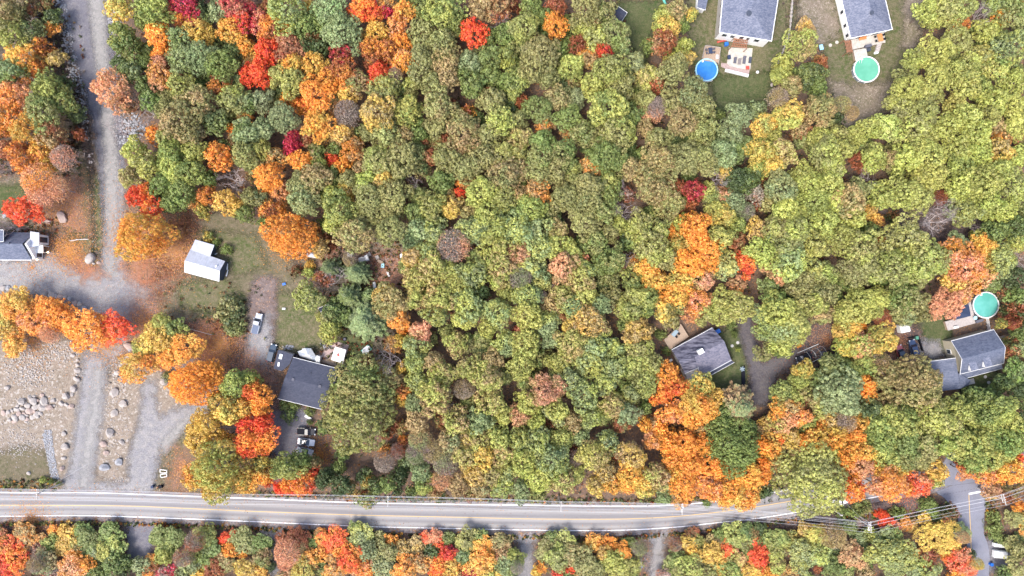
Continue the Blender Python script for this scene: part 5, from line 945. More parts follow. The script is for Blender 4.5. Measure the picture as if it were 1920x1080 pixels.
def dormer_house():
    h = empty('house'); E, Rg = 4.3, 8.3
    nw, ne = P(1783.5, 639.2, E), P(1863.2, 617.8, E); sw, se = P(1800, 701.4, E), P(1882, 681, E); rw, re = P(1803.5, 673, Rg), P(1885, 651, Rg)
    sw = P(1789, 704, E) if False else sw
    for q in ((nw, ne, re, rw), (rw, re, se, sw)):
        m = MB(); m.slab([tuple(v) for v in q], 0.15); m.build('roof_slope', M['shingle_slate'], h)
    fascia('fascia', [nw, ne], M['white'], h, 0.22, close=False); fascia('fascia', [nw, rw, sw], M['trim'], h, 0.16, close=False); fascia('fascia', [sw, se], M['white'], h, 0.18, close=False); fascia('fascia', [ne, re, se], M['trim'], h, 0.12, close=False)
    ft = inset([sw, se, ne, nw], 0.3); m = MB(); m.prism([tuple(v) for v in ft], 0, E - 0.15)
    e0, e1, w0, w3 = ft[1], ft[2], ft[0], ft[3]; mm = Vector((re.x, re.y)) - (Vector((re.x, re.y)) - Vector((rw.x, rw.y))).normalized() * 0.3; mw = Vector((rw.x, rw.y)) + (Vector((re.x, re.y)) - Vector((rw.x, rw.y))).normalized() * 0.3
    m.add([(*e0, E - .15), (*e1, E - .15), (*mm, Rg - .3), (*w0, E - .15), (*w3, E - .15), (*mw, Rg - .3)], [(0, 1, 2), (3, 5, 4), (0, 2, 5, 3), (1, 4, 5, 2)])
    m.build('wall', M['beige'], h)
    for t0, t1, z0, z1 in ((0.28, 0.42, 1.0, 2.5), (0.62, 0.76, 1.0, 2.5), (0.45, 0.6, 4.6, 6.0)): win(h, ft[3], ft[0], t0, t1, z0, z1)
    u = (se - sw).normalized(); n_ = Vector((u.y, -u.x, 0))
    for t in (0.24, 0.56):
        b = sw.lerp(se, t) - n_ * 0.6; m = MB(); hw = 0.95
        q0 = b + u * -hw; q1 = b + u * hw; k = (rw - sw); lift = Vector((0, 0, 1.7)); bk = k * 0.62
        m.slab([tuple(q0 + lift + Vector((0, 0, .3))), tuple(q1 + lift + Vector((0, 0, .3))), tuple(q1 + bk + Vector((0, 0, .05))), tuple(q0 + bk + Vector((0, 0, .05)))], 0.12)
        dm = m.build('dormer', M['shingle_blue'], h)
        m = MB(); i0, i1 = q0 + u * .12, q1 - u * .12; m.prism([tuple(i0[:2]), tuple(i1[:2]), tuple((i1 + bk * .5)[:2]), tuple((i0 + bk * .5)[:2])], E - 0.1, E + 1.75); m.build('dormer_wall', M['white'], dm)
        m = MB(); m.box(((b + n_ * .03).x, (b + n_ * .03).y, E + 1.0), (1.2, .08, 1.0), math.atan2(u.y, u.x)); m.build('pane', M['glass'], dm)
    # porch roof
    a, b = sw - Vector((0, 0, .8)) - u * 0.2, se - Vector((0, 0, .8)); c, d = b + n_ * 1.6 + u * .3 - Vector((0, 0, .5)), a + n_ * 1.9 - Vector((0, 0, .5)) - u * .5
    m = MB(); m.slab([tuple(v) for v in (a, b, c, d)], 0.1); m.build('porch_roof', M['shingle_slate'], h); fascia('gutter', [c, d], M['white'], h, 0.14, close=False)
    for t in (0.35, 0.65, 0.95):
        q = d.lerp(c, t) - n_ * .2; m = MB(); m.tube([(q.x, q.y, 0), (q.x, q.y, 2.9)], 0.08, n=8); m.build('porch_post', M['white'], h)
    # garage wing
    g = [P(1738.8, 678, 2.9), P(1789.5, 670.7, 3.2), P(1800.5, 729, 3.2), P(1752, 735, 2.9)]; r1, r2 = P(1792, 678, 4.6), P(1802, 722, 4.4)
    r1, r2 = P(1793.5, 700, 4.9), P(1799, 722, 4.4)
    m = MB(); m.slab([tuple(v) for v in (g[0], P(1792, 671, 4.6), P(1800.5, 729, 3.9), g[3])], 0.12); m.build('garage_roof', M['shingle_slate'], h)
    m = MB(); m.slab([tuple(v) for v in (P(1797, 700, 4.4), P(1820, 713, 3.1), P(1816, 722, 2.9), P(1800.7, 729, 3.88))], 0.12); m.build('garage_roof', M['shingle_slate'], h)
    fascia('fascia', [g[0], P(1792, 671, 4.6)], M['white'], h, 0.16, close=False)
    m = MB(); m.prism([tuple(v) for v in inset(g, 0.3)], 0, 2.7); m.build('garage_wall', M['beige'], h)
    p = P(1881, 636, 0); m = MB(); m.box((p.x - .6, p.y, 2.8), (1.7, 1.6, 5.6), 0.25); ch = m.build('chimney', M['white'], h); m = MB(); m.cyl((p.x - .3, p.y, 5.6), .3, .5, 12); m.build('flue', M['black'], ch)
    p = P(1842.5, 658, 7.6); m = MB(); m.cyl((p.x, p.y, 7.0), 0.35, 0.8, 12); m.build('roof_vent', M['dark_wall'], h)
    q = [P(1811, 712, .2), P(1825, 709, .2), P(1828, 719, .2), P(1814, 722, .2)]; m = MB(); m.prism([tuple(v[:2]) for v in q], 0.01, 0.3); m.build('doorstep', M['conc'], h)
    tag(h, 'steep slate roofed house with two dormers and beige gable beside the turquoise pool', 'house')
dormer_house()
def small_shed(label, q, z, roof, wall, cat='shed'):
    h = empty('garden_shed'); pts = [P(x, y, z) for x, y in q]; n = len(pts)
    a, b, c, d = pts; r0, r1 = (a + d) / 2 + Vector((0, 0, .7)), (b + c) / 2 + Vector((0, 0, .7))
    for s in ((a, b, r1, r0), (r0, r1, c, d)):
        m = MB(); m.slab([tuple(v) for v in s], 0.08); m.build('roof_slope', roof, h)
    fascia('fascia', [a, b, c, d], M['white'], h, 0.16)
    w_ = inset([a, b, c, d], 0.18); m = MB(); m.prism([tuple(v) for v in w_], 0, z - 0.05)
    m.build('wall', wall, h); m = MB(); w1, w2 = ccw([tuple(v) for v in w_])[0:2]; cx, cy = (w1[0] + w2[0]) / 2, (w1[1] + w2[1]) / 2
    m.box((cx, cy, 1.0), (0.9, 0.1, 1.9), math.atan2(w2[1] - w1[1], w2[0] - w1[0])); m.build('door', M['trim'], h); tag(h, label, cat); return h
small_shed('small dark roofed shed with white edge half under trees on the upper lawn', [(1159.5, 12), (1176, 23.5), (1163.5, 43), (1147, 31)], 2.4, M['shingle_dark'], M['greige'])
small_shed('narrow navy roofed shed with white walls by the top edge', [(1309, -14), (1328.5, -14), (1322.5, 19), (1307, 14)], 2.6, M['shingle_slate'], M['white'])
small_shed('little white roofed hut under the big orange tree west of the scrap yard', [(575.5, 469), (593.5, 471), (592.5, 483), (574.5, 480)], 2.2, M['white_metal'], M['white'])
small_shed('dark blue lean-to half hidden under trees above the back lawn', [(597, 578), (620, 568), (626, 575), (602, 585)], 2.1, M['shingle_dark'], M['dark_wall'])
# ---- pools
def pool(x, y, rpx, z, label, c, c2, wallm, rim):
    p = P(x, y, z); r = rpx * (HC - z) / HC / PPM; h = empty('pool', (p.x, p.y, 0))
    m = MB(); m.ring((0, 0, 0), r - 0.1, r, z, 40); m.build('pool_wall', wallm, h)
    m = MB(); m.ring((0, 0, z - .02), r - 0.16, r + 0.14, 0.08, 40); m.build('rim', rim, h)
    m = MB(); m.cyl((0, 0, 0.05), r - 0.12, z - 0.25, 40); m.build('water', water_mat('water_' + label.split()[1], c, c2), h)
    m = MB()
    for k in range(12):
        a = 6.283 * k / 12; m.box((math.cos(a) * (r + .06), math.sin(a) * (r + .06), z / 2), (0.12, 0.16, z), a)
    m.build('uprights', rim, h); m = MB(); m.box((-r * .35, r * .8, z - 0.25), (0.5, 0.4, 0.5), 0.3); m.build('skimmer', M['white'], h)
    tag(h, label, 'pool'); return h, p, r
h, p, r = pool(1325, 131, 20.3, 1.3, 'round blue above ground pool beside a wooden deck', (0.025, 0.17, 0.5), (0.05, 0.22, 0.56), M['navy'], M['ltblue'])
m = MB(); 
for k in range(10):
    a = R(200 + k * 11); m.tube([(p.x + math.cos(a) * (r + .35), p.y + math.sin(a) * (r + .35), 0), (p.x + math.cos(a) * (r + .35), p.y + math.sin(a) * (r + .35), 1.5)], 0.03)
pts = [(p.x + math.cos(R(200 + k * 11)) * (r + .35), p.y + math.sin(R(200 + k * 11)) * (r + .35), 1.5) for k in range(10)]; m.tube(pts, 0.05)
tag(m.build('pool_railing', M['trim']), 'pale safety railing curving round the south side of the blue pool', 'railing')
pool(1624.7, 130, 23.7, 1.3, 'round green above ground pool with a white rim', (0.1, 0.34, 0.22), (0.13, 0.4, 0.27), M['pool_wall'], M['white'])
m = MB()
for dx in (-.3, .3): m.tube([(P(1611, 113, 1.3).x + dx, P(1611, 113, 1.3).y + .5, 0), (P(1611, 113, 1.3).x + dx, P(1611, 113, 1.3).y, 2.0), (P(1611, 113, 1.3).x + dx + .3, P(1611, 113, 1.3).y - .8, 1.4)], .04)
for z in (.4, .8, 1.2, 1.6): m.tube([(P(1611, 113, 1.3).x - .3, P(1611, 113, 1.3).y + .4 - z * .2, z), (P(1611, 113, 1.3).x + .3, P(1611, 113, 1.3).y + .4 - z * .2, z)], .03)
tag(m.build('pool_ladder', M['white']), 'white ladder hooked over the north-west rim of the green pool', 'ladder')
pool(1848.6, 572, 24.0, 1.3, 'round turquoise above ground pool in the eastern garden', (0.13, 0.42, 0.38), (0.09, 0.35, 0.3), M['pool_wall'], M['trim'])
# ---- decks and patios
dk = empty('pool_deck'); deck_boards(dk, [P(1322.6, 85, 1.2), P(1351.5, 89, 1.2), P(1347.5, 118, 1.2), P(1317, 113, 1.2)], 1.2, M['wood'], 14)
m = MB()
for a, b in ((P(1322.6, 85, 2.1), P(1351.5, 89, 2.1)), (P(1351.5, 89, 2.1), P(1347.5, 120, 2.1)), (P(1322.6, 85, 2.1), P(1317, 108, 2.1))):
    m.tube([a, b], 0.06)
    for k in range(7): q = a.lerp(b, k / 6); m.tube([(q.x, q.y, 1.2), q], 0.03)
m.build('railing', M['wood_grey'], dk); tag(dk, 'tan wooden deck joined to the north side of the blue pool', 'deck')
def patio(label, px, mat, z=0.14, name='patio'):
    m = MB(); m.prism([tuple(P(x, y, z)[:2]) for x, y in px], 0.01, z); o = m.build(name, mat); tag(o, label, 'patio'); return o
patio('cream stone patio with loungers below the big grey house', [(1367, 89), (1411.5, 90.4), (1407, 130), (1399, 130), (1368.5, 124.4), (1363, 118.5)], M['patio'])
patio('brown gravel strip south of the cream patio', [(1352, 118), (1363, 119), (1369, 125), (1406, 131), (1404, 139), (1365, 131), (1352, 125)], M['paver'], 0.06)
m = MB(); a, b = P(1359.6, 131.5, .4), P(1403.5, 142, .4); d = b - a; 
seg = empty('retaining_wall')
for k in range(14):
    q = a.lerp(b, (k + .5) / 14); m = MB(); m.box((q.x, q.y, 0.25), (d.length / 14 * .94, 0.75, 0.5 + rng.uniform(-.03, .03)), math.atan2(d.y, d.x) + rng.uniform(-.03, .03)); m.build('block', M['trim'], seg)
tag(seg, 'low white block wall south of the cream patio', 'wall')
def pergola(label, c4, z, nx, mat, two=True):
    h = empty('pergola'); a, b, c, d = [P(x, y, z) for x, y in c4]
    for k in range(nx):
        t = (k + .5) / nx; p, q = a.lerp(b, t), d.lerp(c, t); m = MB(); u = q - p; m.box(((p + q) / 2 + Vector((0, 0, .12)))[:], (u.length, 0.16, 0.18), math.atan2(u.y, u.x)); m.build('slat', mat, h)
    for t in (0.12, .37, 0.63, 0.88):
        p, q = a.lerp(d, t), b.lerp(c, t); m = MB(); u = q - p; m.box(((p + q) / 2 - Vector((0, 0, .08)))[:], (u.length, 0.22, 0.2), math.atan2(u.y, u.x)); m.build('beam', mat, h)
    for p in (a, b, c, d):
        m = MB(); m.box((p.x, p.y, z / 2), (0.14, 0.14, z)); m.build('post', mat, h)
    tag(h, label, 'pergola'); return h
pergola('brown slatted pergola against the rear of the big grey house', [(1376, 71), (1403, 73), (1400, 91), (1371, 88)], 2.7, 9, M['brown_slat'])
pergola('pinkish slatted pergola at the corner of the white deck house', [(1582.6, 76), (1596, 75), (1598.5, 97), (1587.5, 99.5)], 2.5, 5, M['brown_slat'])
def lounger(label, x, y, l, wd, rz, mat, grp='loungers on the cream patio'):
    p = P(x, y, 0.3); h = empty('lounger', (p.x, p.y, 0.14), rz); m = MB(); m.box((0, -.25, .3), (wd, l * .65, .1)); m.build('seat', mat, h)
    m = MB(); m.box((0, l * .3, .42), (wd, l * .36, .09), 0, Matrix.Rotation(0.5, 3, 'X')); m.build('backrest', mat, h)
    for sx in (-1, 1):
        for sy in (-.4, .3): m = MB(); m.box((sx * wd * .45, l * sy, .13), (.06, .06, .26)); m.build('leg', M['black'], h)
    tag(h, label, 'lounger', grp)
lounger('westernmost grey lounger on the cream patio', 1378, 113.3, 1.7, .75, -.12, M['grey_fab'])
lounger('shorter taupe grey lounger, second from the west on the cream patio', 1386.3, 115.6, 1.6, .8, -.12, plain('taupe_fabric', (.2, .18, .18), .8))
lounger('longest dark lounger in the middle of the cream patio', 1395.2, 113, 2.2, .8, -.12, M['grey_fab'])
lounger('easternmost slate lounger by the edge of the cream patio', 1406, 113, 1.7, .75, -.1, M['dark_wall'])
def boxy(name, label, cat, x, y, sz, z, rz, mat, top=None, topmat=None, grp=None):
    """small furniture: carcase plus lid"""
    p = P(x, y, z + sz[2]); h = empty(name, (p.x, p.y, z), rz); m = MB(); m.box((0, 0, sz[2] / 2), sz); m.build('body', mat, h, bevel=0.03)
    m = MB(); m.box((0, 0, sz[2] + .035), (sz[0] * 1.06, sz[1] * 1.06, .06)); m.build(top or 'lid', topmat or mat, h, bevel=0.02); tag(h, label, cat, grp); return h
def tableset(name, label, x, y, z, rz, tw, tl, tmat, cmat, n=4):
    p = P(x, y, z + .7); h = empty(name, (p.x, p.y, z), rz); m = MB(); m.box((0, 0, .72), (tw, tl, .06)); m.build('table_top', tmat, h)
    for sx in (-1, 1):
        for sy in (-1, 1): m = MB(); m.box((sx * tw * .42, sy * tl * .42, .35), (.07, .07, .7)); m.build('leg', M['black'], h)
    tag(h, label, 'table')
    for i in range(n):
        sx = (-1, 1)[i % 2]; sy = (-.28, .28)[i // 2]; q = Matrix.Rotation(rz, 3, 'Z') @ Vector((sx * (tw / 2 + .4), sy * tl, 0)); c = empty('chair', (p.x + q.x, p.y + q.y, z), rz + (0 if sx > 0 else math.pi))
        m = MB(); m.box((0, 0, .44), (.5, .5, .08)); m.build('seat', cmat, c); m = MB(); m.box((.24, 0, .7), (.06, .5, .5)); m.build('backrest', cmat, c)
        for a in (-.2, .2):
            for b_ in (-.2, .2): m = MB(); m.box((a, b_, .2), (.05, .05, .4)); m.build('leg', M['black'], c)
        tag(c, ['first','second','third','fourth'][i].replace('first','south-west').replace('second','south-east').replace('third','north-west').replace('fourth','north-east') + ' chair at the ' + label.split(' with')[0], 'chair', 'chairs around the ' + label.split(' with')[0])
tableset('garden_table', 'dark slate table with chairs on the blue pool deck', 1332, 95, 1.2, .1, 1.0, 1.6, M['navy'], M['grey_fab'])
boxy('side_table', 'small red table at the foot of the cream patio', 'table', 1402, 126.7, (.8, .8, .4), .14, .1, M['red'])
boxy('storage_bin', 'blue plastic bin by the pergola of the big house', 'bin', 1362.6, 82, (.9, .9, .9), 0, .1, M['blue'])
boxy('patio_cushion_box', 'small dark blue box on the west side of the cream patio', 'box', 1367.5, 106.7, (.7, 1.0, .6), .14, .1, M['navy'])
m = MB(); p = P(1354, 77.5, .3); m.tube([(p.x - 1.3, p.y - .15, .2), (p.x - .6, p.y - .05, .3), (p.x + .5, p.y + .1, .3), (p.x + 1.3, p.y + .25, .2)], .28, .14, 8)
tag(m.build('kayak', M['red'], smooth=True), 'faded red kayak lying by the corner of the big grey house', 'kayak')
p = P(1344.5, 106.7, 1.5); t = empty('deck_chair', (p.x, p.y, 1.2), 0); m = MB()
for k in range(5): m.box((0, -.5 + k * .25, .4), (.55, .14, .05))
m.build('slats', M['white'], t); m = MB(); m.box((-.28, 0, .25), (.05, 1.1, .45)); m.box((.28, 0, .25), (.05, 1.1, .45)); m.build('frame', M['white'], t); tag(t, 'white slatted ladder chair on the blue pool deck', 'chair')
p = P(1420, 135.6, .5); t = empty('garden_globe', (p.x, p.y, 0)); m = MB(); m.cyl((0, 0, 0), .12, .3, 10); m.build('base', M['conc'], t)
me = bpy.data.meshes.new('globe'); bm = bmesh.new(); bmesh.ops.create_icosphere(bm, subdivisions=2, radius=.42, matrix=Matrix.Translation((0, 0, .65))); bm.to_mesh(me); bm.free(); link('globe', me, t, M['white']); tag(t, 'round white globe lamp on the lawn south-east of the cream patio', 'lamp')
# white deck house terrace
dk = empty('terrace'); deck_boards(dk, [P(1596, 75, 1.0), P(1657.5, 61, 1.0), P(1660.5, 79.5, 1.0), P(1598.5, 93, 1.0)], 1.0, M['patio'], 26); tag(dk, 'long pale terrace behind the white deck house', 'deck')
dk = empty('pool_deck'); deck_boards(dk, [P(1600, 94, 1.1), P(1624, 90, 1.1), P(1627, 106, 1.1), P(1604, 114, 1.1)], 1.1, M['patio'], 9); tag(dk, 'pale deck square leading down to the green pool', 'deck')
tableset('garden_table', 'orange wooden table on the east end of the terrace', 1650.5, 70.5, 1.0, .25, 1.3, 2.0, M['orange'], M['black'])
h = empty('garden_bench', P(1618, 72, 1.5) * 1); h.location.z = 1.0; h.rotation_euler.z = .25; m = MB(); m.box((0, 0, .4), (2.0, .6, .12)); m.build('seat', M['orange'], h); m = MB(); m.box((0, .3, .65), (2.0, .1, .5)); m.build('backrest', M['orange'], h); tag(h, 'orange brown bench against the wall of the white deck house', 'bench')
boxy('barbecue', 'black barbecue at the terrace edge above the green pool', 'barbecue', 1629, 85.5, (1.5, .7, 1.0), 1.0, .2, M['grey_fab']); boxy('garden_chest', 'dark green chest on the grass beside the terrace', 'chest', 1628.5, 93, (1.2, .8, .7), 0, .2, M['dark_wall'])
st = empty('steps')
for k in range(6): q = P(1645.5, 85, 0).lerp(P(1643.5, 98, 0), k / 5); m = MB(); m.box((q.x, q.y, (1.0 - k * .16) / 2), (1.1, .36, 1.0 - k * .16), -.15); m.build('step', M['wood_grey'], st)
tag(st, 'grey wooden steps down from the terrace towards the lawn', 'steps')
boxy('planter', 'small white planter at the foot of the terrace steps', 'planter', 1643, 99, (1.0, .5, .4), 0, .2, M['white'])
for k, (x, y, lb) in enumerate(((1556.7, 85, 'white round stepping slab nearer the light blue table'), (1569, 79.5, 'white round stepping slab nearer the white deck house'))):
    p = P(x, y, 0); m = MB(); m.cyl((p.x, p.y, 0.01), .45, .08, 14); tag(m.build('stepping_stone', M['patio']), lb, 'stepping stone')
tableset('play_table', 'light blue play table on the dry lawn', 1540, 88.6, 0, .2, 1.0, 1.4, M['ltblue'], M['ltblue'], 0)
p = P(1245, 2, .5); t = empty('play_slide', (p.x, p.y, 0), .6); m = MB(); m.box((0, 0, .6), (.6, 2.0, .08), 0, Matrix.Rotation(.5, 3, 'X')); m.build('chute', M['teal'], t); m = MB(); m.box((0, .9, .5), (.7, .3, 1.0)); m.build('ladder', M['white'], t); tag(t, 'teal play slide at the top edge of the lawn', 'slide')
# bungalow back yard
patio('reddish paved terrace behind the bungalow', [(604, 664), (612, 653), (628, 645), (630, 640), (654, 647), (651, 660), (643, 684), (640, 690), (598, 679)], M['paver'], 0.12)
dk = empty('wooden_deck'); deck_boards(dk, [P(598, 677, .5), P(624, 670, .5), P(645, 680, .5), P(641, 690, .5)], .5, M['wood'], 10); tag(dk, 'brown deck strip along the bungalow rear wall', 'deck')
q = [P(628.5, 650, 2.6), P(649, 655.8, 2.6), P(643, 681.5, 2.6), P(620.7, 674.3, 2.6)]; h = empty('canopy'); c = sum(q, Vector()) / 4
for i in range(4): m = MB(); m.slab([tuple(q[i]), tuple(q[(i + 1) % 4]), (c.x, c.y, 3.0)], .05); m.build('roof_panel', M['white'], h)
for v in q: m = MB(); m.box((v.x + (c.x - v.x) * .06, v.y + (c.y - v.y) * .06, 1.3), (.1, .1, 2.5)); m.build('post', M['trim'], h)
m = MB(); m.box((c.x - .1, c.y, 3.02), (.5, .8, .14), .2); m.build('vent_flap', M['red'], h); tag(h, 'square white canopy on the paved terrace behind the bungalow', 'canopy')
q = [P(558, 659, 1.2), P(573, 653, 2.2), P(583, 653, 2.2), P(594, 670.5, 2.0), P(592.5, 679, 1.3), P(562, 668, 1.2)]; h = empty('sail_canopy'); c = P(577, 664, 2.9)
M['sail'] = plain('grey_sail', (.42, .43, .44), .5, var=.2, scale=1.5)
clear_p = plain('clear_plastic', (.3, .33, .37), .2, var=.25, scale=2)
for i in range(6): m = MB(); m.slab([tuple(q[i]), tuple(q[(i + 1) % 6]), tuple(c)], .03); m.build('panel', clear_p if i % 2 else M['sail'], h)
for v in q: m = MB(); m.tube([(v.x, v.y, 0), tuple(v)], .05); m.build('post', M['trim'], h)
tag(h, 'translucent grey many-sided sun shelter against the bungalow rear', 'shelter')
h = empty('trellis')
for k in range(5): p = P(593 + k * 1.4, 671 + k * .6, 2.2); m = MB(); m.box((p.x, p.y, 1.2), (.1, 1.4, 2.2), -.3); m.build('slat', M['white'], h)
for k in range(4): a, b = P(592, 671 + k * 2.2, 2.3), P(600, 674 + k * 2.2, 2.3); m = MB(); m.tube([a, b], .06); m.build('rail', M['white'], h)
tag(h, 'white lattice trellis between the shelter and the terrace', 'trellis')
p = P(687, 656, .2); h = empty('sandbox', (p.x, p.y, 0), -.85); m = MB(); m.box((0, 0, .12), (1.7, 2.6, .2)); m.build('mat', M['teal'], h, bevel=.05); m = MB(); m.ring((0, 0, .15), .55, .85, .25, 20); o = m.build('paddling_ring', M['white'], h); o.scale = (1, 1.5, 1); m = MB(); m.cyl((0, 0, .2), .56, .08, 20); o = m.build('paddling_water', M['trim'], h); o.scale = (1, 1.5, 1); tag(h, 'white paddling pool on a teal mat on the back lawn', 'paddling pool')
p = P(660.6, 693.5, .6); h = empty('play_tent', (p.x, p.y, 0), .4); m = MB(); s = 1.0; m.add([(-s, -s, 0), (s, -s, 0), (s, s, 0), (-s, s, 0), (-s * .6, 0, 1.2), (s * .6, 0, 1.2)], [(0, 1, 5, 4), (2, 3, 4, 5), (1, 2, 5), (3, 0, 4), (3, 2, 1, 0)]); m.build('canvas', M['white'], h); m = MB(); m.box((0, -.85, .3), (.7, .06, .6)); m.build('flap', M['grey_fab'], h); tag(h, 'small white tent by the crown edge east of the bungalow', 'tent')
p = P(646, 636, .4); h = empty('fire_bowl', (p.x, p.y, 0)); m = MB(); m.cyl((0, 0, 0), .3, .4, 14, .5); m.build('bowl', M['grey_fab'], h); m = MB(); m.ring((0, 0, .38), .35, .52, .06, 14); m.build('rim', M['black'], h); tag(h, 'dark fire bowl on the lawn north of the white canopy', 'fire bowl')
h = empty('fire_pit', P(687, 681, 0))
for k in range(14): a = 6.283 * k / 14; m = MB(); m.box((math.cos(a) * 1.35, math.sin(a) * 1.35, .14), (.35, .5, .28), a); m.build('stone', M['bark'], h)
m = MB(); m.cyl((0, 0, .005), 1.25, .12, 18); m.build('ash_bed', M['bark'], h); tag(h, 'brown ring of stones with ash beside the bare tree', 'fire pit')
tableset('garden_table', 'small white table in the bungalow shelter', 570, 656, 0, .3, .9, .9, M['white'], M['trim'], 2)
boxy('garden_chest', 'black chest at the joint of annex and bungalow', 'chest', 555.5, 667, (1.1, .7, .8), 0, -.2, M['black'])
boxy('lawn_sprinkler_box', 'small dark box with white side on the back lawn', 'box', 532, 579, (.8, .5, .5), 0, 0, M['grey_fab'], topmat=M['white'])
boxy('crate', 'blue crate on the rough lawn above the driveway', 'crate', 532.5, 532.5, (.8, .6, .4), 0, .3, M['blue'])
boxy('garden_bench', 'white bench at the foot of the hedge south of the bungalow', 'bench', 577.5, 782.5, (1.8, .6, .45), 0, -.5, M['trim'])
# dormer house garden
dk = empty('wooden_deck'); deck_boards(dk, [P(1771.8, 603, 1.1), P(1825, 589, 1.1), P(1829, 606, 1.1), P(1777.7, 620, 1.1)], 1.1, M['wood_grey'], 24); tag(dk, 'long grey deck between the turquoise pool and the dormer house', 'deck')
dk = empty('pool_deck'); deck_boards(dk, [P(1806, 574, 1.1), P(1819.5, 566, 1.1), P(1829, 600, 1.1), P(1817, 604, 1.1)], 1.1, M['wood_grey'], 6); tag(dk, 'grey deck strip hugging the west side of the turquoise pool', 'deck')
q = [P(1784.5, 586.7, 2.6), P(1815.6, 567, 2.6), P(1820.4, 592.5, 2.6), P(1788, 600.5, 2.6)]; h = empty('gazebo'); c = sum(q, Vector()) / 4
for i in range(4): m = MB(); m.slab([tuple(q[i]), tuple(q[(i + 1) % 4]), (c.x, c.y, 3.3)], .06); m.build('roof_panel', M['navy'], h)
for v in q: m = MB(); m.box((v.x + (c.x - v.x) * .1, v.y + (c.y - v.y) * .1, 1.3), (.12, .12, 2.55)); m.build('post', M['grey_fab'], h)
tag(h, 'navy fabric gazebo on the deck west of the turquoise pool', 'gazebo')
st = empty('steps')
for k in range(5): a = P(1773 + k * 1.2, 604, 0); q = P(1776 + k * .2, 612, 0); m = MB(); p_ = P(1772.5 + k * 1.6, 610.5 - k * .4, 0); m.box((p_.x, p_.y, (.2 + k * .2) / 2), (.22, 2.1, .2 + k * .2), .25); m.build('step', M['white'], st)
tag(st, 'white edged steps at the west end of the grey deck', 'steps')
boxy('cooler', 'white cool box on the grey deck', 'cool box', 1793, 613.5, (1.1, .6, .5), 1.1, .2, M['white'], topmat=M['trim'])
p = P(1828, 596, 1.6); h = empty('round_table', (p.x, p.y, 1.1)); m = MB(); m.cyl((0, 0, .65), .5, .06, 20); m.build('table_top', M['ltblue'], h); m = MB(); m.cyl((0, 0, 0), .05, .65, 8); m.build('leg', M['trim'], h); tag(h, 'round light blue table beside the turquoise pool', 'table')
boxy('storage_box', 'dark storage box under the pool deck edge', 'box', 1837, 601.5, (1.9, .7, .7), 0.9, .3, M['grey_fab'])
h = empty('garden_fence'); a, b = P(1853.5, 597, 1.3), P(1857, 618, 1.3)
for z in (.4, .8, 1.25): m = MB(); m.box(((a.x + b.x) / 2, (a.y + b.y) / 2, z), ((b - a).length, .08, .14), math.atan2(b.y - a.y, b.x - a.x)); m.build('rail', M['white'], h)
for k in range(4): v = a.lerp(b, k / 3); m = MB(); m.box((v.x, v.y, .7), (.14, .14, 1.4)); m.build('post', M['white'], h)
tag(h, 'white fence panel running from the turquoise pool to the dormer house', 'fence')
h = empty('timber_edging')
for (x0, y0), (x1, y1) in (((1703, 634), (1722, 631)), ((1722, 631), (1731, 658))):
    a, b = P(x0, y0, .6), P(x1, y1, .6); m = MB(); m.box(((a.x + b.x) / 2, (a.y + b.y) / 2, .35), ((b - a).length, .3, .7), math.atan2(b.y - a.y, b.x - a.x)); m.build('plank', M['black'], h)
tag(h, 'black timber edging around the parking spot of the dormer house', 'edging')
boxy('wheelie_bin', 'green bin at the corner of the black timber edging', 'bin', 1720, 633.5, (.7, .8, 1.1), 0, .1, M['green_pl'])
for x, y, lb in ((1847, 706.5, 'pale round slab nearest the porch of the dormer house'), (1853.5, 717, 'larger pale round slab south of the dormer house'), (1372.5, 648.5, 'pale round slab on the lawn east of the streaky roof'), (1383, 642.5, 'pale round slab nearest the dark drive')):
    p = P(x, y, 0); m = MB(); m.cyl((p.x, p.y, 0.01), .42, .12, 14); tag(m.build('stepping_stone', M['conc']), lb, 'stepping stone')
boxy('storage_bin', 'bright blue bin by the north-east corner of the streaky roofed house', 'bin', 1346, 621.5, (1.3, 1.0, 1.1), 0, .5, M['blue'])
boxy('air_conditioner', 'small white unit beside the west wall of the streaky roofed house', 'air conditioner', 1258, 675.5, (.8, .5, .6), 0, .5, M['white'])
p = P(1390.7, 691.5, .8); h = empty('garden_windmill', (p.x, p.y, 0), .3); m = MB(); m.tube([(0, 0, 0), (0, 0, 1.3)], .08, n=8); m.build('post', M['trim'], h)
for k in range(6): a = 6.283 * k / 6; m = MB(); m.box((math.cos(a) * .4, math.sin(a) * .4, 1.3), (.55, .25, .05), a); m.build('blade', M['ltblue_glass'], h)
tag(h, 'pale blue garden ornament at the head of the dark strip by the drive', 'ornament')
m = MB(); m.prism([tuple(P(x, y, .2)[:2]) for x, y in ((1390, 696), (1397, 684), (1398, 738), (1391, 736))], 0.01, .2); tag(m.build('dark_strip', M['black']), 'long black strip between the lawn and the dark drive', 'flower bed')  # thin black slab along the edge of the drive
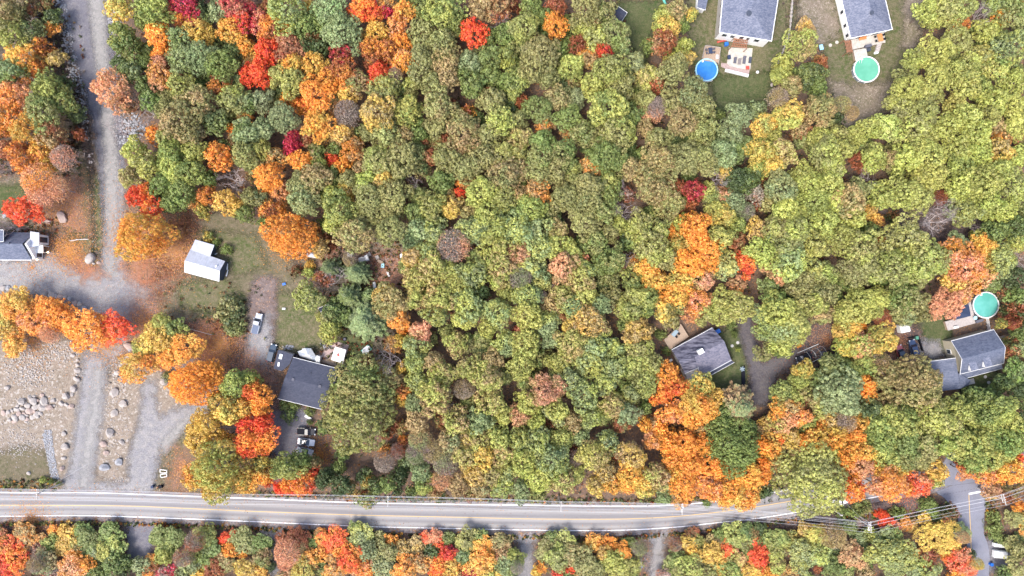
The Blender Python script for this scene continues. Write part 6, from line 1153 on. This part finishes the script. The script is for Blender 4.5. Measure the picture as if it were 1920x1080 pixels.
# scrap yard
rs = random.Random(5)
SCR = [('white box trailer lid in the brush', 656, 477.5, (1.2, 1.0, 1.0), M['white'], 'box'), ('flat grey trailer deck in the scrap yard', 682, 486, (2.6, 1.3, .7), M['trim'], 'trailer'), ('white hut-like crate on the grey trailer', 687, 483, (.8, 1.3, 1.4), M['white'], 'crate'),
       ('brown panel north of the grey trailer', 691, 477, (1.1, 1.0, .5), M['wood_grey'], 'panel'), ('pale board leaning among the trees above the scrap yard', 722, 405, (1.6, .5, .2), M['white'], 'board'), ('tan square box in the scrap yard', 707, 482.5, (.9, .9, .6), M['wood_grey'], 'box'),
       ('rusty panel heap in the scrap yard', 713, 490.5, (1.5, .7, .4), M['wood'], 'panel'), ('light blue tarp bundle in the scrap yard', 717.5, 498, (.8, 1.1, .4), M['ltblue'], 'bundle'), ('white square pad at the east edge of the scrap yard', 752, 479.5, (.9, .9, .3), M['white'], 'pad'),
       ('white narrow chest in the brush below the scrap yard', 702, 534.5, (.7, 1.6, .6), M['white'], 'chest'), ('greyish roll south of the light blue bundle', 728, 514, (.5, 1.3, .4), M['trim'], 'roll')]
for lb, x, y, sz, mt, ct in SCR: boxy({'box': 'box', 'trailer': 'flat_trailer', 'crate': 'crate', 'panel': 'scrap_panel', 'board': 'board', 'bundle': 'tarp_bundle', 'pad': 'concrete_pad', 'chest': 'chest', 'roll': 'fence_roll'}[ct], lb, ct, x, y, sz, 0 if 'on the grey' not in lb else .76, rs.uniform(-.5, .5), mt)
# picnic frame by the road
h = empty('picnic_frame', P(306.5, 888, .6), 0.0); h.location.z = 0
for (x0, y0, x1, y1) in ((-.9, 1.1, .9, .9), (-.9, 1.1, -.8, .2), (.9, .9, .95, .2), (-.8, .2, .9, .25), (-.8, -.2, .9, 0), (-.8, -.2, -.7, -1.0), (.9, 0, .9, -.8), (-.7, -1.0, .9, -.8)):
    m = MB(); m.box(((x0 + x1) / 2, (y0 + y1) / 2, .7), (math.hypot(x1 - x0, y1 - y0) + .12, .14, .08), math.atan2(y1 - y0, x1 - x0)); m.build('rail', M['white'], h)
for x, y in ((-.8, 1), (.85, .85), (-.7, -.9), (.85, -.75)): m = MB(); m.box((x, y, .33), (.1, .1, .66)); m.build('leg', M['white'], h)
tag(h, 'white timber frame lying on the verge beside the road', 'frame')
# swing-arm gate or barrier in the left yard
h = empty('barrier'); 
for k, (x0, x1, y0, y1) in enumerate(((132, 148, 451.5, 449), (148, 166, 449, 448.5))):
    a, b = P(x0, y0, .9), P(x1, y1, .9); m = MB(); m.tube([a, b], .12, n=6); m.build('bar', M['pole_wood'], h)
for x, y in ((134, 451), (148, 449.2), (163, 448.6)): p = P(x, y, 0); m = MB(); m.tube([(p.x, p.y, 0), (p.x, p.y, 1.0)], .1, n=6); m.build('post', M['pole_wood'], h)
tag(h, 'weathered log barrier on the grass beside the gravel drive', 'barrier')
# split-rail remains in the yard
h = empty('rail_fence')
for k in range(6): a, b = P(345 + k * 9, 614 + k * 2.4, .5), P(353 + k * 9, 616 + k * 2.4, .5); m = MB(); m.tube([a, b], .07); m.build('rail', M['pole_wood'], h); m = MB(); m.tube([(a.x, a.y, 0), (a.x, a.y, .7)], .07); m.build('post', M['pole_wood'], h)
tag(h, 'short weathered rail fence on the rough lawn west of the shrub patch', 'fence')
# ------------------------------------------------------------------ vehicles
PAINT = {}
BEDC = plain('blue_grey_cover', (.1, .13, .2), .6)
def paint(name, c, rough=0.16):
    if name not in PAINT:
        m = plain('car_paint_' + name, c, rough, spec=0.25, var=0.02); m.node_tree.nodes['Principled BSDF'].inputs['Coat Weight'].default_value = 0.2; PAINT[name] = m
    return PAINT[name]
def loft(prof, hw, name, mat, parent):
    """body from side profile rings: list of (x, z_low, z_high, halfwidth factor)"""
    m = MB(); n = len(prof)
    for x, zl, zh, k in prof:
        w = hw * k; m.v += [(x, -w, zl), (x, -w * 1.0, (zl + zh) / 2), (x, -w * .93, zh - .06), (x, -w * .8, zh), (x, w * .8, zh), (x, w * .93, zh - .06), (x, w, (zl + zh) / 2), (x, w, zl)]
    for i in range(n - 1):
        for k in range(8):
            a, b = i * 8 + k, i * 8 + (k + 1) % 8; m.f.append((a, b, b + 8, a + 8))
    m.f.append(tuple(range(7, -1, -1))); m.f.append(tuple((n - 1) * 8 + k for k in range(8)))
    o = m.build(name, mat, parent, smooth=False); bv = o.modifiers.new('b', 'BEVEL'); bv.width = .04; bv.segments = 2; return o
def car(name, label, cat, x, y, heading, L_=4.6, W=1.85, H=1.5, col=None, style='sedan', z=0.1, roofc=None, grp='parked cars'):
    p = P(x, y, .9); h = empty(name, (p.x, p.y, z), heading); hl = L_ / 2; hood = .95 if style != 'truck' else 1.1
    bt = {'sedan': .92, 'suv': 1.05, 'truck': 1.05}[style]
    body = loft([(-hl, .4, bt - .2, .82), (-hl + .12, .3, bt - .05, .93), (-hl * .6, .25, bt + .02, 1), (0, .25, bt, 1), (hl * .45, .25, bt - .02, 1), (hl - .25, .28, bt - .14, .94), (hl, .35, bt - .32, .78)], W / 2, 'body', col, h)
    if style == 'sedan': c0, c1, r0, r1 = -hl * .72, hl * .42, -hl * .38, hl * .12
    elif style == 'suv': c0, c1, r0, r1 = -hl * .94, hl * .42, -hl * .84, hl * .14
    else: c0, c1, r0, r1 = -hl * .12, hl * .5, -hl * .06, hl * .24
    wb, wt = W * .46, W * .37
    def quad(nm, pts, mt, t=.03):
        m = MB(); m.slab(pts, t); return m.build(nm, mt, h)
    zt = H
    m = MB(); m.add([(c0, -wb, bt - .03), (c1, -wb, bt - .03), (c1, wb, bt - .03), (c0, wb, bt - .03), (r0, -wt, zt - .03), (r1, -wt, zt - .03), (r1, wt, zt - .03), (r0, wt, zt - .03)],
                    [(3, 2, 1, 0), (4, 5, 6, 7), (0, 1, 5, 4), (2, 3, 7, 6), (1, 2, 6, 5), (3, 0, 4, 7)]); cab = m.build('cabin_glass', M['glass'], h)
    m = MB(); m.box(((r0 + r1) / 2, 0, zt), (r1 - r0 + .1, wt * 2 + .06, .06)); m.build('roof', roofc or col, h, bevel=.03)
    for sy in (-1, 1):
        m = MB(); m.tube([(c1, sy * wb, bt - .02), (r1, sy * wt, zt)], .045, n=4); m.tube([(c0, sy * wb, bt - .02), (r0, sy * wt, zt)], .06, n=4); m.tube([((c0 + c1) / 2, sy * wb * 1.0, bt), ((r0 + r1) / 2, sy * wt * 1.0, zt)], .04, n=4); m.build('pillar', col, h)
        m = MB(); m.box((c1 - .15, sy * (W / 2 + .1), bt + .05), (.16, .2, .14)); m.build('mirror', col, h)
        m = MB(); m.box((hl - .13, sy * W * .34, bt - .2), (.26, .34, .14)); m.build('headlight', M['trim'], h)
        m = MB(); m.box((-hl + .05, sy * W * .36, bt - .12), (.12, .3, .2)); m.build('tail_light', M['red'], h)
        for sx in (-.62, .64):
            o = empty('wheel'); o.parent = h; m = MB(); 
            vv = [(sx * hl + math.cos(6.283 * k / 16) * .34, sy * W * .47 - .11, .34 + math.sin(6.283 * k / 16) * .34) for k in range(16)]; v2 = [(a, b + .22, c) for a, b, c in vv]
            m.add(vv + v2, [tuple(range(15, -1, -1)), tuple(range(16, 32))] + [(k, (k + 1) % 16, 16 + (k + 1) % 16, 16 + k) for k in range(16)]); m.build('tyre', M['tyre'], o)
            vv = [(sx * hl + math.cos(6.283 * k / 12) * .2, sy * W * .47 - .12, .34 + math.sin(6.283 * k / 12) * .2) for k in range(12)]; v2 = [(a, b + .24, c) for a, b, c in vv]
            m = MB(); m.add(vv + v2, [tuple(range(11, -1, -1)), tuple(range(12, 24))] + [(k, (k + 1) % 12, 12 + (k + 1) % 12, 12 + k) for k in range(12)]); m.build('rim', M['trim'], o)
    if style == 'truck':
        m = MB(); bx0, bx1 = -hl + .08, c0 - .1; m.box(((bx0 + bx1) / 2, 0, bt + .06), (bx1 - bx0, W * .84, .08)); m.build('bed_cover', M['black'] if z == .1 and 'silver' not in label else BEDC, h)
        for sy in (-1, 1): m = MB(); m.box(((bx0 + bx1) / 2, sy * W * .45, bt + .1), (bx1 - bx0, .1, .14)); m.build('bed_side', col, h)
    tag(h, label, cat, grp); return h
car('pickup_truck', 'silver pickup with a dark bed cover on the gravel driveway', 'pickup', 482, 607, R(76), 5.6, 1.95, 1.75, paint('silver', (.42, .44, .49)), 'truck', roofc=None)
car('parked_car', 'dark blue-grey wagon parked against the bungalow annex', 'car', 509.5, 662, R(75), 4.9, 1.85, 1.55, paint('midnight', (.05, .075, .11)), 'suv')
car('pickup_truck', 'black pickup, northernmost of the three vehicles below the bungalow', 'pickup', 574.5, 809, R(-3), 4.9, 2.0, 1.75, paint('black', (.02, .022, .03)), 'truck')
car('parked_car', 'bright white car between the black pickup and the silver car', 'car', 573.5, 829, R(-8), 4.6, 1.85, 1.45, paint('white', (.72, .73, .76)), 'sedan', roofc=M['glass'])
car('parked_car', 'silver-grey car half under the tree, southernmost of the three', 'car', 571, 846.5, R(-14), 4.6, 1.8, 1.45, paint('grey', (.42, .43, .45)), 'sedan')
car('parked_car', 'black car under the white hoops of a car shelter', 'car', 1507.5, 670.5, R(200), 4.4, 1.85, 1.5, paint('black', (.02, .022, .03)), 'suv')
car('parked_car', 'faded red car with dark roof beside the dark blue car', 'car', 1689, 660.5, R(107), 4.0, 1.8, 1.45, paint('faded_red', (.42, .12, .13)), 'sedan', roofc=M['glass'])
car('parked_car', 'dark blue car beside the faded red car', 'car', 1713, 652, R(105), 4.4, 1.8, 1.5, paint('blue', (.06, .09, .17)), 'suv')
car('passing_car', 'white car half hidden by crowns on the road edge', 'car', 1574, 941, R(12), 4.4, 1.8, 1.45, paint('white', (.72, .73, .76)), 'sedan', z=.1, grp='cars on the road')
def quad_bike():
    p = P(1551, 662, .6); h = empty('quad_bike', (p.x, p.y, .1), R(15)); m = MB(); m.box((0, 0, .55), (1.3, .5, .3)); m.build('body', M['red'], h, bevel=.06); m = MB(); m.box((.6, 0, .72), (.5, .95, .08)); m.box((-.55, 0, .72), (.5, .95, .08)); m.build('rack', M['black'], h)
    m = MB(); m.box((-.1, 0, .8), (.6, .35, .14)); m.build('seat', M['black'], h); m = MB(); m.tube([(.3, -.4, 1.0), (.35, 0, .95), (.3, .4, 1.0)], .04); m.build('handlebar', M['black'], h)
    for sx in (-.6, .6):
        for sy in (-.45, .45): m = MB(); m.tube([(sx, sy - .12, .28), (sx, sy + .12, .28)], .28, n=12); m.build('wheel', M['tyre'], h)
    tag(h, 'red quad bike beside the black car under the hoops', 'quad bike')
    p = P(1542, 663, .4); h = empty('utility_trailer', (p.x, p.y, .1), R(15)); m = MB(); m.box((0, 0, .45), (1.3, 1.3, .25)); m.build('tray', M['grey_fab'], h); m = MB(); m.tube([(-.6, 0, .4), (-1.4, 0, .35)], .05); m.build('drawbar', M['black'], h)
    for sy in (-.7, .7): m = MB(); m.tube([(0, sy - .1, .25), (0, sy + .1, .25)], .25, n=12); m.build('wheel', M['tyre'], h)
    tag(h, 'small grey trailer hitched behind the red quad bike', 'trailer')
quad_bike()
h = empty('car_shelter_frame'); A0, A1 = P(1496, 662, 2.3), P(1547, 645, 2.3); B0, B1 = P(1516, 680, 2.3), P(1556, 665, 2.3)
def hoop(a, b, mat=M['white']):
    m = MB(); c = (a + b) / 2; m.tube([(a.x, a.y, 0.0), (a.x, a.y, 1.9), (c.x * .5 + a.x * .5, c.y * .5 + a.y * .5, 2.5), (c.x, c.y, 2.7), (c.x * .5 + b.x * .5, c.y * .5 + b.y * .5, 2.5), (b.x, b.y, 1.9), (b.x, b.y, 0)], .03, n=5); m.build('hoop', mat, h)
for a, b in (((1501, 668), (1510, 684)), ((1513, 661), (1520, 676)), ((1523, 657), (1530, 671)), ((1533, 654), (1540, 668)), ((1543, 650), (1550, 666))): hoop(P(*a, 1.9), P(*b, 1.9))
m = MB(); m.tube([P(1495, 662, 1.9), P(1535, 645, 1.9)], .05); m.tube([P(1512, 684, .6), P(1552, 665, .6)], .05); m.build('rail', M['white'], h)
tag(h, 'bare white hoops of a car shelter above the black car', 'shelter frame')
def camper():
    p = P(1695, 615, 2); h = empty('camper', (p.x, p.y, .1), R(12)); m = MB(); m.box((0, 0, 1.5), (2.6, 2.3, 2.2)); m.build('body', M['white'], h, bevel=.25)
    m = MB(); m.box((-.1, .3, 2.64), (.8, .6, .12)); m.build('roof_hatch', M['trim'], h); m = MB(); m.box((.6, -.3, 2.64), (.35, .5, .1)); m.build('roof_vent', M['greige'], h)
    m = MB(); m.box((0, -1.17, 1.7), (1.1, .06, .7)); m.build('window', M['glass'], h); m = MB(); m.tube([(-1.3, 0, .5), (-2.4, 0, .45)], .08); m.build('drawbar', M['black'], h)
    for sy in (-1.1, 1.1): m = MB(); m.tube([(0, sy - .12, .35), (0, sy + .12, .35)], .35, n=12); m.build('wheel', M['tyre'], h)
    tag(h, 'small white camper trailer parked under the trees near the red car', 'camper')
camper()
for i, (x, y, l, w_, lb) in enumerate(((1875, 1022.5, 3.2, 1.0, 'narrow white covered trailer, northern one beside the side road'), (1876.5, 1040, 3.6, 1.9, 'wide white covered trailer beside the side road'))):
    p = P(x, y, 1.3); h = empty('covered_trailer', (p.x, p.y, 0), R(-5)); m = MB(); m.box((0, 0, .9), (l, w_, 1.1)); m.build('body', M['white'], h, bevel=.12); m = MB(); m.box((0, w_ * .2, 1.5), (l * .94, w_ * .5, .14)); m.build('cover', M['trim'], h, bevel=.05)
    for sy in (-1, 1): m = MB(); m.tube([(0, sy * w_ * .5 - .1, .3), (0, sy * w_ * .5 + .1, .3)], .3, n=12); m.build('wheel', M['tyre'], h)
    tag(h, lb, 'trailer', 'trailers beside the side road')
def barrel(x, y, lb):
    p = P(x, y, .9); h = empty('barrel', (p.x, p.y, 0)); m = MB(); m.cyl((0, 0, 0), .42, .95, 18); m.build('drum', M['blue'], h, bevel=.03); m = MB(); m.ring((0, 0, .93), .3, .44, .05, 18); m.build('lid', M['blue'], h); tag(h, lb, 'barrel')
barrel(1201.5, 1063, 'blue barrel by the bare tree at the fourth driveway'); barrel(1860, 1059, 'blue barrel at the edge of the side road')
# roadside bins and red post
for x, y, mt, lb in ((285, 913, M['navy'], 'dark blue bin, western one at the roadside by the gravel entrance'), (301, 913, M['black'], 'black bin at the roadside east of the orange post')): boxy('wheelie_bin', lb, 'bin', x, y, (.6, .7, .9), 0, .2, mt, grp='roadside bins')
p = P(295, 914, 1); h = empty('marker_post', (p.x, p.y, 0)); m = MB(); m.tube([(0, 0, 0), (0, 0, 1.2)], .12, n=8); m.build('post', M['orange'], h); m = MB(); m.cyl((0, 0, 0), .4, .15, 10); m.build('base', M['black'], h); tag(h, 'orange marker post between the roadside bins', 'post')
# ------------------------------------------------------------------ utility poles and wires
POLES = [(-250, 925, 9.6), (68, 927, 10.2), (417, 936, 10.2), (727, 940, 10.2), (1052, 950, 10.2), (1280, 955, 10.2), (1634, 989, 10.2), (1885, 937, 10.2), (2150, 850, 10.2)]
LBL = {68: 'utility pole by the riprap drain at the left end of the road', 417: 'utility pole rising through the yellow crown', 727: 'utility pole above the road below the big olive oak', 1052: 'utility pole midway along the straight road', 1280: 'utility pole where the road starts to bend', 1634: 'utility pole in the brush south of the road bend', 1885: 'utility pole east of the side road'}
tops = []
for i, (x, y, z) in enumerate(POLES):
    t = P(x, y, z); tops.append(t)
    if x not in LBL: continue
    h = empty('utility_pole', (t.x, t.y, 0)); nx_, py_, _ = POLES[i + 1]; pv = POLES[i - 1]; dr = (P(nx_, py_, z) - P(pv[0], pv[1], z)).normalized(); pn = Vector((-dr.y, dr.x, 0)); an = math.atan2(pn.y, pn.x)
    m = MB(); m.tube([(0, 0, -.2), (0, 0, z)], .19, .14, 8); m.build('shaft', M['pole_wood'], h)
    for dz, l in ((-.3, 2.9), (-1.2, 2.1)) if x in (417, 1280, 1634, 1885) else ((-.3, 2.6),):
        m = MB(); m.box((0, 0, z + dz), (l, .15, .15), an); m.build('crossarm', M['pole_wood'], h)
        for s in (-.47, -.2, .2, .47): m = MB(); m.cyl((pn.x * l * s, pn.y * l * s, z + dz + .07), .07, .22, 8); m.build('insulator', M['white'], h)
    if x in (417, 1280, 1634): m = MB(); m.cyl((dr.x * .45, dr.y * .45, z - 2.4), .28, .9, 12); m.build('transformer', M['trim'], h)
    if x in (68, 1280, 1634): m = MB(); m.tube([(0, 0, z - .8), (-pn.x * 0 + dr.x * 1.5 + (5 if x == 68 else -4), (5 if x == 68 else 4), .1)], .02, n=4); m.build('guy_wire', M['wire'], h)
    tag(h, LBL[x], 'utility pole', 'utility poles along the road')
def strand(off, dz, lb, grp, r=.02):
    m = MB()
    for i in range(len(tops) - 1):
        a, b = tops[i], tops[i + 1]; pts = []
        def pn_at(k):
            j0, j1 = max(k - 1, 0), min(k + 1, len(tops) - 1); d = (tops[j1] - tops[j0]).normalized(); return Vector((-d.y, d.x, 0))
        A, B = a + pn_at(i) * off + Vector((0, 0, dz)), b + pn_at(i + 1) * off + Vector((0, 0, dz))
        for k in range(13):
            t = k / 12; q = A.lerp(B, t); q.z -= .55 * 4 * t * (1 - t) * (A - B).length / 45; pts.append(q)
        m.tube(pts, r, n=4)
    tag(m.build('power_line', M['wire']), lb, 'cable', grp)
for k, off in enumerate((-1.3, -.55, .55, 1.3)): strand(off, .1, ['southernmost of the four upper power wires over the road', 'second upper power wire from the south', 'third upper power wire from the south', 'northernmost of the four upper power wires'][k], 'power wires')
strand(.9, -1.0, 'thin lower wire just north of the pole shafts', 'power wires', .018); strand(-.4, -1.9, 'thicker communication cable low on the poles', 'power wires', .03); strand(.2, -2.6, 'lowest cable strung along the poles', 'power wires', .028)
h = empty('street_lamp', P(1721, 966, 0)); m = MB(); m.tube([(0, 0, 0), (0, 0, 7), (-.3, -1.2, 7.6)], .08, n=6); m.build('shaft', M['trim'], h); m = MB(); m.box((-.4, -1.5, 7.6), (.3, .9, .14)); m.build('lamp_head', M['white'], h)
p = P(1618, 972, 4); h.location = (p.x, p.y, 0); tag(h, 'white street lamp in the brush west of the side road', 'street lamp')
h = empty('service_pole', (P(1572, 962, 5).x, P(1572, 962, 5).y, 0)); m = MB(); m.tube([(0, 0, 0), (0, 0, 7)], .16, .13, 8); m.build('shaft', M['white'], h); m = MB(); m.box((0, 0, 6.6), (.9, .12, .12), .4); m.build('crossarm', M['pole_wood'], h); tag(h, 'short white service pole by the road bend', 'utility pole')
# ------------------------------------------------------------------ rocks
def rock_mesh(name, seed, sub=2):
    bm = bmesh.new(); bmesh.ops.create_icosphere(bm, subdivisions=sub, radius=1.0); rr = random.Random(seed)
    pl = [(Vector((rr.gauss(0, 1), rr.gauss(0, 1), rr.gauss(0, 1))).normalized(), rr.uniform(.55, .86)) for _ in range(9)]
    for v in bm.verts:
        for n_, d in pl:
            e = v.co.dot(n_) - d
            if e > 0: v.co -= n_ * e
        v.co *= 1 + rr.uniform(-.03, .03)
    me = bpy.data.meshes.new(name); bm.to_mesh(me); bm.free(); return me
ROCKS = [[rock_mesh('boulder', 10 * j + i) for i in range(5)] for j in range(3)]
for j, k in enumerate(('stone', 'stone_grey', 'stone_pink')):
    for me in ROCKS[j]: me.materials.append(M[k])
def boulder(x, y, r, lb, grp, j=0, z=None, asp=None, parent=None, name='boulder', ax=None, el=1.0):
    rm = r / PPM; o = bpy.data.objects.new(name, random.choice(ROCKS[j])); COL.objects.link(o); p = P(x, y, rm * .6); o.location = (p.x, p.y, rm * .35 if z is None else z)
    o.rotation_euler = (0, 0, rng.uniform(0, 6.28) if ax is None else ax); a = rng.uniform(.85, 1.15) if asp is None else asp; o.scale = (rm * a * el * 1.12, rm / a * 1.12, rm * rng.uniform(.6, .8))
    if parent is not None: o.parent = parent
    elif lb: tag(o, lb, 'boulder', grp)
    return o
S4 = 3.857
f4 = lambda x, y: (x / S4, 640 + y / S4)
ROW = [(558, 137, 12), (560, 170, 15), (555, 208, 22), (556, 243, 10), (550, 275, 24), (528, 343, 27), (475, 397, 27), (517, 385, 15), (440, 450, 20), (477, 460, 16), (515, 472, 20)]
RL = ['topmost small', 'second small', 'squarish third', 'tiny fourth', 'tall fifth', 'large sixth', 'largest wedge-shaped', 'tiny leaning', 'rounded western', 'grey rounded middle', 'pinkish last']
for (x, y, r), l in zip(ROW, RL): boulder(*f4(x, y), r / S4, '%s boulder in the curved row west of the gravel drive' % l, 'boulders lining the west side of the drive', 2 if 'pink' in l else 0)
for (x, y, r, l) in ((457, 668, 20, 'northern pale boulder east of the riprap drain'), (463, 765, 28, 'large angular white boulder east of the riprap drain'), (457, 847, 18, 'flat pale boulder east of the riprap drain'), (445, 920, 20, 'pinkish boulder at the south end of the riprap drain'),
                     (845, 230, 25, 'northernmost boulder on the stony island between the drives'), (820, 370, 32, 'large white boulder on the northern half of the stony island'), (885, 455, 30, 'pointed boulder at the east edge of the stony island'), (820, 520, 28, 'rough boulder with a dark side in the middle of the stony island'),
                     (787, 665, 33, 'large pale boulder at the centre of the stony island'), (742, 748, 25, 'round pinkish boulder on the southern stony island'), (763, 808, 21, 'small grey-white boulder below the round pinkish one'), (853, 875, 30, 'dark grey boulder at the south-east of the stony island'), (748, 915, 34, 'broad grey boulder at the south-west of the stony island'),
                     (878, 730, 20, 'rubbly pale boulder at the east side of the stony island'), (525, 100, 16, 'small boulder above the curved row'), (50, 335, 20, 'lone pale boulder north of the boulder heap'), (205, 955, 15, 'small white boulder on the grass left of the drain'), (930, 45, 28, 'pink-grey boulder under the orange maple by the drive'),
                     (380, 430, 18, 'pale boulder at the north-east foot of the heap'), (387, 465, 11, 'small boulder at the east foot of the heap')):
    boulder(*f4(x, y), r / S4, l, 'scattered boulders', 1 if 'grey' in l and 'white' not in l else 2 if 'pink' in l else 0)
PILE = [(20, 520, 18), (55, 515, 16), (68, 570, 15), (105, 555, 25), (118, 492, 20), (148, 440, 28), (125, 468, 15), (160, 488, 18), (135, 525, 18), (160, 550, 26), (190, 565, 15), (200, 463, 22), (210, 410, 16), (235, 437, 30), (215, 510, 26), (250, 475, 22), (285, 462, 14), (310, 432, 28), (305, 480, 26), (352, 480, 26), (260, 525, 20), (235, 545, 18), (290, 522, 16), (270, 548, 14), (228, 558, 12), (180, 450, 14), (240, 505, 16), (195, 500, 16), (175, 520, 14), (245, 400, 12), (300, 388, 16), (330, 455, 15), (100, 580, 14), (85, 500, 13), (270, 430, 14), (190, 535, 14), (185, 580, 12)]
PILE.sort(); rown = {}
for i, (x, y, r) in enumerate(PILE):
    rw_ = 'top' if y < 445 else 'upper' if y < 485 else 'middle' if y < 525 else 'lowest'; rown[rw_] = rown.get(rw_, 0) + 1; od_ = ['first', 'second', 'third', 'fourth', 'fifth', 'sixth', 'seventh', 'eighth', 'ninth', 'tenth', 'eleventh', 'twelfth', 'thirteenth', 'fourteenth'][rown[rw_] - 1]
    boulder(*f4(x, y), r / S4 * 1.05, '%s boulder from the west in the %s course of the big heap' % (od_, rw_), 'boulders in the big heap', 2 if i % 4 == 0 else 0)
boulder(114, 408, 8, 'long pinkish boulder on the leafy lawn by the scarlet tree', 'scattered boulders', 2, el=1.7, asp=.9, ax=R(115)); boulder(168, 485, 10.5, 'large white quartz boulder beside the gravel road', 'scattered boulders', 0, asp=1.0); boulder(175, 494, 3, 'small white stone beside the quartz boulder', 'scattered boulders', 0)
boulder(184, 493, 3.5, 'small pink stone at the edge of the gravel road', 'scattered boulders', 2); boulder(306, 714, 8, 'white and grey boulder between the orange maples', 'scattered boulders', 0); boulder(241, 651, 9, 'pinkish boulder under the scarlet maple', 'scattered boulders', 2)
for k, (x, y, r) in enumerate(((95, 553, 6), (104, 555, 4), (113, 556, 5), (121, 557, 4), (130, 560, 4), (140, 568, 5), (148, 570, 4.5), (157, 578, 5), (166, 583, 4), (5, 541, 6), (14, 540, 5), (22, 545, 4))): boulder(x, y, r, '%s pale edging stone, %s, along the lower rim of the parking area' % (['first', 'second', 'third', 'fourth', 'fifth', 'sixth', 'seventh', 'eighth', 'ninth', 'first', 'second', 'third'][k], 'eastern run' if k < 9 else 'western run'), 'edging stones of the parking area', k % 3)
for k, (x, y, r) in enumerate(((62, 60, 7), (54, 18, 8), (65, 35, 6), (30, 400, 6), (8, 404, 5), (90, 415, 6), (35, 432, 5), (1292 + 0, 30, .1))[:7]): boulder(x, y, r, ['rough boulder on the dark bank by the top of the road', 'uppermost boulder on the dark bank', 'middle boulder on the dark bank', 'pale rock behind the scarlet tree', 'white rock at the left edge above the gabled house', 'flat rock between the scarlet tree and the gabled house', 'rock at the rear of the gabled house'][k], 'scattered boulders', k % 3)
# stone garden wall: each stone its own part
wl = empty('stone_wall'); pth = [(1486, -6), (1484, 18), (1482.5, 37), (1481.5, 52), (1477, 72), (1471, 90), (1462.5, 110), (1452.5, 135), (1448.5, 150), (1446, 166)]
cum = [0]
for a, b in zip(pth, pth[1:]): cum.append(cum[-1] + math.hypot(b[0] - a[0], b[1] - a[1]))
s = 0
while s < cum[-1] - 4:
    l = rng.uniform(6, 10); xm = float(np.interp(s + l / 2, cum, [p[0] for p in pth])); ym = float(np.interp(s + l / 2, cum, [p[1] for p in pth])); x2 = float(np.interp(s + l, cum, [p[0] for p in pth])); y2 = float(np.interp(s + l, cum, [p[1] for p in pth])); x1 = float(np.interp(s, cum, [p[0] for p in pth])); y1 = float(np.interp(s, cum, [p[1] for p in pth]))
    o = boulder(xm, ym, 2.9, None, None, 0, z=.3, parent=wl, name='stone', ax=math.atan2(-(y2 - y1), x2 - x1)); o.scale = (l / 2 / PPM * 1.12, rng.uniform(.36, .5), .4); s += l * .97
tag(wl, 'curving wall of pale field stones between the two upper lawns', 'wall')
def rubble(name, zones, label, mats=('stone',), nmax=None):
    rc = rock_mesh('pebble', 3, 1); bv = np.array([v.co[:] for v in rc.vertices]); bf = np.array([p.vertices[:] for p in rc.polygons]); VV, FF = [], []; off = 0
    for test, bbox, n, (r0, r1) in zones:
        k = 0
        while k < n:
            x, y = rng.uniform(bbox[0], bbox[2]), rng.uniform(bbox[1], bbox[3])
            if not test(x, y): continue
            k += 1; r = r0 + (r1 - r0) * rng.uniform() ** 2.2; a = rng.uniform(0, 6.28); ca, sa = math.cos(a), math.sin(a); v = bv * np.array([r * rng.uniform(.8, 1.3), r, r * .6]); v = np.c_[v[:, 0] * ca - v[:, 1] * sa, v[:, 0] * sa + v[:, 1] * ca, v[:, 2]]; p = P(x, y, 0)
            VV.append(v + np.array([p.x, p.y, r * .3])); FF.append(bf + off); off += len(v)
    bpy.data.meshes.remove(rc); tag(link(name, np_mesh(name, np.concatenate(VV), np.concatenate(FF), M[mats[0]])), label, kind='stuff')
ell = lambda cx, cy, rx, ry: (lambda x, y: ((x - cx) / rx) ** 2 + ((y - cy) / ry) ** 2 < rng.uniform(.2, 1.1))
def inpoly(poly):
    pp = np.array(poly, float)
    return lambda x, y: float(poly_sd(np.array([x]), np.array([y]), poly)[0]) > 0
rubble('field_rubble', [(ell(55, 690, 50, 40), (0, 645, 110, 735), 760, (.07, .36)), (ell(115, 660, 40, 25), (70, 640, 160, 690), 380, (.07, .32)), (ell(230, 700, 25, 45), (205, 655, 262, 750), 260, (.06, .3)), (ell(30, 830, 60, 35), (0, 800, 90, 860), 420, (.05, .28)),
                        (ell(215, 800, 32, 100), (180, 700, 250, 900), 420, (.05, .28)), (ell(60, 780, 75, 110), (0, 650, 150, 910), 700, (.05, .25)), (ell(225, 898, 20, 6), (205, 890, 245, 905), 60, (.06, .2))], 'pale rubble strewn over the bare earth beside the drive')
rubble('bank_stones', [(inpoly([(100, -10), (122, -10), (140, 90), (160, 170), (168, 260), (158, 260), (140, 170), (120, 100)]), (100, -10, 170, 260), 650, (.07, .4)), (inpoly([(200, -10), (212, 0), (232, 40), (228, 50), (205, 45)]), (198, -10, 235, 60), 240, (.1, .5)), (inpoly([(208, 60), (216, 60), (238, 150), (228, 150)]), (205, 60, 240, 150), 160, (.08, .35)),
                       (ell(245, 245, 28, 35), (215, 200, 280, 290), 330, (.12, .55)), (inpoly([(50, -10), (66, -10), (84, 60), (75, 80), (56, 40)]), (45, -10, 90, 80), 120, (.1, .5)), (ell(728, 490, 32, 22), (690, 465, 762, 515), 240, (.05, .2)), (ell(580, 668, 20, 6), (555, 655, 605, 685), 20, (.05, .1)), (ell(612, 648, 14, 8), (596, 636, 630, 660), 90, (.08, .3)), (ell(541, 651, 13, 5), (525, 645, 556, 657), 70, (.08, .3))], 'broken stones on the banks of the gravel road', ('stone_grey',))
rubble('drain_riprap', [(inpoly([(80, 815), (86, 806), (97, 806), (102, 850), (111, 898), (98, 902), (89, 862)]), (78, 804, 114, 904), 900, (.12, .26))], 'grey riprap stones filling the drain', ('stone_grey',))
